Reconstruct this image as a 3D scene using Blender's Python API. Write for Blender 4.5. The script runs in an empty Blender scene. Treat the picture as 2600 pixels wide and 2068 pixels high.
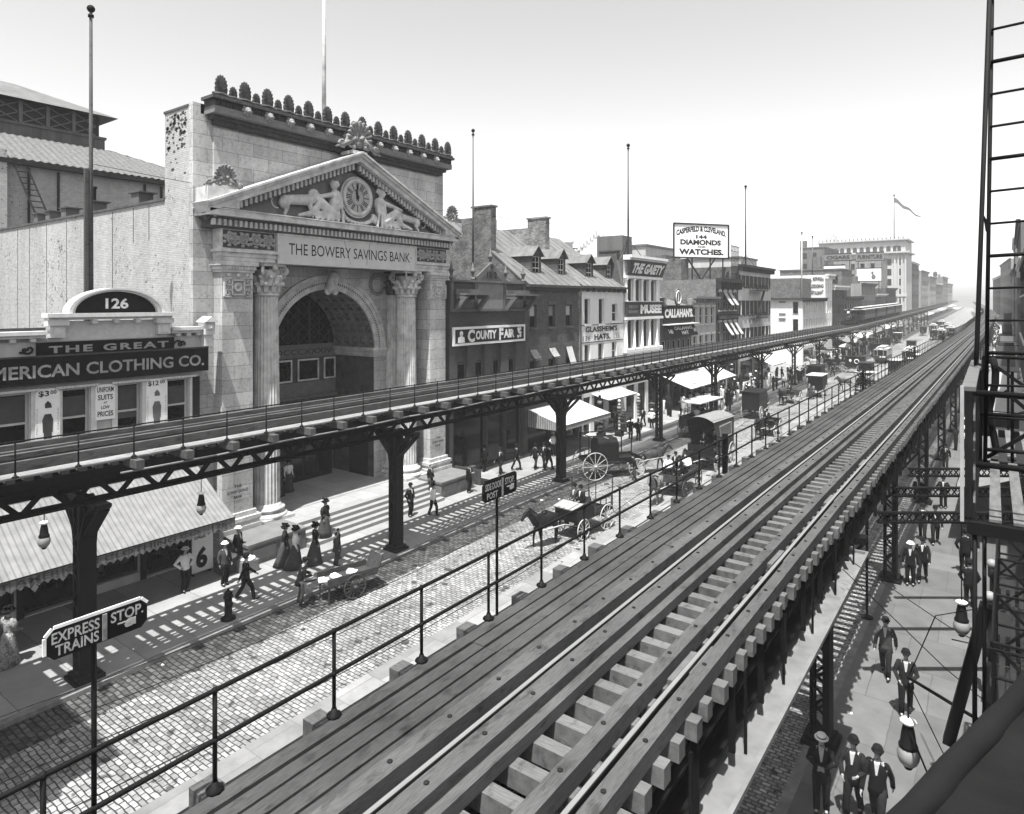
import bpy, math, random
from mathutils import Vector, Matrix
R = math.radians
sin, cos, pi = math.sin, math.cos, math.pi
random.seed(7)
sc = bpy.context.scene
col = sc.collection

# ------------------------------------------------------------------ camera
H = 11.6                                   # camera height above the street
cam = bpy.data.cameras.new('camera'); cam_ob = bpy.data.objects.new('camera', cam); col.objects.link(cam_ob)
cam.sensor_width = 36.0; cam.lens = 1675 / 2600 * 36; cam.clip_start = 0.1; cam.clip_end = 4000
cam.shift_y = -(1034 - 769) / 2600
cam_ob.location = (0, 0, H); cam_ob.rotation_euler = (R(90), 0, R(36.07))
sc.camera = cam_ob
# ------------------------------------------------------------------ sky, sun, exposure
SUN_EL, SUN_AZ = R(70), R(161)             # high midday sun behind the camera, a little to its right
world = bpy.data.worlds.new('World'); sc.world = world; world.use_nodes = True
nt = world.node_tree; nt.nodes.clear()
sky = nt.nodes.new('ShaderNodeTexSky'); sky.sky_type = 'NISHITA'; sky.sun_disc = False
sky.sun_elevation = SUN_EL; sky.sun_rotation = SUN_AZ; sky.altitude = 0; sky.air_density = 1.0; sky.dust_density = 2.0; sky.ozone_density = 1.0
bw = nt.nodes.new('ShaderNodeRGBToBW'); bg = nt.nodes.new('ShaderNodeBackground'); wo = nt.nodes.new('ShaderNodeOutputWorld')
nt.links.new(sky.outputs[0], bw.inputs[0]); nt.links.new(bw.outputs[0], bg.inputs[0]); nt.links.new(bg.outputs[0], wo.inputs[0])
bg.inputs[1].default_value = 0.15
sun = bpy.data.lights.new('sun', 'SUN'); sun.energy = 5.0; sun.angle = R(0.5); sun.color = (1, 0.995, 0.985)
sun_ob = bpy.data.objects.new('sun', sun); col.objects.link(sun_ob)
sdir = Vector((sin(SUN_AZ) * cos(SUN_EL), cos(SUN_AZ) * cos(SUN_EL), sin(SUN_EL)))
sun_ob.rotation_euler = sdir.to_track_quat('Z', 'Y').to_euler(); sun_ob.location = (0, -20, 60)
vs = sc.view_settings; vs.view_transform = 'Standard'; vs.look = 'None'; vs.gamma = 1; vs.exposure = 1.2
sc.cycles.use_denoising = True
sc.cycles.max_bounces = 6; sc.cycles.diffuse_bounces = 3; sc.cycles.glossy_bounces = 2; sc.cycles.volume_bounces = 2

# ------------------------------------------------------------------ materials (all grey: a black and white photograph)
MATS = {}
K_ALB = 0.44                                # every base colour, scaled once to the exposure
def M(name, base=.3, rough=.8, kind='plain', var=.15, scale=6, spec=.15, metal=0.0, bump=0.0, sx=1.0, sy=1.0, joint=.1, mort=.02, base2=None, tr=0):
    if name in MATS: return MATS[name]
    base *= K_ALB; joint *= K_ALB
    m = bpy.data.materials.new(name); m.use_nodes = True; MATS[name] = m
    n = m.node_tree.nodes; l = m.node_tree.links
    b = n['Principled BSDF']; b.inputs['Roughness'].default_value = rough; b.inputs['Metallic'].default_value = metal
    b.inputs['Specular IOR Level'].default_value = spec
    geo = n.new('ShaderNodeNewGeometry')
    def math_(op, a, c):
        q = n.new('ShaderNodeMath'); q.operation = op
        for i, v in ((0, a), (1, c)):
            if hasattr(v, 'links') or hasattr(v, 'is_linked'): l.new(v, q.inputs[i])
            else: q.inputs[i].default_value = v
        return q.outputs[0]
    if kind in ('plain', 'wood', 'people'):
        src = n.new('ShaderNodeTexCoord').outputs['Object'] if kind == 'people' else geo.outputs['Position']
    else: src = geo.outputs['Position']
    def noise(sc_, vec, det=4, rgh=.6):
        q = n.new('ShaderNodeTexNoise'); q.inputs['Scale'].default_value = sc_; q.inputs['Detail'].default_value = det; q.inputs['Roughness'].default_value = rgh
        l.new(vec, q.inputs['Vector']); return q.outputs[0]
    def mapping(vec, s):
        q = n.new('ShaderNodeMapping'); q.inputs['Scale'].default_value = s; l.new(vec, q.inputs[0]); return q.outputs[0]
    def ramp(f, a, c, lo=.3, hi=.7):
        q = n.new('ShaderNodeMapRange'); q.inputs['From Min'].default_value = lo; q.inputs['From Max'].default_value = hi
        q.inputs['To Min'].default_value = a; q.inputs['To Max'].default_value = c; l.new(f, q.inputs[0]); return q.outputs[0]
    height = None
    if kind in ('plain', 'people'):
        f = noise(scale, src); val = ramp(f, base * (1 - var), base * (1 + var))
        height = f
    elif kind == 'wood':
        f = noise(scale, mapping(src, (sx, sy, sx))); g = noise(.7, src, 2)
        val = math_('ADD', ramp(f, base * (1 - var), base * (1 + var)), ramp(g, -base * var * .6, base * var * .6)); height = f; g5 = noise(5, mapping(src, (1.5, .6, 1.5)), 4); val = math_('MULTIPLY', val, ramp(g5, 1.0, .5, .56, .70))
    elif kind == 'vert':      # soot and rain streaks running down a wall
        f = noise(scale, mapping(src, (1, 1, .12))); g = noise(scale * 4, src, 4)
        val = math_('ADD', ramp(f, base * (1 - var), base * (1 + var)), ramp(g, -base * var * .4, base * var * .4)); height = g
    else:
        sep = n.new('ShaderNodeSeparateXYZ'); l.new(src, sep.inputs[0])
        cmb = n.new('ShaderNodeCombineXYZ')
        if kind in ('cobble', 'flags'):
            dn = n.new('ShaderNodeTexNoise'); dn.inputs['Scale'].default_value = 2.2; l.new(src, dn.inputs['Vector'])
            w = .030 if kind == 'cobble' else .02
            dx = ramp(dn.outputs[0], -w, w, .2, .8)
            l.new(math_('ADD', sep.outputs[0], dx), cmb.inputs[0]); l.new(math_('ADD', sep.outputs[1], dx), cmb.inputs[1])
        else:
            l.new(math_('ADD', sep.outputs[0], sep.outputs[1]), cmb.inputs[0]); l.new(sep.outputs[2], cmb.inputs[1])
        bt = n.new('ShaderNodeTexBrick'); l.new(cmb.outputs[0], bt.inputs['Vector'])
        bt.inputs['Scale'].default_value = 1.0; bt.inputs['Brick Width'].default_value = sx; bt.inputs['Row Height'].default_value = sy
        bt.inputs['Mortar Size'].default_value = mort; bt.inputs['Mortar Smooth'].default_value = .35 if kind == 'cobble' else .1
        c1, c2 = base * (1 - var), base * (1 + var)
        bt.inputs['Color1'].default_value = (c1, c1, c1, 1); bt.inputs['Color2'].default_value = (c2, c2, c2, 1)
        bt.inputs['Mortar'].default_value = (joint, joint, joint, 1)
        q = n.new('ShaderNodeRGBToBW'); l.new(bt.outputs['Color'], q.inputs[0])
        g = noise(scale, mapping(src, (1, 1, .35)) if kind == 'stone' else src, 6, .65)
        val = math_('MULTIPLY', q.outputs[0], ramp(g, 1 - var, 1 + var))
        if kind == 'cobble':
            g2 = noise(.35, src, 3); val = math_('MULTIPLY', val, ramp(g2, .72, 1.25)); g3 = noise(2.6, src, 3, .5); val = math_('MULTIPLY', val, ramp(g3, 1.0, .30, .60, .68)); g4 = noise(.9, mapping(src, (1, .15, 1)), 3); val = math_('MULTIPLY', val, ramp(g4, .8, 1.15))
        if kind == 'flaked':   # painted brick with spots of paint fallen off
            v1 = noise(5.0, src, 5, .7); v2 = noise(.22, src, 3)
            s = ramp(math_('ADD', v1, math_('MULTIPLY', v2, .35)), 1.0, .25, .79, .84)
            st = noise(.55, mapping(src, (1, 1, .08)), 3)
            val = math_('MULTIPLY', math_('MULTIPLY', val, s), ramp(st, .82, 1.1))
        if kind == 'stone':
            st = noise(.6, mapping(src, (1, 1, .07)), 4); val = math_('MULTIPLY', val, ramp(st, .74, 1.10)); sp = noise(7, src, 3); val = math_('MULTIPLY', val, ramp(sp, 1.05, .72, .5, .72))
        height = bt.outputs['Fac']
    l.new(val, b.inputs['Base Color'])
    if bump and height is not None:
        bn = n.new('ShaderNodeBump'); bn.inputs['Strength'].default_value = abs(bump); bn.inputs['Distance'].default_value = .02
        bn.invert = kind not in ('plain', 'people', 'wood', 'vert')
        l.new(height, bn.inputs['Height']); l.new(bn.outputs[0], b.inputs['Normal'])
    return m
STONE = M('bank_limestone', .92, .85, 'stone', .16, 1.6, sx=1.6, sy=.62, joint=.22, mort=.008, bump=.25)
STONE_P = M('carved_limestone', .95, .85, 'plain', .32, 2.0, bump=.3)
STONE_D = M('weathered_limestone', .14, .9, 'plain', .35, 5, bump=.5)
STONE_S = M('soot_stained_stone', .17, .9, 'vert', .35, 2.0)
PBRICK = M('whitewashed_brick', .86, .9, 'flaked', .10, 2.0, sx=.23, sy=.085, joint=.34, mort=.006, bump=.3)
BRICK = M('red_brick', .15, .9, 'bricks', .22, 2.0, sx=.23, sy=.085, joint=.22, mort=.010, bump=.3)
BRICK_W = M('worn_brick', .19, .9, 'bricks', .45, 1.2, sx=.25, sy=.10, joint=.33, mort=.012, bump=.4)
BRICK_S = M('smooth_brown_brick', .13, .9, 'bricks', .12, .8, sx=.23, sy=.085, joint=.14, mort=.006)
WHITE = M('white_painted_wall', 1.5, .7, 'vert', .10, 1.2)
WHITE2 = M('white_painted_brick', 1.45, .8, 'bricks', .10, 1.0, sx=.3, sy=.1, joint=.56, mort=.006)
CREAM = M('cream_paint', .95, .6, 'vert', .14, 1.5)
TRIM = M('pale_trim_paint', 1.15, .6, 'plain', .12, 5)
GREYP = M('grey_paint', .24, .7, 'vert', .2, 1.3)
DARKP = M('dark_paint', .035, .55, 'plain', .3, 5)
SIGNB = M('black_sign_board', .015, .7, 'plain', .6, 4)
SIGNG = M('slate_sign_board', .10, .5, 'plain', .25, 3)
SIGNW = M('white_sign_board', 1.6, .6, 'plain', .06, 3)
LETW = M('white_lettering', 1.5, .6, 'plain', .25, 7)
LETG = M('faded_gilt_lettering', .62, .5, 'plain', .3, 6)
LETB = M('black_lettering', .025, .6, 'plain', .2, 4)
LETS = M('incised_lettering', .05, .9, 'plain', .2, 4)
GLASS = M('dark_window_glass', .018, .08, 'plain', .3, 2, spec=.28)
SHADE = M('window_blind', .14, .7, 'plain', .2, 3)
SHADEL = M('pale_window_blind', .42, .7, 'plain', .15, 3)
DARKIN = M('dark_interior', .02, .9, 'plain', .3, 3)
ROOFT = M('standing_tin_roof', .27, .5, 'vert', .22, 1.0)
ROOFD = M('dark_tar_roof', .12, .9, 'plain', .3, 1.5)
TILE = M('clay_roof_tile', .24, .8, 'plain', .3, 5)
IRON = M('black_iron', .008, .7, 'plain', .35, 3, spec=.15)
IRON2 = M('dusty_iron', .022, .7, 'plain', .35, 4, spec=.15)
RAILT = M('polished_rail_steel', .34, .35, 'plain', .08, 3, spec=.5)
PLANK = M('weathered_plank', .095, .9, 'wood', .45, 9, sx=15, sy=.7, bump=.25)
TIMBER = M('grey_guard_timber', .14, .9, 'wood', .36, 8, sx=14, sy=.8, bump=.3)
TIE = M('grey_track_tie', .22, .9, 'wood', .30, 8, sx=.9, sy=13, bump=.3)
WOODD = M('dark_wood', .04, .7, 'wood', .4, 6, sx=3, sy=3)
WOODM = M('brown_wood', .13, .7, 'wood', .35, 6, sx=3, sy=3)
WOODL = M('pale_wood', .38, .8, 'wood', .25, 6, sx=3, sy=3)
COBBLE = M('granite_block_paving', .48, .8, 'cobble', .3, 6, sx=.27, sy=.145, joint=.075, mort=.019, bump=.7)
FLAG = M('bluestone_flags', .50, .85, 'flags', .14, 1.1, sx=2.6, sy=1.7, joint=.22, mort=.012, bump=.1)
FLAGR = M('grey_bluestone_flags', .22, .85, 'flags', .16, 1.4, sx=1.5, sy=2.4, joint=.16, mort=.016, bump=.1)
KERB = M('granite_kerb', .34, .85, 'plain', .25, 4)
CANVAS = M('white_awning_canvas', .88, .8, 'plain', .10, 2)
CANVD = M('dark_canvas', .012, .8, 'plain', .4, 3, bump=.4)
def stripes(name, a, b_, period, axis=1, duty=.5):
    a *= K_ALB; b_ *= K_ALB
    m = bpy.data.materials.new(name); m.use_nodes = True; n = m.node_tree.nodes; l = m.node_tree.links
    geo = n.new('ShaderNodeNewGeometry'); sep = n.new('ShaderNodeSeparateXYZ'); l.new(geo.outputs['Position'], sep.inputs[0])
    q = n.new('ShaderNodeMath'); q.operation = 'MODULO'; l.new(sep.outputs[axis], q.inputs[0]); q.inputs[1].default_value = period
    q1 = n.new('ShaderNodeMath'); q1.operation = 'ABSOLUTE'; l.new(q.outputs[0], q1.inputs[0])
    q2 = n.new('ShaderNodeMath'); q2.operation = 'LESS_THAN'; l.new(q1.outputs[0], q2.inputs[0]); q2.inputs[1].default_value = period * duty
    ns = n.new('ShaderNodeTexNoise'); ns.inputs['Scale'].default_value = 2.5; ns.inputs['Detail'].default_value = 5; l.new(geo.outputs['Position'], ns.inputs['Vector'])
    mr = n.new('ShaderNodeMapRange'); mr.inputs[1].default_value = .3; mr.inputs[2].default_value = .7; mr.inputs[3].default_value = .78; mr.inputs[4].default_value = 1.12; l.new(ns.outputs[0], mr.inputs[0])
    mx = n.new('ShaderNodeMapRange'); mx.inputs[3].default_value = a; mx.inputs[4].default_value = b_; l.new(q2.outputs[0], mx.inputs[0])
    q3 = n.new('ShaderNodeMath'); q3.operation = 'MULTIPLY'; l.new(mx.outputs[0], q3.inputs[0]); l.new(mr.outputs[0], q3.inputs[1])
    bsdf = n['Principled BSDF']; l.new(q3.outputs[0], bsdf.inputs['Base Color']); bsdf.inputs['Roughness'].default_value = .85
    MATS[name] = m; return m
STRIPE = stripes('striped_awning_canvas', .40, .27, .19, 1, .30)
STRIPEX = stripes('striped_awning_side', .70, .22, .16, 0)

# ------------------------------------------------------------------ mesh builder
def rise(y): return 0.0125 * max(0.0, y - 140.0)       # the street climbs gently in the distance
def drift(x, y):                                       # the right-hand line swings out, then back far away
    if x < -8: return 0.0
    return 0.016 * (min(max(y, 12), 250) - 12) - 0.03 * max(0.0, y - 250)
WL = {}                                                 # world origin of every object that parts hang from
SPLIT = dict(girder_stiffener='stiffener', rail_joint='joint_bar', half_columns='half_column', dentil_course='dentil', raking_dentils='raking_dentil', cornice_block='modillion', parapet_block='parapet_modillion', rear_windows='rear_window', shop_row_windows='window', downpipe='drainpipe', vestibule_panels='vestibule_panel', block_panel='stone_panel', door_panel='door_inset', corner_windows='corner_window', corner_pilasters='corner_pilaster', rungs='rung', floor_slats='floor_slat', shutters='shutter', railing='rail_bar', corner_stones='corner_stone', wheels='wheel', front_railing='rail_bar', cresting='cresting_knob', trestle='trestle_leg', urn='parapet_urn', wall_streaks='wall_pipe', price_cards='price_card', pan_hangers='pan_hanger', awning_side='awning_side')
class MB:
    def __init__(s): s.v = []; s.f = []; s.sm = []; s.T = None; s.pc = []
    def add(s, vs_, fs, smooth=False):
        o = len(s.v); s.pc.append((o, len(s.f)))
        if s.T is not None: vs_ = [s.T @ Vector(p) for p in vs_]
        s.v += [tuple(p) for p in vs_]; s.f += [tuple(i + o for i in f) for f in fs]; s.sm += [smooth] * len(fs); return s
    def box(s, x0, x1, y0, y1, z0, z1, skip=''):
        x0, x1 = min(x0, x1), max(x0, x1); y0, y1 = min(y0, y1), max(y0, y1); z0, z1 = min(z0, z1), max(z0, z1)
        v = [(x0, y0, z0), (x1, y0, z0), (x1, y1, z0), (x0, y1, z0), (x0, y0, z1), (x1, y0, z1), (x1, y1, z1), (x0, y1, z1)]
        F = {'b': (0, 3, 2, 1), 't': (4, 5, 6, 7), 's': (0, 1, 5, 4), 'e': (1, 2, 6, 5), 'n': (2, 3, 7, 6), 'w': (3, 0, 4, 7)}
        return s.add(v, [F[k] for k in F if k not in skip])
    def beam(s, p, q, w, h=None, up=(0, 0, 1)):
        p = Vector(p); q = Vector(q); h = h or w; d = (q - p)
        if d.length < 1e-6: return s
        d.normalize(); u = Vector(up)
        if abs(d.dot(u)) > .98: u = Vector((0, 1, 0)) if abs(d.y) < .9 else Vector((1, 0, 0))
        sd = d.cross(u).normalized() * (w / 2); u = sd.cross(d).normalized() * (h / 2)
        v = [p - sd - u, p + sd - u, p + sd + u, p - sd + u, q - sd - u, q + sd - u, q + sd + u, q - sd + u]
        return s.add(v, [(0, 3, 2, 1), (4, 5, 6, 7), (0, 1, 5, 4), (1, 2, 6, 5), (2, 3, 7, 6), (3, 0, 4, 7)])
    def tube(s, pts, r, n=6, caps=True, ry=None):
        pts = [Vector(p) for p in pts]; rs = r if isinstance(r, (list, tuple)) else [r] * len(pts)
        ring = []; vs_ = []; u = None
        for i, p in enumerate(pts):
            d = (pts[min(i + 1, len(pts) - 1)] - pts[max(i - 1, 0)])
            if d.length < 1e-9: d = Vector((0, 0, 1))
            d.normalize()
            if u is None: u = Vector((1, 0, 0)) if abs(d.x) < .8 else Vector((0, 1, 0))
            u = (u - d * u.dot(d))
            if u.length < 1e-6: u = d.orthogonal()
            u.normalize(); w = d.cross(u)
            for k in range(n):
                a = 2 * pi * k / n; vs_.append(p + u * (cos(a) * rs[i]) + w * (sin(a) * rs[i] * (ry or 1)))
        fs = []
        for i in range(len(pts) - 1):
            for k in range(n): fs.append((i * n + k, i * n + (k + 1) % n, (i + 1) * n + (k + 1) % n, (i + 1) * n + k))
        if caps: fs += [tuple(range(n))[::-1], tuple((len(pts) - 1) * n + k for k in range(n))]
        return s.add(vs_, fs, n > 5)
    def lathe(s, prof, c=(0, 0, 0), n=16, sx=1, sy=1, flute=0, smooth=True):
        vs_ = []
        for r, z in prof:
            for k in range(n):
                a = 2 * pi * k / n; rr = r * (1 - (flute if k % 2 else 0)); vs_.append((c[0] + rr * cos(a) * sx, c[1] + rr * sin(a) * sy, c[2] + z))
        fs = [(i * n + k, i * n + (k + 1) % n, (i + 1) * n + (k + 1) % n, (i + 1) * n + k) for i in range(len(prof) - 1) for k in range(n)]
        fs += [tuple(range(n))[::-1], tuple((len(prof) - 1) * n + k for k in range(n))]
        return s.add(vs_, fs, smooth and not flute)
    def ell(s, c, rx, ry=None, rz=None, n=10, m=7):
        ry = ry or rx; rz = rz or rx
        prof = [(max(1e-4, sin(pi * i / m)), -cos(pi * i / m)) for i in range(m + 1)]
        vs_ = [(c[0] + r * rx * cos(2 * pi * k / n), c[1] + r * ry * sin(2 * pi * k / n), c[2] + z * rz) for r, z in prof for k in range(n)]
        return s.add(vs_, [(i * n + k, i * n + (k + 1) % n, (i + 1) * n + (k + 1) % n, (i + 1) * n + k) for i in range(m) for k in range(n)], True)
    def prism(s, pts, d, o, u, v, w):      # outline pts (a,b) in plane o+a*u+b*v, thickness d along w
        o, u, v, w = map(Vector, (o, u, v, w)); n = len(pts)
        a = [o + u * p[0] + v * p[1] for p in pts]; b_ = [p + w * d for p in a]
        return s.add(a + b_, [tuple(range(n))[::-1], tuple(range(n, 2 * n))] + [(i, (i + 1) % n, n + (i + 1) % n, n + i) for i in range(n)])
    def quad(s, *p): return s.add(p, [tuple(range(len(p)))])
    def torus(s, c, Rr, r, axis='x', n=20, m=6, a0=0, a1=2 * pi):
        full = abs(a1 - a0 - 2 * pi) < 1e-6; pts = []
        for k in range(n + (0 if full else 1)):
            a = a0 + (a1 - a0) * k / n
            for j in range(m):
                b_ = 2 * pi * j / m; rr = Rr + r * cos(b_); h = r * sin(b_); p, q = rr * cos(a), rr * sin(a)
                pts.append({'x': (c[0] + h, c[1] + p, c[2] + q), 'y': (c[0] + p, c[1] + h, c[2] + q), 'z': (c[0] + p, c[1] + q, c[2] + h)}[axis])
        N = n if full else n + 1
        return s.add(pts, [(k * m + j, k * m + (j + 1) % m, ((k + 1) % N) * m + (j + 1) % m, ((k + 1) % N) * m + j) for k in range(n) for j in range(m)], True)
    def grid_wall(s, x, y0, y1, z0, z1, holes, rec, sgn=1):       # wall in the plane X=x with real openings and their reveals
        ys = sorted({y0, y1, *[h[0] for h in holes], *[h[1] for h in holes]}); zs = sorted({z0, z1, *[h[2] for h in holes], *[h[3] for h in holes]})
        ys = [y for y in ys if y0 <= y <= y1]; zs = [z for z in zs if z0 <= z <= z1]
        for i in range(len(ys) - 1):
            for j in range(len(zs) - 1):
                a, b_, c, d = ys[i], ys[i + 1], zs[j], zs[j + 1]; my, mz = (a + b_) / 2, (c + d) / 2
                if any(h[0] < my < h[1] and h[2] < mz < h[3] for h in holes): continue
                s.quad(*([(x, a, c), (x, b_, c), (x, b_, d), (x, a, d)][::sgn]))
        for a, b_, c, d in [h[:4] for h in holes]:
            k = x - sgn * rec
            s.quad((x, a, c), (k, a, c), (k, a, d), (x, a, d)); s.quad((x, b_, c), (x, b_, d), (k, b_, d), (k, b_, c))
            s.quad((x, a, c), (x, b_, c), (k, b_, c), (k, a, c)); s.quad((x, a, d), (k, a, d), (k, b_, d), (x, b_, d))
        return s
    def build(s, name, mat, parent=None, follow=True, origin=None):
        if name in SPLIT and len(s.pc) > 1:               # every countable piece an object of its own
            ends = s.pc[1:] + [(len(s.v), len(s.f))]
            for (v0, f0), (v1, f1) in zip(s.pc, ends):
                q = MB(); q.v = s.v[v0:v1]; q.f = [tuple(i - v0 for i in f) for f in s.f[f0:f1]]; q.sm = s.sm[f0:f1]; last = q.build(SPLIT[name], mat, parent, follow, origin)
            return last
        me = bpy.data.meshes.new(name)
        o = WL.get(parent.name, Vector((0, 0, 0))) if parent else Vector(origin or (0, 0, 0))
        vs_ = [(p[0] + (drift(p[0], p[1]) if follow else 0) - o[0], p[1] - o[1], p[2] + (rise(p[1]) if follow else 0) - o[2]) for p in s.v]
        me.from_pydata(vs_, [], s.f); me.polygons.foreach_set('use_smooth', s.sm); me.materials.append(mat); me.update()
        ob = bpy.data.objects.new(name, me); col.objects.link(ob)
        if parent: ob.parent = parent; WL[ob.name] = o.copy()
        else: ob.location = o; WL[ob.name] = o.copy()
        return ob
def tag(o, label=None, cat=None, group=None, kind=None):
    if label: o['label'] = label
    if cat: o['category'] = cat
    if group: o['group'] = group
    if kind: o['kind'] = kind
    return o
def thing(name, loc, label, cat, group=None):
    o = bpy.data.objects.new(name, None); o.empty_display_size = .3; col.objects.link(o); o.location = loc; WL[o.name] = Vector(loc)
    return tag(o, label, cat, group)
def local(name, label, cat, group=None):               # a thing modelled round its own origin, placed later
    return thing(name, (0, 0, 0), label, cat, group)
def copy_tree(o, parent=None):
    c = o.copy(); col.objects.link(c)
    if parent: c.parent = parent
    for ch in list(o.children): copy_tree(ch, c)
    return c
def put(o, x, y, z=0.0, rz=0.0, label=None, group=None, scale=1):
    o.location = (x, y, z + rise(y)); o.rotation_euler = (0, 0, rz); o.scale = (scale,) * 3
    if label: o['label'] = label
    if group: o['group'] = group
    return o
def recolour(o, names, mat):
    for c in o.children_recursive:
        if c.name.split('.')[0] in names: c.material_slots[0].link = 'OBJECT'; c.material_slots[0].material = mat
# text as mesh, in the plane o + u*a + v*b, squeezed to w x h
def text(mb, s, o, u, v, w, h, d=.02, bold=0.0, arch=0.0, shear=0.0, spacing=1.0, slab=0):
    cu = bpy.data.curves.new('lettering', 'FONT'); cu.body = s; cu.resolution_u = 3; cu.offset = bold; cu.shear = shear; cu.space_character = spacing
    ob = bpy.data.objects.new('lettering', cu); col.objects.link(ob); dg = bpy.context.evaluated_depsgraph_get(); dg.update()
    me = bpy.data.meshes.new_from_object(ob.evaluated_get(dg)); bpy.data.objects.remove(ob); bpy.data.curves.remove(cu)
    if not me.vertices: return mb
    xs = [p.co.x for p in me.vertices]; ys = [p.co.y for p in me.vertices]; x0, x1, y0, y1 = min(xs), max(xs), min(ys), max(ys)
    o, u, v = Vector(o), Vector(u), Vector(v); wn = u.cross(v).normalized()
    def mp(p):
        a = (p.co.x - x0) / (x1 - x0); b_ = (p.co.y - y0) / max(y1 - y0, 1e-6)
        return o + u * (a * w) + v * (b_ * h + arch * (1 - (2 * a - 1) ** 2)) + wn * d
    mb.add([mp(p) for p in me.vertices], [tuple(p.vertices) for p in me.polygons]); bpy.data.meshes.remove(me); return mb
EY, EZ, EX = (0, 1, 0), (0, 0, 1), (1, 0, 0)
def ftext(parent, s, x, y0, y1, z0, z1, mat, name='lettering', **k):     # on a wall that faces the street, read from +X
    return text(MB(), s, (x, y0, z0), EY, EZ, y1 - y0, z1 - z0, **k).build(name, mat, parent)
def skin(name, verts, edges, radii, mat, parent=None, sub=1):
    me = bpy.data.meshes.new(name); me.from_pydata(verts, edges, []); ob = bpy.data.objects.new(name, me); col.objects.link(ob)
    ob.modifiers.new('s', 'SKIN')
    sd = me.skin_vertices[0].data
    for i, r in enumerate(radii): sd[i].radius = r if isinstance(r, tuple) else (r, r); sd[i].use_root = (i == 0)
    if sub: q = ob.modifiers.new('u', 'SUBSURF'); q.levels = sub; q.render_levels = sub
    dg = bpy.context.evaluated_depsgraph_get(); dg.update(); m2 = bpy.data.meshes.new_from_object(ob.evaluated_get(dg))
    bpy.data.objects.remove(ob); bpy.data.meshes.remove(me)
    m2.name = name; m2.materials.clear(); m2.materials.append(mat); m2.polygons.foreach_set('use_smooth', [True] * len(m2.polygons))
    o2 = bpy.data.objects.new(name, m2); col.objects.link(o2)
    if parent: o2.parent = parent; WL[o2.name] = WL.get(parent.name, Vector((0, 0, 0)))
    return o2
def fuse(mb, name, mat, parent, vox=.05, smooth=6):       # overlapping lumps melted into one carved surface
    tmp = mb.build('lump', mat, parent); me = tmp.data
    q = tmp.modifiers.new('r', 'REMESH'); q.mode = 'VOXEL'; q.voxel_size = vox
    q = tmp.modifiers.new('s', 'SMOOTH'); q.iterations = smooth; q.factor = .5
    dg = bpy.context.evaluated_depsgraph_get(); dg.update(); m2 = bpy.data.meshes.new_from_object(tmp.evaluated_get(dg))
    tmp.name = 'gone'; bpy.data.objects.remove(tmp); m2.name = name
    m2.polygons.foreach_set('use_smooth', [True] * len(m2.polygons)); m2.materials.clear(); m2.materials.append(mat)
    o2 = bpy.data.objects.new(name, m2); col.objects.link(o2); o2.parent = parent; WL[o2.name] = WL[parent.name].copy(); return o2
# windows and buildings facing the street (sgn=+1 looks towards +X, -1 towards -X)
def window(parent, x, y0, y1, z0, z1, rec=.18, sgn=1, style='sash', frame=None, fw=.07, sill=True, name='window'):
    frame = frame or TRIM; k = x - sgn * rec; f = MB()
    def bar(a, b_, c, d, t=.05): f.box(k, k + sgn * t, a, b_, c, d)
    bar(y0, y0 + fw, z0, z1); bar(y1 - fw, y1, z0, z1); bar(y0 + fw, y1 - fw, z1 - fw, z1); bar(y0 + fw, y1 - fw, z0, z0 + fw)
    mz = z0 + (z1 - z0) * .5
    if style in ('sash', 'six'): bar(y0 + fw, y1 - fw, mz - .04, mz + .04, .06)
    if style == 'six':
        ym = (y0 + y1) / 2; bar(ym - .02, ym + .02, z0 + fw, z1 - fw, .03)
        for q in (.25, .75): bar(y0 + fw, y1 - fw, z0 + (z1 - z0) * q - .02, z0 + (z1 - z0) * q + .02, .03)
    if sill: f.box(x + sgn * .004, x + sgn * .13, y0 - .08, y1 + .08, z0 - .13, z0 - .01)
    w = f.build(name, frame, parent)
    MB().box(k - sgn * .03, k + sgn * .012, y0 + .01, y1 - .01, z0 + .01, z1 - .01).build('pane', GLASS, w)
    return w
def blind(w, x, y0, y1, z0, z1, rec=.18, sgn=1, mat=None):
    MB().box(x - sgn * rec + sgn * .015, x - sgn * rec + sgn * .03, y0, y1, z0, z1).build('blind', mat or SHADE, w)
def building(name, label, y0, y1, h, x, depth, wall, holes=(), sgn=1, side=None, roof=None, rec=.22, z0=0.0, cat='building', group=None):
    b = thing(name, (x, (y0 + y1) / 2, rise((y0 + y1) / 2)), label, cat, group)
    f = MB(); f.grid_wall(x, y0, y1, z0, h, list(holes), rec, sgn); f.build('wall', wall, b)
    g = MB(); xb = x - sgn * depth; g.box(x - sgn * .01, xb, y0 + .005, y1 - .005, z0, h - .01, skip=('e' if sgn > 0 else 'w') + 'bt'); g.build('side_wall', side or wall, b)
    MB().box(x - sgn * .02, xb, y0 + .05, y1 - .05, h - .35, h - .3).build('roof', roof or ROOFD, b)
    MB().box(x - sgn * (rec + .25), x - sgn * (rec + .3), y0 + .1, y1 - .1, z0 + .05, h - .5).build('interior', DARKIN, b)
    return b
def cornice(parent, x, y0, y1, z, h=.5, p=.5, mat=None, br=0, sgn=1, name='cornice'):
    c = MB(); c.box(x + sgn * .003, x + sgn * p * .45, y0, y1, z - h, z - h * .45); c.box(x + sgn * .003, x + sgn * p, y0 - .05, y1 + .05, z - h * .45, z)
    if br:
        k = max(2, int((y1 - y0) / br))
        for i in range(k + 1):
            yy = y0 + .12 + (y1 - y0 - .24) * i / k; c.box(x + sgn * .004, x + sgn * p * .8, yy - .09, yy + .09, z - h * 1.25, z - h * .45 - .003)
    return c.build(name, mat or TRIM, parent)
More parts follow.
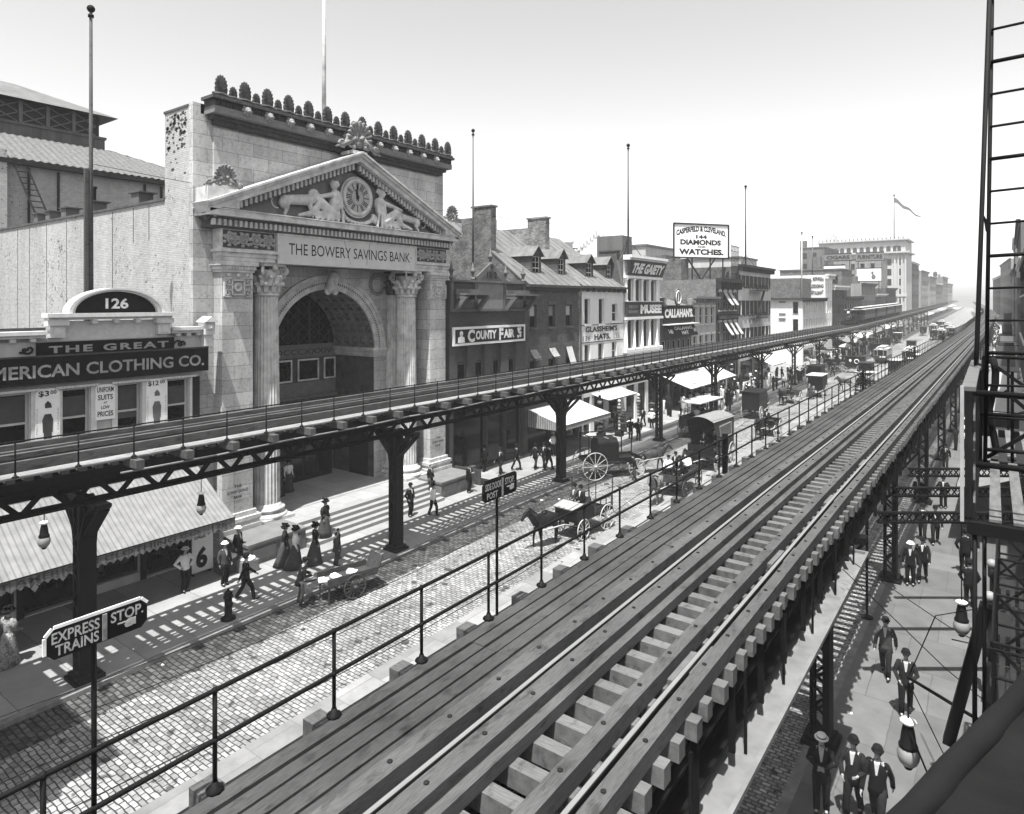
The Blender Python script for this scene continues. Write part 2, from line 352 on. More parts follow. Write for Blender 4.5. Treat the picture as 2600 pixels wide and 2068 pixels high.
# ------------------------------------------------------------------ ground, street, pavements
def strip(name, x0, x1, z, mat, ys, zb=None, kind='structure'):
    m = MB()
    for a, b_ in zip(ys, ys[1:]):
        m.quad((x0, a, z), (x1, a, z), (x1, b_, z), (x0, b_, z))
        if zb is not None:
            m.quad((x1, a, zb), (x1, b_, zb), (x1, b_, z), (x1, a, z)); m.quad((x0, a, zb), (x0, a, z), (x0, b_, z), (x0, b_, zb))
    if zb is not None:
        for y in (ys[0], ys[-1]): m.quad((x0, y, zb), (x1, y, zb), (x1, y, z), (x0, y, z))
    return tag(m.build(name, mat), kind=kind)
YS = list(range(-40, 721, 10))
g = MB()
for a, b_ in zip([-400] + YS, YS + [2000]): g.quad((-1500, a, -.12), (1500, a, -.12), (1500, b_, -.12), (-1500, b_, -.12))
tag(g.build('ground', M('city_ground', .22, .95, 'plain', .2, .4)), kind='structure')
strip('street', -22.0, -3.6, 0, COBBLE, YS)
strip('cross_street', -90, -21.99, -.004, M('pale_worn_paving', .50, .9, 'cobble', .12, 3, sx=.36, sy=.2, joint=.25, mort=.02), [109.2, 130.2])
strip('road', -15.8, -9.4, .006, M('car_track_slabs', .40, .85, 'flags', .2, 1.2, sx=.62, sy=1.4, joint=.26, mort=.014), YS)
strip('road', -21.75, -20.3, .007, M('muddy_gutter', .15, .95, 'cobble', .45, 3.5, sx=.30, sy=.17, joint=.04, mort=.028, bump=.7), YS)
strip('worn_road', -9.4, -8.4, .006, M('dusty_road', .42, .9, 'cobble', .3, 2, sx=.36, sy=.2, joint=.2, mort=.025), YS)
Y1 = [-40, -20, 0, 10, 20, 30, 40, 50, 60, 70, 80, 90, 100, 109]
Y2 = [130.5] + list(range(140, 721, 10))
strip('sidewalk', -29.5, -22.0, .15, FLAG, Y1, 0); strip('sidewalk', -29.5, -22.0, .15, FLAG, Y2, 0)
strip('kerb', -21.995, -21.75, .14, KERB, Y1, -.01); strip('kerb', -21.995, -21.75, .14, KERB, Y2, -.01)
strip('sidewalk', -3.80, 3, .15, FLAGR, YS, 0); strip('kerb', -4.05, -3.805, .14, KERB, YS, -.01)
strip('road', -5.4, -4.06, .005, M('littered_gutter', .46, .95, 'cobble', .4, 4, sx=.22, sy=.13, joint=.2, mort=.03, bump=.7), YS)
rl = MB()
for x in (-14.9, -13.5, -12.1, -10.7):
    for a, b_ in zip(YS, YS[1:]): rl.box(x - .05, x + .05, a, b_, .008, .012, skip='sn')
tag(rl.build('road_track', IRON2), kind='structure')

# ------------------------------------------------------------------ elevated railways
DZ = 6.9                                                     # walkway level
def plankrun(parent, name, xs, z0, z1, y0, y1, mat, seg=10.0, jig=0.0):
    m = MB(); y = y0
    while y < y1:
        e = min(y + seg, y1)
        for a, b_ in xs:
            j = random.uniform(-jig, jig); k_ = random.uniform(-jig, jig); m.box(a + k_, b_ + k_ + j * .7, y + (.006 if jig else 0), e, z0 + j, z1 + j)
        y = e
    return m.build(name, mat, parent)
def railing(parent, x, y0, y1, pitch, near):
    """posts as parts for the near ones, the rest of the fence as one part"""
    for z, nm in ((DZ + 1.0, 'top_rail'), (DZ + .52, 'mid_rail')):
        m = MB(); y = y0
        while y < y1: m.tube([(x, y, z), (x, min(y + 10, y1), z)], .024, 6, False); y += 10
        m.build(nm, IRON, parent)
    y = y0; n = 0; rest = MB()
    while y < y1:
        m = MB() if n < near else rest
        m.tube([(x, y, DZ + .04), (x, y, DZ + 1.0)], .022 if n < near else .028, 6); m.lathe([(.085, 0), (.085, .025), (.04, .05), (.03, .09)], (x, y, DZ + .04), 8)
        m.ell((x, y, DZ + .52), .036, n=6, m=4); m.ell((x, y, DZ + 1.0), .036, n=6, m=4)
        if n < near: m.build('railing_post', IRON, parent)
        y += pitch; n += 1
    if rest.v: tag(rest.build('distant_railing_posts', IRON, parent), kind='stuff')
def rails(parent, x, y0, y1):
    m = MB(); t = MB(); y = y0
    while y < y1:
        e = min(y + 10, y1)
        m.box(x - .055, x + .055, y, e, DZ + .02, DZ + .04); m.box(x - .012, x + .012, y, e, DZ + .04, DZ + .12); m.box(x - .034, x + .034, y, e, DZ + .12, DZ + .152)
        t.box(x - .025, x + .025, y, e, DZ + .154, DZ + .158); y = e
    r = m.build('rail', IRON2, parent); t.build('rail_head', RAILT, r)
def ties(parent, x0, x1, y0, y1, near, pitch=.44, longer=None, name='tie'):
    y = y0; n = 0; rest = MB()
    while y < y1:
        m = MB() if n < near else rest
        a, b_ = x0 + random.uniform(-.03, .03), x1 + random.uniform(-.03, .03); q = random.uniform(-.012, .012)
        m.box(a, b_, y + q, y + q + .17, DZ - .22, DZ - .01)
        if n < near: m.build(name, TIE, parent)
        y += pitch; n += 1
    if rest.v: tag(rest.build('distant_' + name + 's', TIE, parent), kind='stuff')
def truss(parent, x, y0, y1, z0, z1, seg, name='lattice_girder', w=.20):
    m = MB(); y = y0; k = 0
    while y < y1 - .01:
        e = min(y + 10, y1)
        for z in (z0, z1):
            m.box(x - w, x + w, y, e, z - .02, z + .02); m.box(x - .03, x + .03, y, e, min(z, z + (.14 if z == z0 else -.14)), max(z, z + (.14 if z == z0 else -.14)))
        y = e
    y = y0
    while y < y1 - .01:
        a, b_ = (z0, z1) if k % 2 == 0 else (z1, z0); m.beam((x, y, a), (x, min(y + seg, y1), b_), .15, .05, (1, 0, 0)); y += seg; k += 1
    return m.build(name, IRON, parent)
def lcol(parent, x, y, arms=1.05, detail=True, build=True, m=None):
    """riveted column: two flange plates laced together, arms curving out to the two girders"""
    m = m or MB(); zt = 5.55; wx, wy = .22, .24
    for s in (-1, 1): m.box(x + s * wx - .02, x + s * wx + .02, y - wy, y + wy, .15, zt); m.box(x + s * wx - s * .10 - .05, x + s * wx - s * .02, y - wy, y - wy + .02, .15, zt); m.box(x + s * wx - s * .10 - .05, x + s * wx - s * .02, y + wy - .02, y + wy, .15, zt)
    z = .5; k = 0
    while z < zt - .5:
        for yy in (y - wy, y + wy): m.beam((x - wx, yy, z if k % 2 else z + .42), (x + wx, yy, z + .42 if k % 2 else z), .07, .02, (0, 1, 0))
        z += .42; k += 1
    for s in (-1, 1):
        pts = []
        for i in range(9):
            a = pi / 2 * i / 8; pts.append((wx + arms * (1 - cos(a)), zt - 1.6 + 1.6 * sin(a)))
        out = [(p[0], p[1]) for p in pts] + [(p[0] - .09 * (1 - i / 8) - .0, p[1] + .10 * (i / 8)) for i, p in reversed(list(enumerate(pts)))]
        m.prism(out, 2 * wy, (x, y - wy, 0), (s, 0, 0), EZ, EY)
        for i in (2, 4, 6): m.beam((x + s * wx, y, pts[i][1] + .35), (x + s * pts[i][0], y, pts[i][1]), .06, .3, EY)
        m.beam((x, y, zt - 1.3), (x + s * (wx + arms), y, zt - .05), .07, .36, EY)
    m.box(x - arms - .3, x + arms + .3, y - wy + .06, y + wy - .06, zt - .02, zt + .14)
    m.box(x - .42, x + .42, y - .42, y + .42, .152, .26); m.box(x - .34, x + .34, y - .34, y + .34, .26, .36)
    return m.build('column', IRON, parent) if build else m

LE = thing('elevated_railway', (-22.5, 20, 0), 'single track iron elevated railway running past the shopfronts over the far kerb', 'elevated railway', 'iron elevated railways over the two kerbs')
Y0, YE = -2.0, 620.0
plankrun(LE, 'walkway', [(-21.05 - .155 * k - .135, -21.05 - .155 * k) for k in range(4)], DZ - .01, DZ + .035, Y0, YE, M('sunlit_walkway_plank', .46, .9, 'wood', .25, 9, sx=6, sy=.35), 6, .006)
TIMB2 = M('tarred_guard_timber', .15, .9, 'wood', .4, 7, sx=5, sy=.5)
for a_, b_, h_ in ((-21.92, -21.76, .30), (-22.40, -22.22, .26), (-23.19, -23.01, .28), (-23.66, -23.5, .28), (-24.0, -23.82, .42)): plankrun(LE, 'guard_timber', [(a_, b_)], DZ, DZ + h_, Y0, YE, TIMB2)
for x in (-22.06, -23.4): rails(LE, x, Y0, YE)
ties(LE, -24.05, -21.45, Y0, YE, 60)
y = 9.3; n = 0; rest = MB()
while y < 420:
    m = MB() if n < 60 else rest
    m.box(-21.45, -20.62 + random.uniform(-.04, .04), y, y + .24, DZ - .27, DZ - .02)
    if n < 60: m.build('walkway_bearer', M('weathered_bearer_end', .15, .9, 'wood', .3, 8, sx=1, sy=4), LE)
    y += 1.545; n += 1
tag(rest.build('distant_walkway_bearers', MATS['weathered_bearer_end'], LE), kind='stuff')
plankrun(LE, 'stringer', [(-21.62, -21.46), (-23.5, -23.3)], DZ - .5, DZ - .23, Y0, YE, IRON2)
railing(LE, -21.0, 3.4, 460, 1.5, 54)
for x in (-21.55, -23.4): truss(LE, x, Y0, 420, 5.72, 6.38, .62)
pp = MB()
yy = 9.0
while yy < 60: pp.tube([(-20.95, yy, 6.52 + .03 * sin(yy)), (-20.95, yy + 3, 6.52 + .03 * sin(yy + 3))], .035, 6); yy += 3
pp.build('cable_pipe', M('pale_pipe', .3, .5), LE)
ycols = [8.6, 21.6, 36.1, 51.5, 64.9, 81.2, 97.5, 113.5]
while ycols[-1] < 330: ycols.append(ycols[-1] + 15.5)
rest = MB()
for i, y in enumerate(ycols):
    if i < 16: lcol(LE, -22.4, y)
    else: rest = lcol(LE, -22.4, y, build=False, m=rest)
tag(rest.build('distant_columns', IRON, LE), kind='stuff')
text(MB(), '203', (-22.17, 8.45, 1.95), EY, EZ, .3, .12, d=.01).build('column_number', LETG, LE)

RE = thing('elevated_railway', (-4, 20, 0), 'near track of the elevated railway with open ties, guard timbers and pipe railing', 'elevated railway', 'iron elevated railways over the two kerbs')
Y0 = -3.0; YE = 560.0
for k in range(5):
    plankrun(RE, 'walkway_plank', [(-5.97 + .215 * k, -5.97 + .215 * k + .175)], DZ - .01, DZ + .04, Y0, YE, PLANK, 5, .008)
plankrun(RE, 'outer_guard_timber', [(-4.86, -4.66)], DZ, DZ + .2, Y0, YE, TIMBER)
plankrun(RE, 'guard_timber', [(-4.39, -4.17)], DZ, DZ + .2, Y0, YE, TIMBER)
plankrun(RE, 'guard_rail', [(-4.135, -4.11)], DZ, DZ + .12, Y0, YE, IRON2)
plankrun(RE, 'guard_timber', [(-4.09, -3.97)], DZ, DZ + .15, Y0, YE, TIMBER)
plankrun(RE, 'guard_timber', [(-3.43, -3.26)], DZ, DZ + .2, Y0, YE, TIMBER)
plankrun(RE, 'outer_guard_timber', [(-2.97, -2.80)], DZ, DZ + .2, Y0, YE, TIMBER)
for x in (-4.50, -3.08): rails(RE, x, Y0, YE)
ties(RE, -5.2, -2.67, 1.0, 330, 100)
y = -1.9; rest = MB(); n = 0
while y < 260:
    m = MB() if 2 < n < 60 else rest
    m.box(-6.3 + random.uniform(-.04, .04), -5.2, y, y + .24, DZ - .25, DZ - .02)
    if m is not rest: m.build('walkway_bearer', MATS['weathered_bearer_end'], RE)
    y += 1.31; n += 1
tag(rest.build('distant_walkway_bearers', MATS['weathered_bearer_end'], RE), kind='stuff')
plankrun(RE, 'stringer', [(-4.62, -4.42), (-3.18, -2.98)], DZ - .62, DZ - .23, Y0, 300, IRON2)
railing(RE, -6.0, .6, 300, 1.41, 60)
for x in (-4.52, -3.05): truss(RE, x, Y0, 300, 5.75, 6.25, .62)
k = MB()
for y in [2 + 1.32 * i for i in range(90)]: k.box(-2.78, -2.70, y, y + .05, 5.75, 6.7)
k.build('girder_stiffener', IRON, RE)
rest = MB()
for i, y in enumerate([5.8, 18.7, 31.3, 44.4, 57.3, 70.2] + [83 + 13 * j for j in range(18)]):
    if i < 12: lcol(RE, -3.72, y, .75)
    else: rest = lcol(RE, -3.72, y, .75, build=False, m=rest)
tag(rest.build('distant_columns', IRON, RE), kind='stuff')
dp = MB(); dp.box(-4.7, -2.52, 2, 17.9, 5.50, 5.53); dp.box(-2.56, -2.50, 2, 17.9, 5.531, 5.60); dp.box(-4.7, -2.565, 17.84, 17.9, 5.531, 5.60)
hg = MB()
for y in range(3, 18, 2): hg.box(-2.70, -2.665, y, y + .035, 5.54, 6.66)
hg.build('pan_hangers', IRON, RE)
dp.build('drip_pan', M('galvanised_drip_pan', .33, .5, 'plain', .25, 2), RE)
jn = MB()
for y in (3.2, 7.6, 12.0, 16.4, 20.8): jn.box(-3.20, -3.115, y, y + .8, DZ + .05, DZ + .12); jn.box(-3.045, -2.985, y + .3, y + 1.1, DZ + .05, DZ + .11)
jn.build('rail_joint', M('bright_joint_bar', .22, .4), RE)
sb = MB()
for y in [1 + .88 * i for i in range(60)]:
    for x in (-4.77, -4.28, -3.35, -2.88): sb.lathe([(.03, 0), (.03, .012), (.012, .02)], (x + random.uniform(-.02, .02), y, DZ + .2), 6)
tag(sb.build('timber_bolts', IRON2, RE), kind='stuff')

# signal boards bolted to the walkway railing
def hand(m, o, s, d=.012):       # pointing hand, finger to the left
    pts = [(0, .62), (.42, .62), (.45, .56), (.62, .72), (.80, .74), (.82, .66), (1.0, .70), (1.0, .12), (.82, .18), (.80, .12), (.50, .10), (.40, .2), (.44, .28), (.36, .34), (.42, .42), (.40, .50), (.0, .53)]
    m.prism([(p[0] * s, p[1] * s * .75) for p in pts], d, o, EY, EZ, EX)
def board(name, label, y0, y1, zc, h, yp, lines, cham, zpole):
    t = thing(name, (-6.0, yp, DZ), label, 'signal sign', 'signal boards on the walkway railing')
    c = cham; pts = [(0, c), (0, h - c), (c, h), (y1 - y0 - c, h), (y1 - y0, h - c), (y1 - y0, c), (y1 - y0 - c, 0), (c, 0)]
    MB().prism(pts, .03, (-5.985, y0, zc - h / 2), EY, EZ, EX).build('board', SIGNB, t)
    e = MB(); q = .012
    for a, b_ in list(zip(pts, pts[1:] + pts[:1]))[:4]:
        e.beam((-5.97, y0 + a[0], zc - h / 2 + a[1]), (-5.97, y0 + b_[0], zc - h / 2 + b_[1]), .05, q, EX)
    e.build('edging', LETW if cham > .04 else IRON2, t)
    MB().tube([(-6.02, yp, DZ), (-6.02, yp, zpole)], .022, 8).build('pole', IRON, t)
    L = MB()
    for s, a, b_, c0, c1 in lines: text(L, s, (-5.953, y0 + a, zc - h / 2 + c0), EY, EZ, b_ - a, c1 - c0, d=.004, bold=.02)
    hm_ = MB(); hand(hm_, (-5.955, y0 + (y1 - y0) * .68, zc - h / 2 + h * .16), h * .62, .005)
    L.build('lettering', M('painted_sign_lettering', .75, .6, 'plain', .35, 20), t); hm_.build('pointing_hand', MATS['painted_sign_lettering'], t)
    MB().box(-5.955, -5.945, y0 + (y1 - y0) * .525, y0 + (y1 - y0) * .57, zc - h / 2 + .01, zc + h / 2 - .01).build('clamp_strip', M('scraped_strip', .40, .6, 'plain', .4, 15), t)
    return t
board('signal_board', 'black EXPRESS TRAINS STOP board with clipped white-edged corners on a railing pole', 2.02, 2.775, 8.91, .235, 2.38,
      [('EXPRESS', .03, .375, .125, .215), ('TRAINS', .055, .37, .025, .112), ('STOP.', .46, .72, .125, .215)], .05, 9.0)
board('signal_board', 'smaller black SIDE DOOR POST STOP board on a railing pole before the carriageway', 7.49, 8.30, 8.83, .29, 7.88,
      [('SIDE DOOR', .02, .41, .165, .265), ('POST', .06, .32, .035, .13), ('STOP.', .50, .74, .165, .265)], .035, 8.95)
# insulator posts along the railing
for i, y in enumerate((18.1, 39.6, 63.5, 93.0)):
    t = thing('insulator_post', (-6 + drift(-6, y), y, DZ), ['stout black insulator post on the walkway railing behind the covered wagon', 'second black insulator post on the railing, before the trolley car', 'third insulator post on the railing beside the far roadway', 'farthest insulator post on the railing near the streetcars'][i], 'insulator post', 'insulator posts on the walkway railing')
    m = MB(); m.box(-6.1, -5.98, y - .06, y + .06, DZ, DZ + 1.1); m.build('post', IRON, t)
    m = MB()
    for k in range(4):
        z = DZ + .25 + .24 * k
        m.beam((-6.1, y, z), (-6.28, y - .12, z + .06), .05); m.lathe([(.045, 0), (.05, .06), (.03, .1), (.035, .13)], (-6.28, y - .12, z + .05), 6)
    m.build('insulator', M('dark_glass_insulator', .05, .2), t)
# wires strung along the street
for i, (x, z, lab) in enumerate([(-8.2, 6.1, 'thin wire sagging along the street beside the near railway walkway'), (-9.6, 5.9, 'second thin wire along the roadway, further from the walkway'), (-11.0, 5.6, 'third thin wire hanging above the car track paving'), (-12.6, 5.2, 'outermost thin wire over the middle of the roadway')]):
    m = MB(); y = 2.0
    while y < 96:
        pts = [(x, y + k * 3.1, z - .35 * sin(pi * k / 5)) for k in range(6)]; m.tube(pts, .008, 4, False); y += 15.5
    tag(m.build('overhead_wire', IRON), lab, 'wire', 'wires strung along the street')
# ------------------------------------------------------------------ the savings bank
BK = thing('bank_building', (-28.9, 23.9, 0), 'pale stone temple-fronted savings bank with pediment clock, arched portal and Corinthian columns', 'bank')
XW, XP, XC = -28.9, -28.2, -27.55       # wall, pilaster face, cornice edge
CY = 23.97
# wall round the portal opening, attic above
w = MB(); w.grid_wall(XW, 15.5, 32.05, 0.15, 20.15, [(17.95, 30.1, 1.0, 13.52)], .05)
w.box(XW - 2.6, XW - .01, 15.5, 32.05, 13.53, 20.6, skip='e'); w.box(XW - 2.6, XW - .01, 15.5, 17.94, .15, 13.53, skip='e'); w.box(XW - 2.6, XW - .01, 30.11, 32.05, .15, 13.53, skip='e')
w.build('wall', STONE, BK)
a = MB(); a.box(XW + .01, XW + .16, 16.35, 31.55, 16.2, 19.6); a.build('attic_panel', STONE, BK)
# portal recess: floor, jambs, arch wall with barrel vault, back wall
fl = MB(); fl.box(-34.2, -27.3, 17.96, 30.09, .16, 1.0); fl.build('landing', M('portal_floor_stone', .52, .8, 'flags', .12, 1.5, sx=1.2, sy=1.2, joint=.25, mort=.01), BK)
AX, AB, AR, AZ = -30.4, -34.1, 3.5, 8.85
aw = MB(); N = 24
arc = [(CY + AR * cos(pi * i / N), AZ + AR * sin(pi * i / N)) for i in range(N + 1)]
for (a0, b0), (a1, b1) in zip(arc, arc[1:]): aw.quad((AX, a0, b0), (AX, a0, 13.5), (AX, a1, 13.5), (AX, a1, b1))
for s in (-1, 1): aw.quad((AX, CY + s * AR, 1), (AX, CY + s * 6.2, 1), (AX, CY + s * 6.2, 13.5), (AX, CY + s * AR, 13.5))
aw.quad((XW - .05, 17.96, 1), (AX, 17.96, 1), (AX, 17.96, 13.5), (XW - .05, 17.96, 13.5)); aw.quad((XW - .05, 30.09, 1), (XW - .05, 30.09, 13.5), (AX, 30.09, 13.5), (AX, 30.09, 1))
aw.quad((XW - .05, 17.96, 13.5), (AX, 17.96, 13.5), (AX, 30.09, 13.5), (XW - .05, 30.09, 13.5))
aw.build('portal_wall', STONE, BK)
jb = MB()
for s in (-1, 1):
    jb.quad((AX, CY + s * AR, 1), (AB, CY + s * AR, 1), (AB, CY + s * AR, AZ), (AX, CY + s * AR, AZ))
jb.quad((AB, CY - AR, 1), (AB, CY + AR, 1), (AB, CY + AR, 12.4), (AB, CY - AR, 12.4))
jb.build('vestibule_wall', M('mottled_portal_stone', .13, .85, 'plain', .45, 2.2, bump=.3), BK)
v = MB(); NB = 14; nb = 5; dx = (AX - AB) / nb                # coffered barrel vault
for i in range(NB):
    for j in range(nb):
        p = [AR, AR + .22]; a0, a1 = pi * i / NB, pi * (i + 1) / NB; x0, x1 = AX - j * dx, AX - (j + 1) * dx
        e = .05; f0, f1 = a0 + .035, a1 - .035; g0, g1 = x0 - .09, x1 + .09
        P = lambda x, r, a_: (x, CY + r * cos(a_), AZ + r * sin(a_))
        o = [P(x0, AR, a0), P(x0, AR, a1), P(x1, AR, a1), P(x1, AR, a0)]; q = [P(g0, AR, f0), P(g0, AR, f1), P(g1, AR, f1), P(g1, AR, f0)]; d = [P(g0, AR + .24, f0), P(g0, AR + .24, f1), P(g1, AR + .24, f1), P(g1, AR + .24, f0)]
        v.add(o + q + d, [(0, 1, 5, 4), (1, 2, 6, 5), (2, 3, 7, 6), (3, 0, 4, 7), (4, 5, 9, 8), (5, 6, 10, 9), (6, 7, 11, 10), (7, 4, 8, 11), (8, 9, 10, 11)])
        c = P((g0 + g1) / 2, AR + .16, (a0 + a1) / 2); v.ell(c, .15, .15, .15, 6, 4)
v.build('coffered_vault', M('vault_plaster', .36, .85, 'plain', .3, 3), BK)
ar = MB()                                                     # archivolt: plain, beaded and carved bands
for r0, r1, t in ((AR, AR + .26, .10), (AR + .26, AR + .40, .16), (AR + .40, AR + .62, .12), (AR + .62, AR + .80, .20)):
    for i in range(36):
        a0, a1 = pi * i / 36, pi * (i + 1) / 36
        pts = [(r * cos(t_), r * sin(t_)) for r, t_ in ((r0, a0), (r1, a0), (r1, a1), (r0, a1))]; ar.prism(pts, t, (AX + .003, CY, AZ), EY, EZ, EX)
ar.build('archivolt', STONE_P, BK)
bd = MB()
for i in range(80):
    t_ = pi * (i + .5) / 80; bd.ell((AX + .16, CY + (AR + .33) * cos(t_), AZ + (AR + .33) * sin(t_)), .05, .05, .05, 5, 4)
bd.build('bead_moulding', STONE_D, BK)
ky = MB(); ky.tube([(AX + .25, CY - .12, 12.2), (AX + .5, CY - .1, 12.5), (AX + .35, CY, 12.9), (AX + .6, CY + .1, 13.3)], [.2, .26, .18, .26], 8); ky.tube([(AX + .3, CY + .25, 12.2), (AX + .45, CY + .2, 12.7), (AX + .5, CY + .3, 13.3)], [.2, .15, .2], 8)
ky.torus((AX + .35, CY - .2, 12.25), .15, .09, 'x', 10, 5); ky.torus((AX + .35, CY + .3, 12.25), .15, .09, 'x', 10, 5)
ky.build('keystone_scroll', STONE_P, BK)
for s in (-1, 1):
    md = MB(); md.torus((AX + .05, CY + s * 3.75, 12.7), .62, .07, 'x', 24, 6); md.torus((AX + .05, CY + s * 3.75, 12.7), .48, .04, 'x', 24, 5); md.build('medallion', M('grey_relief_stone', .5, .85, 'plain', .25, 4), BK)
    im = MB()
    for z0, z1, t in ((8.3, 8.42, .08), (8.42, 8.6, .14), (8.6, 8.72, .20), (8.72, 8.85, .28)):
        b0, b1 = sorted((CY + s * (AR - t), CY + s * (AR + .95))); im.box(AB + .1, AX + t, b0, b1, z0, z1)
    for i in range(24): im.box(AX - .1 - i * .15, AX - .19 - i * .15, *sorted((CY + s * (AR - .14), CY + s * (AR - .2))), 8.43, 8.55)
    im.build('impost', STONE_P, BK)
# back wall windows and doors
bw_ = MB(); bw_.box(AB + .01, AB + .22, CY - AR, CY + AR, 8.25, 9.05); bw_.box(AB + .01, AB + .3, CY - AR, CY + AR, 8.95, 9.06); bw_.box(AB + .01, AB + .12, CY - AR, CY + AR, 5.9, 6.75); bw_.box(AB + .01, AB + .3, CY - AR, CY + AR, 5.75, 5.9)
bw_.build('inscribed_band', M('buff_portal_stone', .26, .85, 'plain', .2, 3), BK)
ftext(BK, 'A D MDCCCXXXIV', AB + .225, CY - 2.9, CY + 3.1, 8.45, 8.78, LETS, name='date_inscription')
for c in (21.5, 23.45, 25.4, 27.0):
    hw = .78 if c < 26 else .45
    wd = window(BK, AB + .2, c - hw, c + hw, 6.82, 8.16, .1, style='none', frame=STONE_P, fw=.1, sill=False)
    gr = MB()
    for i in range(3):
        for s in (0, 1):
            y0 = c - hw + 2 * hw * i / 3; y1 = y0 + 2 * hw / 3
            for z0 in (6.85, 7.5): gr.beam((AB + .13, y0 if s else y1, z0), (AB + .13, y1 if s else y0, z0 + .63), .03)
    gr.build('grille', IRON2, wd)
lw = MB(); lw.prism([(AR * .98 * cos(pi * i / 20), AR * .98 * sin(pi * i / 20)) for i in range(21)], .04, (AB + .02, CY, 9.06 - .2), EY, EZ, EX)
lu = lw.build('lunette_window', GLASS, BK)
gr = MB()
for i in range(-4, 5):
    y0 = CY + i * .75; zt = math.sqrt(max(.1, (AR * .95) ** 2 - (i * .75) ** 2)); gr.beam((AB + .09, y0, 9.06), (AB + .09, y0, 8.86 + zt), .14 if i in (-1, 2) else .035)
    for j in range(5):
        z = 9.1 + j * .68
        if z + .5 < 8.86 + zt: gr.beam((AB + .09, y0, z), (AB + .09, y0 + .75, z + .68), .03); gr.beam((AB + .09, y0 + .75, z), (AB + .09, y0, z + .68), .03)
gr.build('grille', M('bronze_grille', .07, .6), lu)
dr = MB(); dr.box(AB + .01, AB + .9, CY - 2.6, CY + 2.6, 1.0, 4.6); dr.box(AB + .01, AB + 1.1, CY - 2.7, CY + 2.7, 4.6, 5.2)
ds = dr.build('wooden_vestibule', WOODD, BK)
dp_ = MB()
for i in range(5):
    for z0, z1 in ((1.3, 2.4), (2.7, 4.3)): dp_.box(AB + .91, AB + .94, CY - 2.4 + i * 1.0, CY - 1.6 + i * 1.0, z0, z1)
dp_.build('vestibule_panels', GLASS, ds)
sd_ = MB(); sd_.box(AX - .5, AX - 2.2, CY + AR - .06, CY + AR - .004, 1.0, 4.4); sdo = sd_.build('side_door', WOODD, BK)
sq = MB()
for z0, z1 in ((1.3, 2.3), (2.6, 4.1)): sq.box(AX - .75, AX - 1.95, CY + AR - .075, CY + AR - .062, z0, z1)
sq.build('door_panel', DARKP, sdo)
# steps and pedestal blocks
st = MB()
for i in range(5): st.box(-27.3 + .33 * i, -27.3 + .33 * (i + 1), 19.3, 28.6, .151, 1.0 - .17 * i - .001 * (i == 0))
st.build('steps', M('white_step_stone', .50, .8, 'plain', .08, 2), BK)
for a, b_ in ((16.3, 19.25), (28.65, 31.6)):
    pb = MB(); pb.box(-27.75, -25.95, a, b_, .16, 1.0); pb.box(-27.8, -25.9, a - .05, b_ + .05, 1.0, 1.12); q = pb.build('pedestal_block', M('bluestone_block', .30, .8, 'plain', .15, 2), BK)
    pl = MB()
    for k in range(2): pl.box(-25.949, -25.92, a + .2 + k * 1.35, a + 1.35 + k * 1.35, .35, .85)
    pl.build('block_panel', M('bluestone_panel', .24, .8, 'plain', .15, 2), q)
# pilasters and columns
def capital(m, cx, cy, z, r, half=False):
    m.lathe([(r * .98, 0), (r * 1.02, .08), (r * .92, .12), (r * .9, .9), (r * 1.15, 1.2)], (cx, cy, z), 16)
    for ring, (zz, hh, rr, nn) in enumerate(((.1, .42, r * 1.0, 10), (.42, .45, r * 1.05, 10))):
        for k in range(nn):
            a_ = 2 * pi * (k + .5 * ring) / nn; c_, s_ = cos(a_), sin(a_); t_ = (-s_, c_)
            pts = [(0, 0), (0, .6), (.10, .9), (.26, 1.0), (.32, .86)]
            m.tube([(cx + c_ * (rr + p[0]), cy + s_ * (rr + p[0]), z + zz + hh * p[1]) for p in pts], [.13, .15, .13, .10, .04], 5)
    for k in range(4):
        a_ = pi / 4 + k * pi / 2; c_, s_ = cos(a_), sin(a_); R1 = r * 1.28; pts = []
        for i in range(14):
            t_ = i / 13 * 3.6 * pi; rad = .26 * (1 - i / 16); pts.append((cx + c_ * (R1 + .12 - rad * cos(t_) * .9 ), cy + s_ * (R1 + .12 - rad * cos(t_) * .9), z + 1.12 + rad * sin(t_)))
        m.tube([(cx + c_ * r * .8, cy + s_ * r * .8, z + .75)] + pts, .055, 5)
    m.ell((cx + r * 1.3, cy, z + 1.28), .13, .16, .16, 8, 6)
    b_ = r * 1.32; pts = []
    for k in range(4):
        a_ = pi / 4 + k * pi / 2; pts += [(b_ * 1.25 * cos(a_ - .09), b_ * 1.25 * sin(a_ - .09)), (b_ * 1.25 * cos(a_ + .09), b_ * 1.25 * sin(a_ + .09)), (b_ * .98 * cos(a_ + pi / 4), b_ * .98 * sin(a_ + pi / 4))]
    m.prism(pts, .15, (cx, cy, z + 1.37), EX, EY, EZ); return m
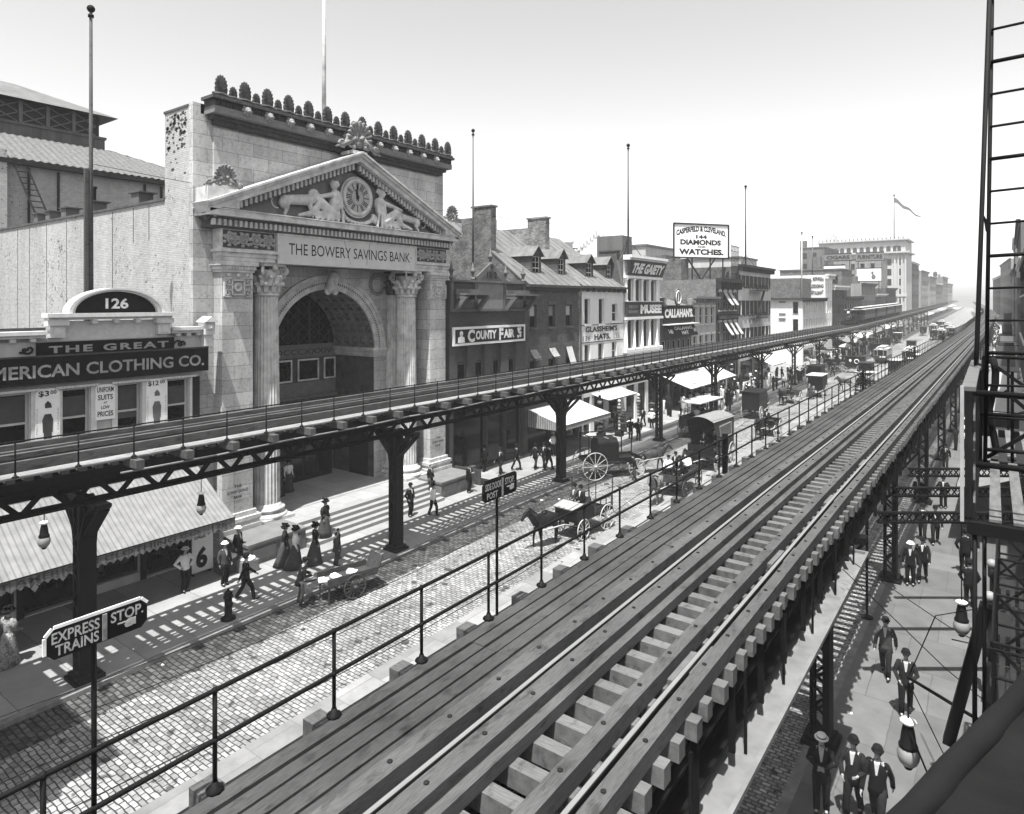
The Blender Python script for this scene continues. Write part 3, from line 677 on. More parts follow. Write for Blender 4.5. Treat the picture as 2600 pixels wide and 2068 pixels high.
def column(cx, cy, name='column'):
    s = MB(); pr = [(.64 - .10 * (i / 10) ** 1.6, 1.62 + 10.35 * i / 10) for i in range(11)]; n = 96; prof = []
    vs_ = []; F = 24
    for r, z in pr:
        for k in range(n):
            ph = (k * F / n) % 1; rr = r * (1 - .085 * abs(sin(pi * ph)) ** .8); a_ = 2 * pi * k / n; vs_.append((cx + rr * cos(a_), cy + rr * sin(a_), z))
    s.add(vs_, [(i * n + k, i * n + (k + 1) % n, (i + 1) * n + (k + 1) % n, (i + 1) * n + k) for i in range(10) for k in range(n)])
    c = s.build(name, STONE_P, BK)
    b_ = MB(); b_.lathe([(.98, 0), (.98, .06), (.95, .12), (.86, .17), (.80, .22), (.82, .28), (.88, .34), (.84, .42), (.70, .5), (.68, .62)], (cx, cy, 1.16), 28); b_.box(cx - .95, cx + .95, cy - .95, cy + .95, 1.001, 1.16)
    b_.build('base', STONE_P, c)
    MB().lathe([(.60, 0), (.62, .04), (.62, .1), (.56, .14)], (cx, cy, 11.93), 24).build('necking', STONE_P, c)
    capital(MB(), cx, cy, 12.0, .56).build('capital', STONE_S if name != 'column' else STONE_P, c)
for cy in (19.18, 28.78): column(-28.95, cy)
column(-30.1, 29.0, 'rear_column'); column(-30.1, 18.9, 'rear_column')
for a, b_ in ((16.42, 17.95), (30.1, 31.5)):
    p = MB(); p.box(XW + .004, XP, a, b_, 1.9, 13.0); pi_ = p.build('pilaster', STONE, BK)
    p = MB()
    for i, (z0, z1, t) in enumerate(((1.0, 1.3, .30), (1.3, 1.5, .22), (1.5, 1.68, .28), (1.68, 1.9, .12))): p.box(XW + .004, XP + t, a - t, b_ + t, z0, z1 - .001)
    p.box(XW + .004, XP + .34, a - .34, b_ + .34, .16, .999); p.build('base', STONE_P, pi_)
    p = MB()
    for z0, z1, t in ((13.0, 13.12, .06), (13.12, 13.3, .12), (13.3, 13.5, .2)): p.box(XW + .004, XP + t, a - t, b_ + t, z0, z1)
    for i in range(11): p.box(XP + .121, XP + .16, a - .05 + i * .152, a + .03 + i * .152, 13.14, 13.27)
    for i in range(3): p.ell((XP + .02, a + .32 + i * .46, 12.86), .06, .1, .1, 8, 6)
    p.build('capital', STONE_P, pi_)
    k = MB(); x = XP + .006; zc = 12.3; yc = (a + b_) / 2                          # Greek key and rosette
    def g4(pts):
        for s in (-1, 1):
            for t_ in (-1, 1):
                for q, r_ in zip(pts, pts[1:]): k.beam((x + .03, yc + s * q[0], zc + t_ * q[1]), (x + .03, yc + s * r_[0], zc + t_ * r_[1]), .06, .09, EX)
    g4([(0, .33), (.30, .33), (.30, .12), (.62, .12), (.62, .33), (.45, .33), (.45, .22), (.52, .22)]); g4([(.30, 0), (.30, .12)]); g4([(.36, .42), (.68, .42), (.68, 0)])
    k.torus((x + .03, yc, zc), .17, .05, 'x', 12, 5)
    for i in range(8): k.ell((x + .03, yc + .11 * cos(i * pi / 4), zc + .11 * sin(i * pi / 4)), .05, .05, .05, 5, 4)
    k.build('key_panel', STONE_P, pi_)
    text(MB(), 'THE', (XP + .004, yc - .18, 3.05), EY, EZ, .36, .15, bold=.02).build('lettering', LETB, pi_); text(MB(), 'BOWERY SAVINGS', (XP + .004, yc - .52, 2.8), EY, EZ, 1.04, .15, bold=.02).build('lettering', LETB, pi_); text(MB(), 'BANK', (XP + .004, yc - .22, 2.55), EY, EZ, .44, .15, bold=.02).build('lettering', LETB, pi_)
# entablature
for a, b_ in ((16.36, 19.15), (28.82, 31.6)):
    e = MB(); e.box(XW + .005, XP + .04, a, b_, 13.52, 13.72); e.box(XW + .005, XP + .09, a - .02, b_ + .02, 13.72, 13.92); e.box(XW + .005, XP + .2, a - .1, b_ + .1, 13.92, 14.06); e.box(XW + .005, XP + .0, a, b_, 14.06, 14.98)
    e.build('architrave', STONE_P, BK)
for a, b_ in ((16.5, 19.05), (28.9, 31.5)):                 # scrolled foliage relief
    MB().box(XP + .001, XP + .02, a - .05, b_ + .05, 14.12, 14.93).build('relief_ground', STONE_D, BK); r_ = MB(); n = 4
    for i in range(n):
        yy = a + (b_ - a) * (i + .5) / n; zz = 14.52; rr = .29
        pts = []
        for j in range(16): t_ = j / 15 * 4.2 * pi; q = rr * (1 - j / 18); pts.append((XP + .06, yy + q * cos(t_) * (1 if i % 2 else -1), zz + q * sin(t_)))
        r_.tube(pts, .05, 5)
        for j in range(7):
            t_ = j * 2 * pi / 7 + i; r_.ell((XP + .04, yy + .33 * cos(t_), zz + .3 * sin(t_)), .07, .11, .08, 6, 4)
        r_.ell((XP + .07, yy, zz), .09, .09, .09, 6, 5)
    r_.build('foliage_relief', M('relief_stone', .62, .85, 'plain', .3, 5), BK)
nb_ = MB(); nb_.box(XW - .9, XP + .10, 19.2, 28.78, 13.56, 14.98); nb_.box(XW - .9, XP + .16, 19.2, 28.78, 13.5, 13.64); npn = nb_.build('name_panel', M('smooth_name_stone', 1.05, .8, 'plain', .07, 2), BK)
fr_ = MB()
for q in ((19.2, 28.78, 14.9, 14.98), (28.66, 28.78, 13.66, 14.9), (19.2, 19.32, 13.66, 14.9)): fr_.box(XP + .101, XP + .14, *q)
fr_.build('panel_moulding', STONE_P, npn)
ftext(npn, 'THE BOWERY SAVINGS BANK·', XP + .101, 19.85, 28.35, 13.98, 14.55, LETS, d=.006)
jt = MB()
for y0, y1 in ((23.3, 23.75), (25.1, 24.85)): jt.beam((XP + .103, y0, 14.9), (XP + .103, y1, 13.66), .02, .004, EX)
jt.build('panel_joints', STONE_S, npn)
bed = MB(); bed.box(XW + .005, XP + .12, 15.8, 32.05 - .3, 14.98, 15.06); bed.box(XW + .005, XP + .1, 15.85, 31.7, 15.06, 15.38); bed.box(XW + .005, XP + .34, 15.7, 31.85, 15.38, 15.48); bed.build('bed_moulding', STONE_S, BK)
dt = MB(); n = 62
for i in range(n): y0 = 15.82 + 15.75 * i / (n - 1); dt.box(XP + .101, XP + .30, y0, y0 + .135, 15.08, 15.36)
dt.build('dentil_course', STONE_P, BK)
co = MB(); co.box(XW + .006, XC, 15.5, 32.0, 15.48, 15.76); co.box(XW + .006, XC + .06, 15.45, 32.05, 15.76, 15.80); co.build('cornice', STONE_P, BK)
# pediment
ape = 19.5; yl, yr = 15.38, 32.1; zb = 15.83
tp = MB(); tp.prism([(16.2, zb), (31.5, zb), (CY, ape - .75)], .25, (XP - .12 - .25, 0, 0), EY, EZ, EX); tp.build('tympanum', M('tympanum_stone', .36, .85, 'plain', .2, 2), BK)
for s in (-1, 1):
    ye = yl if s < 0 else yr
    d = Vector((0, CY - ye, ape - zb)).normalized(); up = Vector((0, -d.z, d.y)) * (1 if d.y > 0 else -1)
    A = Vector((0, ye, zb)); Bp = Vector((0, CY, ape))
    def rb(x0, x1, o0, o1):
        m = MB(); p = [A + up * o0, Bp + Vector((0, 0, o0 / abs(d.y))), Bp + Vector((0, 0, o1 / abs(d.y))), A + up * o1]
        v_ = [(x0, *q[1:]) for q in p] + [(x1, *q[1:]) for q in p]; return m.add(v_, [(0, 1, 2, 3), (7, 6, 5, 4), (0, 4, 5, 1), (1, 5, 6, 2), (2, 6, 7, 3), (3, 7, 4, 0)])
    m = rb(XW + .2, XC, -.26, -.02); m2 = rb(XW + .2, XC + .1, -.02, .12); m.add(m2.v, m2.f); m2 = rb(XW + .2, XC + .22, .12, .22); m.add(m2.v, m2.f); m.build('raking_cornice', STONE_P, BK)
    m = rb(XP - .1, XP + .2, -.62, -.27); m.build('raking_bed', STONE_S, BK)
    m = MB(); n = 34; L = (Bp - A).length
    for i in range(2, n):
        c_ = A + d * (L * i / n); z = c_.z - .30 / abs(d.y); m.box(XP + .201, XP + .36, c_.y - .065, c_.y + .065, z - .30, z)
    m.build('raking_dentils', STONE_P, BK)
rf = MB(); rf.add([(XW + .01, yl, zb), (XW + .01, CY, ape + .2), (XW + .01, yr, zb), (XC + .1, yl, zb), (XC + .1, CY, ape + .2), (XC + .1, yr, zb)], [(0, 1, 4, 3), (1, 2, 5, 4)]); rf.build('pediment_roof', STONE_P, BK)
# clock
cx = XP + .1; cy_, cz_ = 24.2, 17.35
m = MB(); m.torus((cx, cy_, cz_), .92, .11, 'x', 36, 8); m.torus((cx - .05, cy_, cz_), 1.08, .06, 'x', 36, 6); ck = m.build('clock_frame', STONE_P, BK)
m = MB(); m.prism([(.9 * cos(2 * pi * i / 36), .9 * sin(2 * pi * i / 36)) for i in range(36)], .1, (cx - .08, cy_, cz_), EY, EZ, EX); m.build('clock_face', M('clock_face_enamel', .66, .5), ck)
m = MB()
for i in range(12):
    a_ = 2 * pi * i / 12; nb__ = (1, 2, 3, 2, 1, 2, 3, 3, 2, 1, 2, 3)[i]
    for j in range(nb__):
        o = (j - (nb__ - 1) / 2) * .09; c_, s_ = cos(a_), sin(a_)
        m.beam((cx + .025, cy_ + .46 * c_ - o * s_, cz_ + .46 * s_ + o * c_), (cx + .025, cy_ + .80 * c_ - o * s_, cz_ + .80 * s_ + o * c_), .045, .01, EX)
m.torus((cx + .022, cy_, cz_), .42, .012, 'x', 24, 4); m.build('numerals', LETB, ck)
m = MB(); m.beam((cx + .04, cy_, cz_ - .12), (cx + .04, cy_ - .13, cz_ + .42), .07, .02, EX); m.beam((cx + .055, cy_ + .02, cz_ - .2), (cx + .055, cy_ - .05, cz_ + .72), .05, .02, EX); m.box(cx + .03, cx + .06, cy_ - .09, cy_ + .09, cz_ - .09, cz_ + .12); m.build('clock_hands', LETB, ck)
def cap(m, a, b_, r0, r1, n=6):
    a, b_ = Vector(a), Vector(b_)
    for i in range(n + 1): t_ = i / n; m.ell(tuple(a.lerp(b_, t_)), r0 + (r1 - r0) * t_, n=8, m=6)
def figure(s, name):      # s=+1: right-hand reclining figure with a lion beyond
    m = MB(); x = XP + .18; Yc = lambda v_: cy_ + s * v_; z0 = zb + .05
    cap(m, (x, Yc(1.75), z0 + .45), (x, Yc(1.55), z0 + 1.3), .32, .36); cap(m, (x, Yc(1.55), z0 + 1.3), (x, Yc(1.62), z0 + 1.62), .26, .14)
    m.ell((x + .05, Yc(1.68), z0 + 1.86), .2, .2, .25); m.ell((x + .2, Yc(1.76), z0 + 1.84), .07, .08, .07)
    for i in range(8): m.ell((x - .02, Yc(1.6) + .2 * cos(i), z0 + 1.98 + .1 * sin(i * 2)), .12, .12, .1, 6, 5)
    cap(m, (x + .1, Yc(1.85), z0 + 1.35), (x + .15, Yc(2.45), z0 + 1.22), .15, .12); cap(m, (x + .15, Yc(2.45), z0 + 1.22), (x + .1, Yc(3.15), z0 + 1.10), .12, .09)
    cap(m, (x + .12, Yc(1.35), z0 + 1.3), (x + .2, Yc(1.3), z0 + .8), .14, .11); cap(m, (x + .2, Yc(1.3), z0 + .8), (x + .25, Yc(1.7), z0 + .65), .11, .08)
    cap(m, (x + .1, Yc(1.8), z0 + .3), (x + .2, Yc(2.6), z0 + .85), .30, .24); cap(m, (x + .2, Yc(2.6), z0 + .85), (x + .1, Yc(3.3), z0 + .15), .22, .12)
    cap(m, (x + .05, Yc(1.9), z0 + .2), (x + .1, Yc(3.0), z0 + .3), .26, .18); cap(m, (x + .1, Yc(3.0), z0 + .3), (x + .15, Yc(3.9), z0 + .08), .17, .09)
    for i in range(6): cap(m, (x + .25, Yc(1.3 + .22 * i), z0 + .65 - .08 * i), (x + .2, Yc(1.2 + .34 * i), z0 + .02), .07, .10, 5)
    fuse(m, name, STONE_P, BK, .035, 2)
    m = MB(); x = XP + .1; k = 1.0 if s < 0 else .8
    B0, B1 = 2.9, 4.6
    cap(m, (x, Yc(B0 + .2), z0 + .95 * k), (x, Yc(B1), z0 + .78 * k), .30 * k, .26 * k); m.ell((x, Yc(B1), z0 + .65 * k), .28 * k, .3 * k, .34 * k)
    m.ell((x + .06, Yc(B0), z0 + 1.12 * k), .28 * k, .30 * k, .32 * k); m.ell((x + .25, Yc(B0 - .18), z0 + 1.0 * k), .14 * k, .17 * k, .14 * k)
    for i in range(12): a_ = i * pi / 6; m.ell((x + .12, Yc(B0 + .06) + .29 * k * cos(a_), z0 + 1.14 * k + .3 * k * sin(a_)), .11 * k, .1 * k, .1 * k, 6, 5)
    cap(m, (x + .1, Yc(B0 + .3), z0 + .8 * k), (x + .15, Yc(B0 + .15), z0 + .1), .15 * k, .09 * k); cap(m, (x + .1, Yc(B1), z0 + .6 * k), (x + .05, Yc(B1 - .12), z0 + .4 * k), .18 * k, .12 * k); cap(m, (x + .05, Yc(B1 - .12), z0 + .4 * k), (x + .1, Yc(B1 + .05), z0 + .05), .12 * k, .08 * k)
    m.torus((x + .05, Yc(B1 + .45), z0 + .62 * k), .3 * k, .045, 'x', 16, 5, -pi * .6 if s > 0 else pi * .4, pi * .6 if s > 0 else pi * 1.6)
    fuse(m, 'carved_lion', STONE_P, BK, .035, 2)
figure(-1, 'carved_reclining_figure'); figure(1, 'carved_reclining_figure')
m = MB()
for i in range(15): t_ = pi + pi * i / 14; m.ell((XP + .15, cy_ + 1.1 * cos(t_), zb + .62 + .52 * sin(t_)), .12, .13, .12, 6, 5); m.ell((XP + .22, cy_ + 1.1 * cos(t_) + .05, zb + .62 + .52 * sin(t_)), .08, .08, .08, 5, 4)
for s in (-1, 1): m.ell((XP + .18, cy_ + s * 1.22, zb + .38), .16, .18, .22); m.ell((XP + .25, cy_ + s * 1.22, zb + .5), .1, .12, .1)
m.build('carved_garland', STONE_P, BK)
# attic cornice, lion heads, antefixes
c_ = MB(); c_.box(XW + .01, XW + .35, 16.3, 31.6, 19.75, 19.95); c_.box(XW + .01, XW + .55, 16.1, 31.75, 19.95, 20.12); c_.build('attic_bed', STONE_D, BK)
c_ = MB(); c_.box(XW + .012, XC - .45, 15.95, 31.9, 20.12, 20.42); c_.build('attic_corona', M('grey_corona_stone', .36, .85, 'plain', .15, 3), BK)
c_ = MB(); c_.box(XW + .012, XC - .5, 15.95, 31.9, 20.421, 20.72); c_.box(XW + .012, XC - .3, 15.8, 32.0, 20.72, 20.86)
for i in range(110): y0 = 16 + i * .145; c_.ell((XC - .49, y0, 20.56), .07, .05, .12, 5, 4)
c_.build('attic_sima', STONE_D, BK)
def palm(m, y, z, w_, h, x, t=.12, lobes=9):
    out = []
    for i in range(lobes * 4 + 1):
        a_ = pi * i / (lobes * 4); q = 1 + .085 * cos(i * pi / 2); out.append((w_ / 2 * cos(a_) * q * (1 - .18 * (1 - sin(a_)) * .8), h * .38 + h * .62 * sin(a_) * q))
    out = [(w_ * .34, 0)] + [(w_ * .40, h * .12)] + out + [(-w_ * .40, h * .12)] + [(-w_ * .34, 0)]
    m.prism(out, t, (x, y, z), EY, EZ, EX)
    for i in range(lobes): a_ = pi * (i + .5) / lobes; m.tube([(x + t, y, z + h * .3), (x + t + .01, y + w_ * .38 * cos(a_), z + h * .38 + h * .5 * sin(a_))], [.015, .045], 4)
an = MB()
bigs = [16.25 + 1.172 * i for i in range(14)]
for i, y in enumerate(bigs): 
    m = MB(); palm(m, y, 20.86, .62, .92, XC - .5); m.tube([(XC - .42, y - .4, 20.9), (XC - .42, y, 20.98), (XC - .42, y + .4, 20.9)], .09, 5); m.build('antefix', STONE_D, BK)
    if i < 13: m = MB(); palm(m, y + .586, 20.86, .40, .56, XC - .5, .1, 7); m.tube([(XC - .42, y + .3, 20.9), (XC - .42, y + .586, 20.95), (XC - .42, y + .87, 20.9)], .08, 5); m.build('small_antefix', STONE_D, BK)
    if 1 <= i <= 12:
        m = MB(); x = XC - .4; yy = y + .1; m.ell((x, yy, 20.5), .16, .19, .19); m.ell((x + .14, yy, 20.44), .12, .1, .09)
        for j in range(8): m.ell((x - .02, yy + .2 * cos(j * pi / 4), 20.5 + .2 * sin(j * pi / 4)), .08, .08, .08, 5, 4)
        m.build('lion_head_spout', M('pale_lion_head', .5, .8, 'plain', .2, 6), BK)
# acroteria
def acro(y, z, k, half=0):
    m = MB(); x = XC - .25
    m.ell((x + .06, y, z + .46 * k), .09, .30 * k, .32 * k, 12, 8)
    for i in range(11):
        a_ = pi * (i + .5) / 11; L = (.60 + .10 * sin(a_)) * k; c_, q_ = cos(a_), sin(a_); m.tube([(x + .08, y + c_ * .14 * k, z + (.44 + .14 * q_) * k), (x + .13, y + c_ * .62 * L, z + .44 * k + q_ * .72 * L), (x + .17, y + c_ * .92 * L, z + .44 * k + q_ * 1.02 * L), (x + .25, y + c_ * .98 * L, z + .44 * k + q_ * 1.10 * L)], [.04 * k, .07 * k, .085 * k, .045 * k], 6)
    for s in ((-1, 1) if not half else (half,)):
        for (oy, oz, rr) in ((.42, .30, .26), (.85, .16, .18), (.22, .62, .16)):
            pts = []
            for j in range(14): t_ = j / 13 * 3.4 * pi; q = rr * k * (1 - j / 16); pts.append((x + .12, y + s * (oy * k + q * cos(t_)), z + oz * k + q * sin(t_)))
            m.tube(pts, .055 * k, 5)
        m.tube([(x + .1, y + s * 1.15 * k, z + .03), (x + .1, y + s * .7 * k, z + .22 * k), (x + .1, y + s * .2 * k, z + .5 * k)], [.04, .11 * k, .13 * k], 6)
    for j in range(7): m.ell((x + .14, y + .3 * k * cos(j), z + .35 * k + .22 * k * sin(j * 1.7)), .1 * k, .12 * k, .1 * k, 6, 4)
    m.build('acroterion', M('dark_carved_stone', .42, .85, 'plain', .4, 5, bump=.4), BK)
acro(CY, 19.75, 1.35); acro(16.25, 16.72, .85); acro(31.5, 16.72, .85)
for y in (16.15, 31.6):
    m = MB(); m.box(XW + .3, XC - .02, y - .75, y + .75, 15.84, 16.70); m.build('acroterion_block', STONE_P, BK)
m = MB(); m.box(XW + .3, XC - .05, CY - .5, CY + .5, 19.6, 19.78); m.build('acroterion_block', STONE_P, BK)
# brick flank, long side wall, chimneys on its coping
fk = MB(); fk.box(-31.45, XW - .02, 15.46, 17.9, .15, 20.45, skip='en'); fk.build('brick_flank', PBRICK, BK)
m = MB(); r_ = random.Random(4)
for k in range(95):
    x, z = r_.uniform(-31.3, -29.5), 20.3 - abs(r_.gauss(0, 1.0)); s_ = r_.uniform(.05, .15)
    if z > 15: m.prism([(s_ * r_.uniform(.6, 1.3) * cos(q * .9), .6 * s_ * r_.uniform(.6, 1.2) * sin(q * .9)) for q in range(7)], .004, (x, 15.457, z), EX, EZ, (0, -1, 0))
tag(m.build('flaked_patches', BRICK_S, BK), kind='stuff')
m = MB(); m.box(-31.5, -29.3, 15.42, 31.5, 20.451, 20.56); m.build('flank_coping', STONE_S, BK)
m = MB(); m.box(-29.25, XW + .002, 15.44, 15.8, .15, 20.6); m.build('corner_quoin', STONE, BK)
sw = MB(); sw.box(-54, -31.46, 15.47, 15.9, .15, 16.4); sw.box(-54.5, -53.99, 2, 16, .15, 22); sw.build('long_side_wall', PBRICK, BK)
m = MB(); m.box(-54, -31.46, 15.40, 15.97, 16.401, 16.52); m.build('wall_coping', STONE_S, BK)
for i, (px_, s) in enumerate(((-48.9, .9), (-47.0, .9), (-44.6, 1.0), (-41.0, 1.25), (-35.6, 1.2))):
    m = MB(); m.box(px_ - .35 * s, px_ + .35 * s, 15.98, 16.7, 16.3, 17.05 + .15 * s); q = m.build('vent_chimney', GREYP, BK)
    m = MB(); m.box(px_ - .5 * s, px_ + .5 * s, 15.9, 16.85, 17.05 + .151 * s, 17.12 + .15 * s); m.build('vent_cap', STONE_S, q)
    if i == 3: MB().lathe([(.13, 0), (.13, .75), (.18, .8), (.18, .9)], (px_ - .25, 16.3, 17.3), 8).build('vent_pipe', IRON2, q)
dn = MB()
for x in (-36.9, -34.6, -33.0, -42.7, -45.6, -48.3, -50.3): dn.box(x - .012, x + .012, 15.45, 15.468, 14.6 if x > -35 else .2, 16.3)
dn.build('wall_streaks', STONE_S, BK)
# banking hall behind, with its tiled roof and lantern
BH = thing('banking_hall', (-60, 20, 0), 'pale brick banking hall with clay tile roof and dark lantern behind the side wall', 'building')
m = MB(); m.box(-74, -54.6, 3, 33, .1, 21.4, skip='b'); m.build('wall', PBRICK, BH)
ev, mx, mz = 21.45, -59.5, 24.2
m = MB(); rows = 22; cols = 124; x0, x1 = -54.0, mx
def hip(y, t): return min(y, 33.4 - (33.4 - 24.6) * t)
pts = [[(x0 + (x1 - x0) * i / rows, hip(2 + 31.4 * j / cols, i / rows), ev + (mz - ev) * i / rows + (.09 if j % 2 else 0) + (.05 if i % 2 else 0)) for j in range(cols + 1)] for i in range(rows + 1)]
m.add([p for r_ in pts for p in r_], [(i * (cols + 1) + j, i * (cols + 1) + j + 1, (i + 1) * (cols + 1) + j + 1, (i + 1) * (cols + 1) + j) for i in range(rows) for j in range(cols)])
m.add([(-54, 33.4, ev), (-74, 33.4, ev), (-68.5, 24.6, mz), (mx, 24.6, mz)], [(0, 1, 2, 3)])
m.build('tile_roof', TILE, BH)
m = MB(); m.box(-54.35, -53.9, 2, 33.6, 21.1, 21.42); m.build('eaves_gutter', DARKP, BH)
m = MB(); m.box(-68.3, mx - .15, 2, 24.4, 23.9, 25.1); m.box(-68.5, mx - .05, 2, 24.5, 25.1, 25.3); m.build('lantern_base', STONE_S, BH)
m = MB(); m.box(-68, mx - .5, 2, 24.1, 25.3, 27.0); lt = m.build('lantern', DARKP, BH)
m = MB()
for j in range(10):
    y = 6 + 1.8 * j; m.box(mx - .499, mx - .35, y - .12, y + .12, 25.3, 27.0)
    for k in range(2): m.beam((mx - .42, y + .15, 25.4 + .75 * k), (mx - .42, y + 1.6, 26.1 + .75 * k), .08); m.beam((mx - .42, y + 1.6, 25.4 + .75 * k), (mx - .42, y + .15, 26.1 + .75 * k), .08)
m.build('lantern_lattice', GREYP, lt)
m = MB(); m.add([(mx + .5, 1.5, 26.95), (mx + .5, 25.2, 26.95), (-69, 25.2, 26.95), (-69, 1.5, 26.95), (-64, 1.5, 29.3), (-64, 19.5, 29.3)], [(0, 1, 5, 4), (1, 2, 5), (2, 3, 4, 5)]); m.build('lantern_roof', ROOFT, BH)
m = MB()
for x, y in ((-54.55, 17.4), (-54.55, 19.2), (-54.55, 25.2), (-54.55, 26.5)): m.box(x, x + .16, y - .06, y + .06, 10, 21)
m.build('downpipe', IRON2, BH)
ld = thing('roof_ladder', (-54.2, 16.6, 17), 'dark wooden ladder leaning against the pale hall wall below the tiles', 'ladder')
m = MB()
a0, a1 = Vector((-54.0, 16.4, 21.0)), Vector((-53.2, 17.8, 16.6)); b0, b1 = a0 + Vector((0, .75, 0)), a1 + Vector((0, .75, 0)); m.beam(a0, a1, .1); m.beam(b0, b1, .1); m.build('side_rail', WOODD, ld)
m = MB()
for i in range(1, 11): m.beam(a0.lerp(a1, i / 11), b0.lerp(b1, i / 11), .07)
m.build('rungs', WOODD, ld)
# ------------------------------------------------------------------ shops and houses on the far side, near to far
FX = -28.4
def awning(parent, x, y0, y1, zw, zf, xf, mat, val=.3, name='awning', scallop=0, side=None, sgn=1):
    m = MB(); xw = x + sgn * .02; n = max(2, int((y1 - y0) / .5))
    P = lambda i, j: (xw + (xf - xw) * j / 4, y0 + (y1 - y0) * i / n, zw + (zf - zw) * j / 4 - .05 * sin(pi * j / 4) - .02 * sin(i * 1.3) * (j / 4))
    m.add([P(i, j) for i in range(n + 1) for j in range(5)], [(i * 5 + j, i * 5 + j + 1, (i + 1) * 5 + j + 1, (i + 1) * 5 + j) for i in range(n) for j in range(4)])
    a = m.build(name, mat, parent)
    if val:
        m = MB(); k = scallop or n
        for i in range(k):
            a0, a1 = y0 + (y1 - y0) * i / k, y0 + (y1 - y0) * (i + 1) / k; am = (a0 + a1) / 2
            m.quad((xf, a0, zf), (xf, a1, zf), (xf, a1, zf - val * .72), (xf, am, zf - val), (xf, a0, zf - val * .72))
        m.build('valance', mat, a)
    if side:
        m = MB()
        for y in (y0, y1): m.quad((xw, y, zw), (xf, y, zf), (xf, y, zf - val), (xw, y, zf - val))
        m.build('awning_side', side, a)
    m = MB()
    for y in (y0 + .05, y1 - .05): m.tube([(xw, y, zf + .1), (xf, y, zf - .02)], .02, 5)
    m.tube([(xf, y0, zf), (xf, y1, zf)], .025, 5); m.build('awning_frame', IRON, a)
    return a
def shopfront(b, x, y0, y1, z1, bays, rec=.3, sgn=1, frame=None):
    """holes and glazing for a ground floor"""
    w_ = (y1 - y0) / bays
    for i in range(bays): window(b, x, y0 + w_ * i + .12, y0 + w_ * (i + 1) - .12, .5 if i % 2 == 0 else .2, z1, rec, sgn, 'none', frame or WOODD, .09, False, 'shop_window')
def shopholes(y0, y1, z1, bays):
    w_ = (y1 - y0) / bays; return [(y0 + w_ * i + .12, y0 + w_ * (i + 1) - .12, .5 if i % 2 == 0 else .2, z1) for i in range(bays)]
# --- 126, the clothing company
wy = [(8.17 - .95, 9.07), (10.15, 11.05), (12.09, 12.96), (14.06, 14.96)]
CB = building('clothing_shop', 'ornate cream clothing shop with arched 126 pediment and long black signboards', 2, 15.44, 10.3, FX, 12,
              CREAM, [(a, b_, 6.1, 8.3) for a, b_ in wy] + shopholes(2.4, 15.2, 3.6, 6), side=BRICK, cat='shop')
for i, (a, b_) in enumerate(wy):
    wd = window(CB, FX, a, b_, 6.1, 8.3, .22, style='sash', frame=CREAM, fw=.06)
    blind(wd, FX, a + .06, b_ - .06, 7.2 if i != 2 else 6.9, 8.0 if i % 2 else 8.2, .22, mat=SHADE)
shopfront(CB, FX, 2.4, 15.2, 3.6, 6, frame=WOODD)
m = MB()
for a, b_ in wy:
    for y in (a - .14, b_ + .14): m.box(FX + .003, FX + .1, y - .1, y + .1, 5.9, 8.36)
    m.box(FX + .003, FX + .2, a - .28, b_ + .28, 8.37, 8.45); m.box(FX + .003, FX + .15, a - .2, b_ + .2, 5.75, 5.88)
    for k in range(10): m.box(FX + .201, FX + .24, a - .2 + k * .14, a - .13 + k * .14, 8.37, 8.44)
m.build('window_surround', TRIM, CB)
m = MB(); m.box(FX + .004, FX + .10, 2, 15.44, 9.62, 10.16); m.build('frieze', CREAM, CB)
m = MB(); m.box(FX + .004, FX + .35, 2, 9.5, 10.3, 10.42); m.box(FX + .004, FX + .5, 2, 9.5, 10.42, 10.56); m.box(FX + .004, FX + .35, 14.1, 15.6, 10.3, 10.42); m.box(FX + .004, FX + .5, 14.1, 15.6, 10.42, 10.56); m.build('cornice', TRIM, CB)
m = MB()
for y in [2.2 + .62 * k for k in range(12)] + [14.3, 14.75, 15.2]: m.box(FX + .101, FX + .32, y, y + .18, 10.17, 10.29)
m.build('cornice_block', TRIM, CB)
m = MB(); m.box(FX + .005, FX + .12, 9.6, 14.0, 10.16, 10.9)
for y in (9.85, 13.75): m.box(FX + .121, FX + .4, y - .25, y + .25, 10.3, 10.75); m.box(FX + .121, FX + .5, y - .35, y + .35, 10.75, 10.95); m.box(FX + .401, FX + .43, y - .13, y + .13, 10.38, 10.66)
m.box(FX + .006, FX + .45, 9.55, 14.05, 10.951, 11.05); m.box(FX + .006, FX + .62, 9.45, 14.15, 11.05, 11.2); m.build('parapet', TRIM, CB)
m = MB()
for y in (11.0, 11.8, 12.6): m.box(FX + .2, FX + .45, y, y + .2, 10.8, 10.94)
m.build('parapet_block', TRIM, CB)
m = MB()
for r0, r1, t in ((.86, .93, .5), (.93, 1.0, .62)):
    for i in range(24):
        a0, a1 = pi * i / 24, pi * (i + 1) / 24; m.prism([(1.78 * r * cos(t_), .98 * r * sin(t_)) for r, t_ in ((r0, a0), (r1, a0), (r1, a1), (r0, a1))], t, (FX - .1, 11.95, 11.2), EY, EZ, EX)
ap = m.build('arched_pediment', TRIM, CB)
MB().prism([(1.55 * cos(pi * i / 24), .86 * sin(pi * i / 24)) for i in range(25)], .3, (FX - .1, 11.95, 11.2), EY, EZ, EX).build('pediment_board', SIGNB, ap)
text(MB(), '126', (FX + .205, 11.55, 11.36), EY, EZ, .85, .42, d=.02, bold=.03).build('lettering', LETW, ap)
m = MB(); m.box(FX + .1, FX + .2, 9.25, 14.26, 9.63, 10.13); s1 = m.build('upper_signboard', SIGNB, CB); ftext(s1, 'THE GREAT', FX + .205, 9.62, 14.0, 9.72, 9.99, LETG, bold=.035, spacing=1.25)
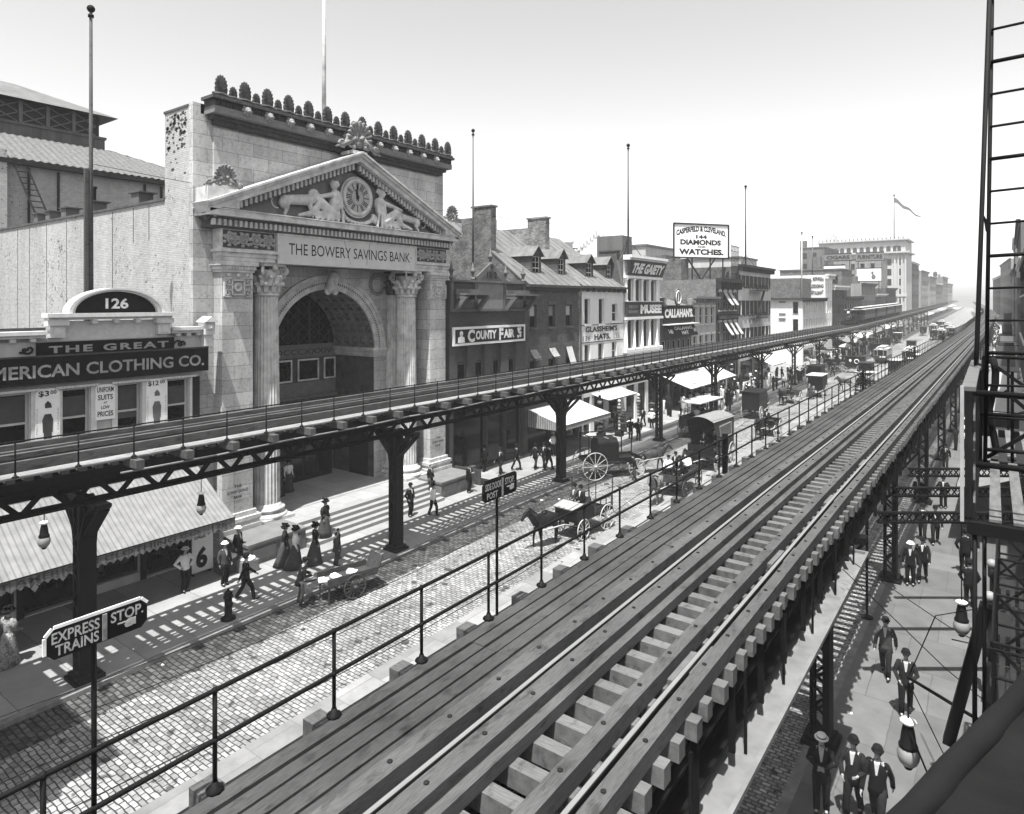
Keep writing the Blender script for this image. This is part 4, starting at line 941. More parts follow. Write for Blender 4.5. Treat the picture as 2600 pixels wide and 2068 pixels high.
m = MB(); m.box(FX + .2, FX + .3, 3.5, 15.72, 8.6, 9.6); s2 = m.build('long_signboard', SIGNB, CB); ftext(s2, 'AMERICAN CLOTHING CO.', FX + .305, 7.35, 15.5, 8.85, 9.32, LETG, bold=.02)
m = MB(); m.box(FX + .2, FX + .33, 3.5, 15.72, 9.601, 9.66); m.build('sign_moulding', WOODM, s2)
m = MB()
for s, y in ((1, 9.2), (-1, 14.3)):
    pts = [(FX + .16, y - s * (.1 + .25 * t_ / 10) - .14 * (1 - t_ / 22) * cos(t_ * .9), 9.85 - .05 * s * 0 + .14 * (1 - t_ / 22) * sin(t_ * .9)) for t_ in range(14)]; m.tube(pts, .04, 5)
m.build('sign_scroll', WOODD, CB)
m = MB(); m.box(FX + .01, FX + .5, 15.45, 15.8, 9.7, 10.2); m.box(FX + .01, FX + .62, 15.4, 15.85, 10.2, 10.75); m.ell((FX + .6, 15.62, 10.5), .14, .14, .14); m.add([(FX, 15.3, 10.75), (FX + .75, 15.3, 10.75), (FX + .75, 15.95, 10.75), (FX, 15.95, 10.75), (FX, 15.62, 11.0), (FX + .75, 15.62, 11.0)], [(0, 1, 5, 4), (1, 2, 5), (2, 3, 4, 5), (0, 4, 3)]); m.build('end_bracket', TRIM, CB)
def poster(y0, y1, z0, z1, name, top, lines, man=0):
    m = MB(); h = z1 - z0; w_ = y1 - y0
    m.prism([(0, 0), (w_, 0), (w_, h * .93), (w_ * .85, h), (w_ * .15, h), (0, h * .93)], .02, (FX + .11, y0, z0), EY, EZ, EX); p = m.build(name, SIGNW, CB); L = MB(); x = FX + .134
    for s, a, b_, c, d in lines: text(L, s, (x, y0 + a * w_, z0 + c * h), EY, EZ, (b_ - a) * w_, (d - c) * h, d=.003, bold=.02)
    L.build('lettering', LETB, p)
    for s, a, side in (('TO ORDER', .96, 1), ('ALL MATERIALS', .10, 0)) if man else ():
        text(MB(), s, (x, y0 + a * w_, z0 + .08 * h), EZ, (0, -1, 0), h * .6, w_ * .07, d=-.003).build('side_lettering', LETG, p)
    if man:
        c = y0 + w_ * .5; g_ = MB(); q = h * .68
        g_.prism([(-.16, .30), (-.18, .55), (-.10, .66), (.10, .66), (.17, .55), (.15, .30)], .004, (x, c, z0 + .03), EY, (0, 0, q / .8), EX)
        g_.prism([(-.14, .0), (-.13, .30), (.12, .30), (.13, 0), (.03, 0), (.0, .22), (-.03, 0)], .0035, (x, c, z0 + .03), EY, (0, 0, q / .8), EX)
        g_.prism([(-.09, .78), (-.10, .86), (.0, .92), (.10, .86), (.13, .78)], .004, (x, c, z0 + .03), EY, (0, 0, q / .8), EX); g_.build('painted_figure', M('poster_ink', .10 if man == 1 else .22, .7, 'plain', .3, 10) if man == 1 else GREYP, p)
poster(9.23, 10.02, 6.2, 8.42, 'trousers_poster', 1, [('$3', .12, .55, .86, .965), ('00', .6, .85, .90, .965)], 1)
poster(11.23, 11.94, 7.0, 8.38, 'uniform_poster', 1, [('UNIFORM', .08, .92, .78, .93), ('SUITS', .12, .88, .56, .71), ('AT', .4, .6, .45, .51), ('LOW', .28, .72, .30, .40), ('PRICES', .1, .9, .09, .24)])
poster(13.14, 14.0, 6.2, 8.42, 'suit_poster', 1, [('$12', .08, .58, .86, .965), ('00', .64, .88, .90, .965)], 2)
m = MB(); m.box(FX + .004, FX + .12, 15.1, 15.42, 6, 8.35); m.build('side_signboard', WOODD, CB)
aw = awning(CB, FX, 2.2, 15.42, 4.35, 2.66, -25.5, STRIPE, .42, scallop=52)
ftext(aw, 'THE GREAT AMERICAN CLOTHING CO. -126-', -25.49, 5.0, 15.2, 2.40, 2.60, M('faded_awning_letter', .10, .8), d=.004, bold=.01)
gs = thing('sale_placard', (-27.0, 15.2, .15), 'white GREAT SALE placard standing at the shop entrance below the striped awning', 'sign')
m = MB(); m.box(-26.95, -26.9, 14.35, 15.25, .3, 2.3); m.build('board', SIGNW, gs)
L = MB(); text(L, 'GREAT', (-26.895, 14.42, 1.95), EY, EZ, .75, .26, d=.004, bold=.03); text(L, 'SALE', (-26.895, 14.42, 1.7), EY, EZ, .5, .17, d=.004, bold=.03); text(L, '6', (-26.895, 14.5, .45), EY, EZ, .5, .9, d=.004, bold=.05); L.build('lettering', LETB, gs)
m = MB(); m.box(-27.3, -26.952, 14.4, 14.46, .16, 2.2); m.box(-27.3, -26.952, 15.14, 15.2, .16, 2.2); m.build('prop', WOODD, gs)
m = MB(); w_ = 12.8 / 6
for i in range(7): y = 2.4 + w_ * i; m.box(FX + .004, FX + .06, max(2, y - .115), min(15.43, y + .115), .16, 3.6)
m.box(FX + .004, FX + .08, 2, 15.43, 3.601, 4.3); m.build('dark_shop_front', WOODD, CB)
r_ = random.Random(9); m = MB()
for k in range(46):
    y, z = r_.uniform(3, 15), r_.uniform(.9, 3.3); m.box(FX + .09, FX + .14, y, y + r_.uniform(.08, .3), z, z + r_.uniform(.1, .4))
tag(m.build('hung_clothes', M('hung_clothing', .09, .9, 'plain', .9, 5), CB), kind='stuff')
m = MB()
for y, z in ((9.2, 1.2), (9.25, 2.1), (10.1, 1.3), (10.1, 2.2), (14.0, 2.3), (14.1, 1.6)): m.prism([(0, -.16), (.12, 0), (0, .16), (-.12, 0)], .02, (FX + .16, y, z), EY, EZ, EX)
m.build('price_cards', SIGNW, CB)
# --- County Fair
hol = [(a, b_, 6.3, 8.75) for a, b_ in ((32.91, 33.95), (34.77, 35.8), (36.74, 37.7), (38.58, 39.55))] + [(32.5, 36.0, .5, 4.4), (36.1, 38.2, .16, 4.4), (38.3, 40.3, .5, 4.4)]
CF = building('stucco_shop', 'brown stucco shop with COUNTY FAIR signboard, small gable and bracketed balconies', 32.12, 40.58, 13.05, FX, 10, BRICK_S, hol, cat='shop', rec=.3)
for i, h_ in enumerate(hol[:4]):
    wd = window(CF, FX, *h_, rec=.3, frame=M('brown_sash', .16, .6), style='sash'); blind(wd, FX, h_[0] + .07, h_[1] - .07, 7.6, 8.7, .3, mat=SHADE)
for h_ in hol[4:]: window(CF, FX, *h_, rec=.3, style='none', frame=M('brown_sash', .16), sill=False, name='shop_window')
m = MB(); m.box(FX + .003, FX + .16, 32.15, 40.6, 11.0, 11.16); m.box(FX + .003, FX + .2, 32.15, 40.6, 12.98, 13.12)
for y in (32.3, 34.75, 38.05, 40.45): m.box(FX + .003, FX + .1, y - .12, y + .12, 11.16, 13.0)
m.build('string_course', GREYP, CF)
m = MB(); m.box(FX + .004, FX + .06, 34.95, 37.85, 11.17, 12.97); m.build('plaster_panel', M('pale_plaster', .38, .8, 'plain', .15, 2), CF)
m = MB(); m.prism([(34.85, 13.12), (38.0, 13.12), (36.42, 14.1)], .3, (FX - .2, 0, 0), EY, EZ, EX); gb = m.build('date_gable', M('brown_gable', .17, .8), CF)
m = MB(); m.beam((FX + .05, 34.75, 13.1), (FX + .05, 36.45, 14.2), .4, .12, EX); m.beam((FX + .05, 38.1, 13.1), (FX + .05, 36.4, 14.2), .4, .12, EX); m.build('gable_coping', GREYP, gb); ftext(gb, '18·2', FX + .11, 35.9, 37.0, 13.3, 13.75, LETB, d=.02, bold=.02)
m = MB()
for y in (32.3, 34.5, 36.42, 38.2, 40.4):
    z = 14.2 if abs(y - 36.42) < .1 else 13.12; m.lathe([(.2, 0), (.2, .15), (.1, .2), (.16, .5), (.28, .6), (.12, .75), (.1, .85), (.02, 1.2)], (FX, y, z), 4)
    m.build('finial', GREYP, CF); m = MB()
for a, b_ in ((32.5, 35.0), (38.0, 40.9)):
    m = MB(); m.box(FX + .2, FX + 1.15, a, b_, 12.1, 12.22); m.box(FX + .2, FX + .3, a, b_, 12.22, 12.5)
    for y in (a + .15, b_ - .15): m.beam((FX + .1, y, 11.1), (FX + 1.0, y, 12.05), .22, .3); m.box(FX + .2, FX + .9, y - .12, y + .12, 11.85, 12.099)
    m.box(FX + .02, FX + .1, a + .3, b_ - .3, 11.2, 11.8); m.build('bracketed_balcony', GREYP, CF)
sg = MB().box(FX + .05, FX + .16, 32.3, 40.45, 8.76, 9.99).build('county_signboard', SIGNW, CF)
MB().box(FX + .161, FX + .17, 32.5, 40.25, 8.92, 9.83).build('dark_field', M('brown_sign_field', .05, .6), sg)
L = MB(); text(L, 'C', (FX + .172, 33.75, 8.95), EY, EZ, .75, .85, d=.004, bold=.05); text(L, 'OUNTY', (FX + .172, 34.6, 9.08), EY, EZ, 2.3, .62, d=.004, bold=.05); text(L, 'F', (FX + .172, 37.2, 8.95), EY, EZ, .5, .85, d=.004, bold=.05); text(L, 'AIR', (FX + .172, 37.75, 9.08), EY, EZ, 1.3, .62, d=.004, bold=.05); L.build('lettering', LETW, sg)
m = MB(); m.ell((FX + .175, 33.1, 9.55), .012, .18, .18, 12, 8); m.prism([(-.35, 0), (.35, 0), (.3, .35), (.1, .42), (-.1, .42), (-.3, .35)], .01, (FX + .172, 33.1, 8.96), EY, EZ, EX); m.build('painted_bust', LETW, sg)
m = MB()
for i in range(7): m.ell((FX + .175, 39.65 + .16 * cos(i * 2.2), 9.38 + .3 * sin(i * 1.3)), .01, .14, .12, 8, 6)
m.build('painted_scroll', LETW, sg)
m = MB(); m.box(FX + .05, FX + 1.2, 33.0, 40.3, 6.0, 6.06); m.beam((FX + .1, 33.0, 6.3), (FX + 1.2, 33.0, 6.05), .05); m.build('canopy', M('pale_canopy', .6, .6), CF)
# --- brick house with dormers, and the white hatter's house
def gable_wall(b, y, zc, n='party_wall', mat=BRICK_W, x1=-32.3):
    m = MB(); pts = [(FX - .05, 0.16), (FX - .05, 13.05), (x1 + .7, 15.55), (x1 + .7, zc), (x1 - 1.2, zc), (x1 - 1.2, zc - .75), (-42, zc - .75), (-42, .16)]
    m.prism(pts, .4, (0, y, 0), EX, EZ, EY); w_ = m.build(n, mat, b)
    m = MB(); m.box(x1 - 1.3, x1 + .8, y - .08, y + .75, zc, zc + .14); m.box(x1 - 1.2, x1 + .7, y + .401, y + .65, 15, zc); m.build('chimney', mat, w_)
    m = MB(); m.beam((FX + .05, y + .2, 13.12), (x1 + .7, y + .2, 15.62), .5, .1); m.build('coping', ROOFT, w_)
def dormer(b, y0, y1, x, z0, z1, zp, side, arch=True, nm='dormer'):
    m = MB(); ym = (y0 + y1) / 2; xb = x - 3.2
    m.box(xb, x, y0, y1, z0, z1, skip='e'); m.grid_wall(x, y0, y1, z0, z1, [(y0 + .22, y1 - .22, z0 + .25, z1 - .05)], .12)
    m.prism([(y0, z1), (y1, z1), (ym, zp)], .1, (x - .1, 0, 0), EY, EZ, EX); d = m.build(nm, side, b)
    window(d, x, y0 + .22, y1 - .22, z0 + .25, z1 - .05, .12, style='six', frame=TRIM, fw=.05)
    m = MB()
    for s, ye in ((-1, y0 - .18), (1, y1 + .18)): m.quad((x + .25, ye, z1 - .05), (x + .25, ym, zp + .12), (xb - .8, ym, zp + .12), (xb - .8, ye, z1 - .05)); m.quad((x + .25, ye, z1 - .13), (x + .25, ym, zp + .03), (x + .25, ym, zp + .12), (x + .25, ye, z1 - .05))
    m.build('dormer_roof', M('weathered_dormer_roof', .26, .7, 'vert', .3, 1.5), d)
def pitched(b, y0, y1, mat=ROOFT, zr=18.1, xr=-35.6, ze=13.0):
    m = MB(); n = 8
    for i in range(n):
        a, c = y0 + (y1 - y0) * i / n, y0 + (y1 - y0) * (i + 1) / n; m.quad((FX + .35, a, ze), (FX + .35, c, ze), (xr, c, zr), (xr, a, zr)); m.beam((FX + .35, a, ze + .02), (xr, a, zr + .02), .05, .05)
    m.quad((xr, y0, zr), (xr, y1, zr), (-43, y1, ze), (-43, y0, ze)); return m.build('pitched_roof', mat, b)
hol = [(a, a + .95, 9.66, 11.44) for a in (41.26, 43.9, 46.52)] + [(a, a + .95, 6.2, 8.02) for a in (41.26, 43.9, 46.52)] + [(41.0, 44.0, .4, 3.3), (44.3, 45.6, .16, 3.3), (45.9, 48.2, .4, 3.3)]
BH2 = building('brick_house', 'dark brick house with two weatherboarded dormers and three windows a floor', 40.62, 48.5, 13.0, FX, 14, BRICK, hol, cat='house')
for i, h_ in enumerate(hol[:6]):
    wd = window(BH2, FX, *h_, style='sash', frame=M('brown_sash', .16), rec=.2); blind(wd, FX, h_[0] + .1, h_[1] - .1, (h_[2] + h_[3]) / 2, h_[3] - .1, .2, mat=SHADEL if i % 2 else CANVAS)
    MB().box(FX + .004, FX + .05, h_[0] - .1, h_[1] + .1, h_[3] + .01, h_[3] + .25).build('lintel', M('brownstone', .2), BH2)
    if i > 2: awning(BH2, FX, h_[0], h_[1], h_[3], h_[3] - (.7 if i < 5 else 1.6), FX + .55, M('tattered_canvas', .55, .8, 'plain', .4, 6) if i < 5 else CANVAS, .1)
for h_ in hol[6:]: window(BH2, FX, *h_, style='none', frame=WOODD, sill=False, name='shop_window')
cornice(BH2, FX, 40.6, 48.5, 13.0, .45, .45, M('brown_cornice', .12, .8), 0)
pitched(BH2, 40.65, 48.5); gable_wall(BH2, 40.6, 19.1); gable_wall(BH2, 48.35, 19.0, mat=M('chalky_brick', .34, .9, 'bricks', .5, 1.0, sx=.25, sy=.1, joint=.4, mort=.012))
for a, b_ in ((43.1, 44.5), (47.0, 48.25)): dormer(BH2, a, b_, -29.5, 13.2, 15.35, 16.05, M('weatherboard', .20, .8, 'bricks', .3, 2, sx=9, sy=.16, joint=.08, mort=.02))
aw = awning(BH2, FX, 41.0, 48.3, 3.5, 2.6, -25.2, CANVAS, .4, side=STRIPEX, scallop=24)
ftext(aw, 'THE ANNEX', -25.19, 45.0, 47.2, 2.38, 2.52, LETG, d=.004)
hol = [(49.59, 50.6, 9.7, 11.95), (52.14, 53.18, 9.66, 11.96), (54.68, 55.79, 9.86, 11.5), (49.59, 50.6, 6.3, 7.96), (52.05, 53.1, 6.3, 7.95), (54.65, 55.6, 6.3, 7.97), (49.4, 50.6, .16, 3.4), (51.3, 53.2, .16, 3.4), (54, 56.5, .4, 3.4)]
GH = building('hat_shop', "white painted GLASSHEIM'S HATS shop with two round-headed dormers", 48.78, 56.95, 13.0, FX, 14, WHITE, hol, side=BRICK_W, cat='shop')
for h_ in hol[:6]: window(GH, FX, *h_, style='sash' if h_[0] > 54 else 'none', frame=TRIM, rec=.25)
for h_ in hol[6:]: window(GH, FX, *h_, style='none', frame=WOODD, sill=False, name='shop_window')
m = MB()
for z in (9.62, 8.12): m.box(FX + .003, FX + .03, 48.85, 56.9, z, z + .05)
m.build('sign_border', LETB, GH)
ftext(GH, "GLASSHEIM'S", FX + .01, 49.75, 55.7, 9.02, 9.5, LETB, d=.01, bold=.03); ftext(GH, 'HATS.', FX + .01, 51.3, 54.3, 8.3, 8.82, LETB, d=.01, bold=.04); ftext(GH, '136', FX + .01, 49.3, 50.6, 8.3, 8.72, GREYP, d=.01); ftext(GH, '136', FX + .01, 55.0, 56.2, 8.3, 8.72, GREYP, d=.01)
cornice(GH, FX, 48.8, 57.0, 13.05, .4, .45, M('brown_cornice', .12), 1.0); pitched(GH, 48.8, 57, M('patched_tin_roof', .30, .6, 'vert', .3, 1.2)); gable_wall(GH, 56.6, 16.5, mat=BRICK, x1=-29.6)
for a, b_ in ((51.5, 52.9), (55.3, 56.6)): dormer(GH, a, b_, -29.4, 13.2, 15.2, 15.85, M('tarpaper', .12, .9, 'plain', .4, 2))
m = MB(); m.tube([(FX + .15, 48.72, .2), (FX + .15, 48.72, 12.5)], .07, 6); m.build('downpipe', IRON2, GH)
aw = awning(GH, FX, 50.8, 56.6, 3.6, 3.2, -26.6, CANVAS, .08)
# --- the Gaiety Musee
gw = [(57.55 + 1.78 * i, 58.75 + 1.78 * i) for i in range(4)]
hol = [(a, b_, 11.75, 13.88) for a, b_ in gw] + [(a, b_, 7.2, 9.88) for a, b_ in gw] + [(57.6, 59.5, .16, 3.6), (60.2, 62, .16, 3.6), (62.6, 65, .3, 3.6)]
GA = building('musee_theatre', 'white columned GAIETY MUSEE theatre with slanted roof sign and tall windows', 57.0, 65.5, 15.9, FX, 14, WHITE, hol, side=BRICK, cat='theatre', rec=.14)
for h_ in hol[:8]:
    wd = window(GA, FX, *h_, style='none', frame=WOODM, rec=.14, sill=False, fw=.05); 
    if h_[0] > 58 and h_[2] > 10: blind(wd, FX, h_[0] + .2, h_[1] - .1, h_[2], h_[3], .14, mat=SHADE)
for h_ in hol[8:]: window(GA, FX, *h_, style='none', frame=WOODD, sill=False, name='doorway')
m = MB()
for y in [57.2 + 1.78 * i for i in range(5)]:
    for z0, z1 in ((11.7, 13.9), (7.1, 9.9)): m.lathe([(.22, 0), (.22, .12), (.16, .16), (.15, z1 - z0 - .2), (.22, z1 - z0 - .1), (.22, z1 - z0)], (FX + .16, min(max(y, 57.25), 65.2), z0), 8)
m.build('half_columns', WHITE, GA)
m = MB(); m.box(FX + .005, FX + .35, 57.0, 65.5, 13.95, 14.2); m.box(FX + .005, FX + .4, 57.0, 65.5, 9.95, 10.2); m.box(FX + .005, FX + .35, 57.0, 65.5, 6.8, 7.1); m.box(FX + .005, FX + .35, 57.0, 65.5, 11.68, 11.74); m.box(FX + .005, FX + .9, 56.95, 65.6, 15.9, 16.15); m.box(FX + .005, FX + .7, 56.95, 65.6, 15.7, 15.899); m.build('entablature', WHITE, GA)
m = MB(); m.beam((FX + .3, 61.3, 14.25), (FX + .85, 61.3, 15.68), 8.1, .08, EX); gsn = m.build('slanted_signboard', SIGNG, GA); text(MB(), 'THE GAIETY', (FX + .43, 57.7, 14.45), EY, Vector((.36, 0, .93)).normalized(), 7.2, 1.05, d=.03, bold=.05, shear=.1).build('lettering', LETW, gsn)
m = MB(); m.box(FX + .15, FX + .3, 57.1, 65.4, 10.25, 11.66); gs2 = m.build('musee_signboard', SIGNG, GA); ftext(gs2, 'MUSEE', FX + .305, 60.1, 65.2, 10.5, 11.4, LETW, bold=.06); ftext(gs2, 'THE NEW', FX + .305, 57.5, 59.6, 11.05, 11.35, LETG); ftext(gs2, 'BOWERY', FX + .305, 57.5, 59.6, 10.6, 10.85, LETG)
m = MB(); m.box(FX + .36, FX + .42, 57.1, 65.4, 6.15, 6.72); q = m.build('name_band', SIGNW, GA); ftext(q, 'DR. WILLIAMS', FX + .425, 58.3, 64.6, 6.25, 6.62, LETB)
m = MB(); m.box(-34, -31, 62, 64.2, 15.9, 18.6); m.build('chimney', GREYP, GA)
# --- Callahan's
hol = [(66.1 + 1.45 * i, 67.1 + 1.45 * i, 6.0, 7.5) for i in range(6)] + [(66, 69, .3, 3.4), (69.4, 71, .16, 3.4), (71.4, 74, .3, 3.4)]
CA = building('hat_store', "low CALLAHAN'S hat store with black fascia sign and oval shield", 65.55, 74.4, 11.1, FX, 12, GREYP, hol, side=BRICK_W, cat='shop')
for h_ in hol: window(CA, FX, *h_, style='none', frame=TRIM if h_[2] > 5 else WOODD, sill=h_[2] > 5)
q = MB().box(FX + .2, FX + .35, 65.7, 74.3, 9.75, 11.15).build('fascia_sign', SIGNB, CA); ftext(q, "CALLAHAN'S.", FX + .355, 65.95, 74.1, 9.95, 10.95, LETW, bold=.06)
m = MB()
for i in range(44): m.box(FX + .2, FX + .32, 65.8 + .195 * i, 65.9 + .195 * i, 9.45, 9.74)
m.build('fringe', DARKP, CA)
m = MB(); m.beam((FX + .9, 70, 7.9), (FX + .35, 70, 9.2), 8.6, .08, EX); q = m.build('slanted_signboard', SIGNB, CA); uu = Vector((-.39, 0, .92)).normalized()
for s, a, b_, c, h_ in (("CALLAHAN'S", 68.0, 73.2, .72, .42), ('HAT', 69.6, 71.6, .16, .42), ('140', 66.2, 67.3, .35, .5), ('140', 73.3, 74.1, .35, .5)): text(MB(), s, tuple(Vector((FX + .945, a, 7.95)) + uu * c), EY, uu, b_ - a, h_, d=.02, bold=.05).build('lettering', LETW, q)
m = MB(); m.box(FX + .2, FX + 1.1, 65.6, 74.4, 9.2, 9.3); m.build('hood', TRIM, CA)
m = MB(); m.prism([(.85 * cos(2 * pi * i / 24), .98 * sin(2 * pi * i / 24)) for i in range(24)], .15, (FX + .1, 70, 12.2), EY, EZ, EX); q = m.build('oval_shield', GREYP, CA); m = MB(); m.torus((FX + .26, 70, 12.2), .7, .06, 'x', 20, 5); m.beam((FX + .27, 70, 11.5), (FX + .27, 70, 12.9), .12, .03, EX); m.build('shield_rim', LETW, q)
m = MB()
for y in (66.2, 73.8): m.lathe([(.4, 0), (.4, .3), (.3, .4), (.45, .9), (.1, 1.0)], (FX + .1, y, 11.15), 6)
m.build('urn', GREYP, CA)
m = MB(); m.quad((FX - .3, 65.6, 11.3), (FX - .3, 74.4, 11.3), (-40, 74.4, 14.6), (-40, 65.6, 14.6)); m.quad((FX - .3, 74.39, 11.3), (-40, 74.39, 14.6), (-40, 74.39, 11)); m.quad((FX - .3, 65.61, 11.3), (-40, 65.61, 11), (-40, 65.61, 14.6)); m.build('lean_roof', ROOFT, CA)
q = awning(CA, FX, 65.7, 74.3, 3.9, 2.7, -25.0, CANVAS, .12)
m = MB(); m.box(FX + .5, FX + 3.42, 68.4, 68.6, 3.0, 3.02); m.build('awning_seam', DARKP, q)
# --- grey house, brick house with awnings, shuttered house
def rows(y0, n, pitch, w_, zs): return [(y0 + pitch * i, y0 + pitch * i + w_, a, b_) for a, b_ in zs for i in range(n)]
hol = rows(75.2, 4, 1.98, 1.05, ((9.0, 11.0), (5.8, 7.65))) + [(75, 78.5, .3, 3.4), (79, 82.6, .3, 3.4)]
b = building('grey_house', 'pale grey four-window house with heavy bracketed cornice beside the hat store', 74.45, 82.9, 12.0, FX, 16, M('pale_grey_wall', .85, .8, 'vert', .15, 1), hol, side=BRICK_W, cat='house')
for h_ in hol: 
    window(b, FX, *h_, style='sash' if h_[2] > 5 else 'none', frame=TRIM, sill=h_[2] > 5)
    if h_[2] > 5: MB().box(FX + .003, FX + .2, h_[0] - .15, h_[1] + .15, h_[3] + .1, h_[3] + .3).build('window_hood', TRIM, b)
cornice(b, FX, 74.45, 82.9, 12.35, .6, .7, M('grey_cornice', .34, .7), .9)
awning(b, FX, 75, 82.5, 3.8, 2.6, -25.6, CANVAS, .15)
hol = rows(83.9, 4, 2.0, 1.1, ((10.6, 13.0), (6.4, 9.1))) + [(84, 87.5, .3, 3.4), (88, 91.4, .3, 3.4)]
b = building('jeweller_house', 'dark brick house with white window awnings below the big roof signboard', 82.95, 91.8, 14.6, FX, 16, BRICK, hol, side=M('grey_side_brick', .28, .9, 'bricks', .3, 1, sx=.25, sy=.1, joint=.36, mort=.01), cat='house')
for i, h_ in enumerate(hol):
    window(b, FX, *h_, style='sash' if h_[2] > 5 else 'none', frame=TRIM, sill=h_[2] > 5)
    if h_[2] > 5:
        MB().prism([(0, 0), (1.3, 0), (1.3, .15), (.65, .42), (0, .15)], .1, (FX + .003, h_[0] - .1, h_[3] + .02), EY, EZ, EX).build('window_head', TRIM, b)
        if i in (1, 2, 5, 6, 7): awning(b, FX, h_[0] - .05, h_[1] + .05, h_[3], h_[3] - 1.7, FX + 1.1, CANVAS, .12)
cornice(b, FX, 82.95, 91.8, 14.75, 1.1, .8, M('dark_cornice', .06, .7), 1.1)
q = MB().box(FX + .1, FX + .2, 83.1, 91.6, 9.35, 10.05).build('name_band', SIGNB, b); ftext(q, 'CASPERFELD & CLEVELAND', FX + .205, 83.6, 91.2, 9.5, 9.9, LETG)
m = MB(); m.box(-36, -33, 83, 85.5, 14.6, 17.4); m.box(-41, -36.5, 86, 91.6, 14.61, 18.2); m.build('roof_house', BRICK_W, b)
m = MB()
for y in [88.2 + .4 * i for i in range(9)]: m.tube([(FX + .3, y, 14.76), (FX + .3, y, 19.2)], .04, 4)
for z in (15.5, 16.5, 17.5, 18.5, 19.2): m.tube([(FX + .3, 88, z), (FX + .3, 91.6, z)], .05, 4)
m.build('skeleton_sign_frame', IRON2, b); ftext(b, 'CASPERFELD', FX + .35, 88.2, 91.5, 18.3, 18.9, LETW, name='skeleton_lettering'); ftext(b, '& CLEVELAND', FX + .35, 88.2, 91.5, 16.9, 17.5, LETG, name='skeleton_lettering')
q = MB().prism([(0, 0), (2.2, 0), (2.2, 1.6), (1.1, 2.6), (0, 1.6)], .2, (-30, 89.4, 18.65), EY, EZ, EX).build('number_gable', SIGNW, b); ftext(q, '144', -29.79, 89.9, 91.1, 19.2, 20.2, LETB)
hol = rows(92.6, 8, 2.0, 1.0, ((13.8, 15.45), (9.85, 11.9), (6.0, 8.0))) + [(93, 99, .3, 3.4), (100, 107.5, .3, 3.4)]
b = building('shuttered_house', 'tall pale house with rows of open dark shutters and dark dentilled cornice', 91.95, 108.5, 16.6, FX, 16, M('pale_stucco_wall', 1.05, .8, 'vert', .12, .8), hol, side=BRICK_W, cat='house')
for h_ in hol:
    window(b, FX, *h_, style='sash' if h_[2] > 5 else 'none', frame=WOODD, sill=h_[2] > 5)
    if h_[2] > 5:
        m = MB()
        for y in (h_[0] - .47, h_[1] + .02): m.box(FX + .02, FX + .09, y, y + .45, h_[2], h_[3])
        m.build('shutters', DARKP, b)
cornice(b, FX, 91.95, 108.5, 16.9, .7, .8, M('dark_cornice', .06), .8)
m = MB()
for z in (9.3, 13.3):
    m.box(FX + .1, FX + 1.1, 97.0, 103, z, z + .08)
    for y in (97, 103): m.box(FX + .1, FX + 1.1, y - .03, y + .03, z + .8, z + .86)
    m.box(FX + 1.07, FX + 1.1, 97, 103, z + .8, z + .86)
    for k in range(20): m.box(FX + 1.07, FX + 1.1, 97 + .3 * k, 97.04 + .3 * k, z + .08, z + .8)
m.beam((FX + .9, 98, 9.4), (FX + .9, 101.5, 13.3), .1, .3, EX); m.build('fire_balcony', IRON, b)
awning(b, FX, 97, 104, 4.2, 2.7, -25, CANVAS, .1)
# --- white corner hotel with its south wall on the cross street
hol = rows(131.2, 9, 2.14, .95, ((9.55, 11.8), (6.3, 8.5), (3.4, 5.2))) + [(131, 140, .3, 2.9), (141, 150, .3, 2.9)]
HO = building('white_hotel', 'white three-storey corner building with close rows of narrow windows over the cross street', 130.4, 150.6, 12.0, FX, 14, WHITE2, hol, side=WHITE2, cat='hotel')
for h_ in hol: window(HO, FX, *h_, style='none', frame=WHITE, sill=False)
cornice(HO, FX, 130.3, 150.6, 12.5, .55, .6, M('dark_cornice', .06), .9)
m = MB(); m.box(-42, FX + .5, 129.85, 130.39, 12.1, 12.48); m.build('side_cornice', M('dark_cornice', .06), HO)
for x0, x1 in ((-30.15, -29.1), (-35.4, -34.2)):
    for z0, z1 in ((9.55, 11.8), (6.3, 8.6)):
        m = MB(); m.box(x0, x1, 130.3, 130.38, z0, z1); q = m.build('window', TRIM, HO); MB().box(x0 + .08, x1 - .08, 130.27, 130.299, z0 + .08, z1 - .08).build('pane', GLASS, q)
m = MB()
for z0, z1 in ((11.6, 11.85), (9.45, 9.6), (8.4, 8.7)): m.box(-32.6, -31.4, 130.25, 130.39, z0, z1)
m.build('blind_window_trim', GREYP, HO)
m = MB(); m.box(-42, -31, 140, 150, 12, 16.5); m.build('rear_wall', BRICK_W, HO)
hol = rows(151.2, 3, 2.3, .9, ((13.3, 15.6), (9.3, 11.8), (5.5, 8.0)))
b = building('lodging_house', 'narrow white lodging house with painted wall sign above the white corner hotel', 150.65, 158.0, 17.3, FX, 12, WHITE, hol, side=WHITE2, cat='building')
for h_ in hol: window(b, FX, *h_, style='none', frame=WHITE, sill=False)
cornice(b, FX, 150.65, 158, 17.5, .8, .8, TRIM, 1.2)
for s, z, w_ in (('L. REINKEN', 15.9, 2.6), ('LODGING', 14.6, 2.6), ('RESTAURANT', 13.4, 2.6)): text(MB(), s, (-31.3, 150.6, z), EX, EZ, w_, .75, d=.02, bold=.04, arch=.25 if z > 15 else (-.25 if z < 14 else 0)).build('lettering', LETB, b)
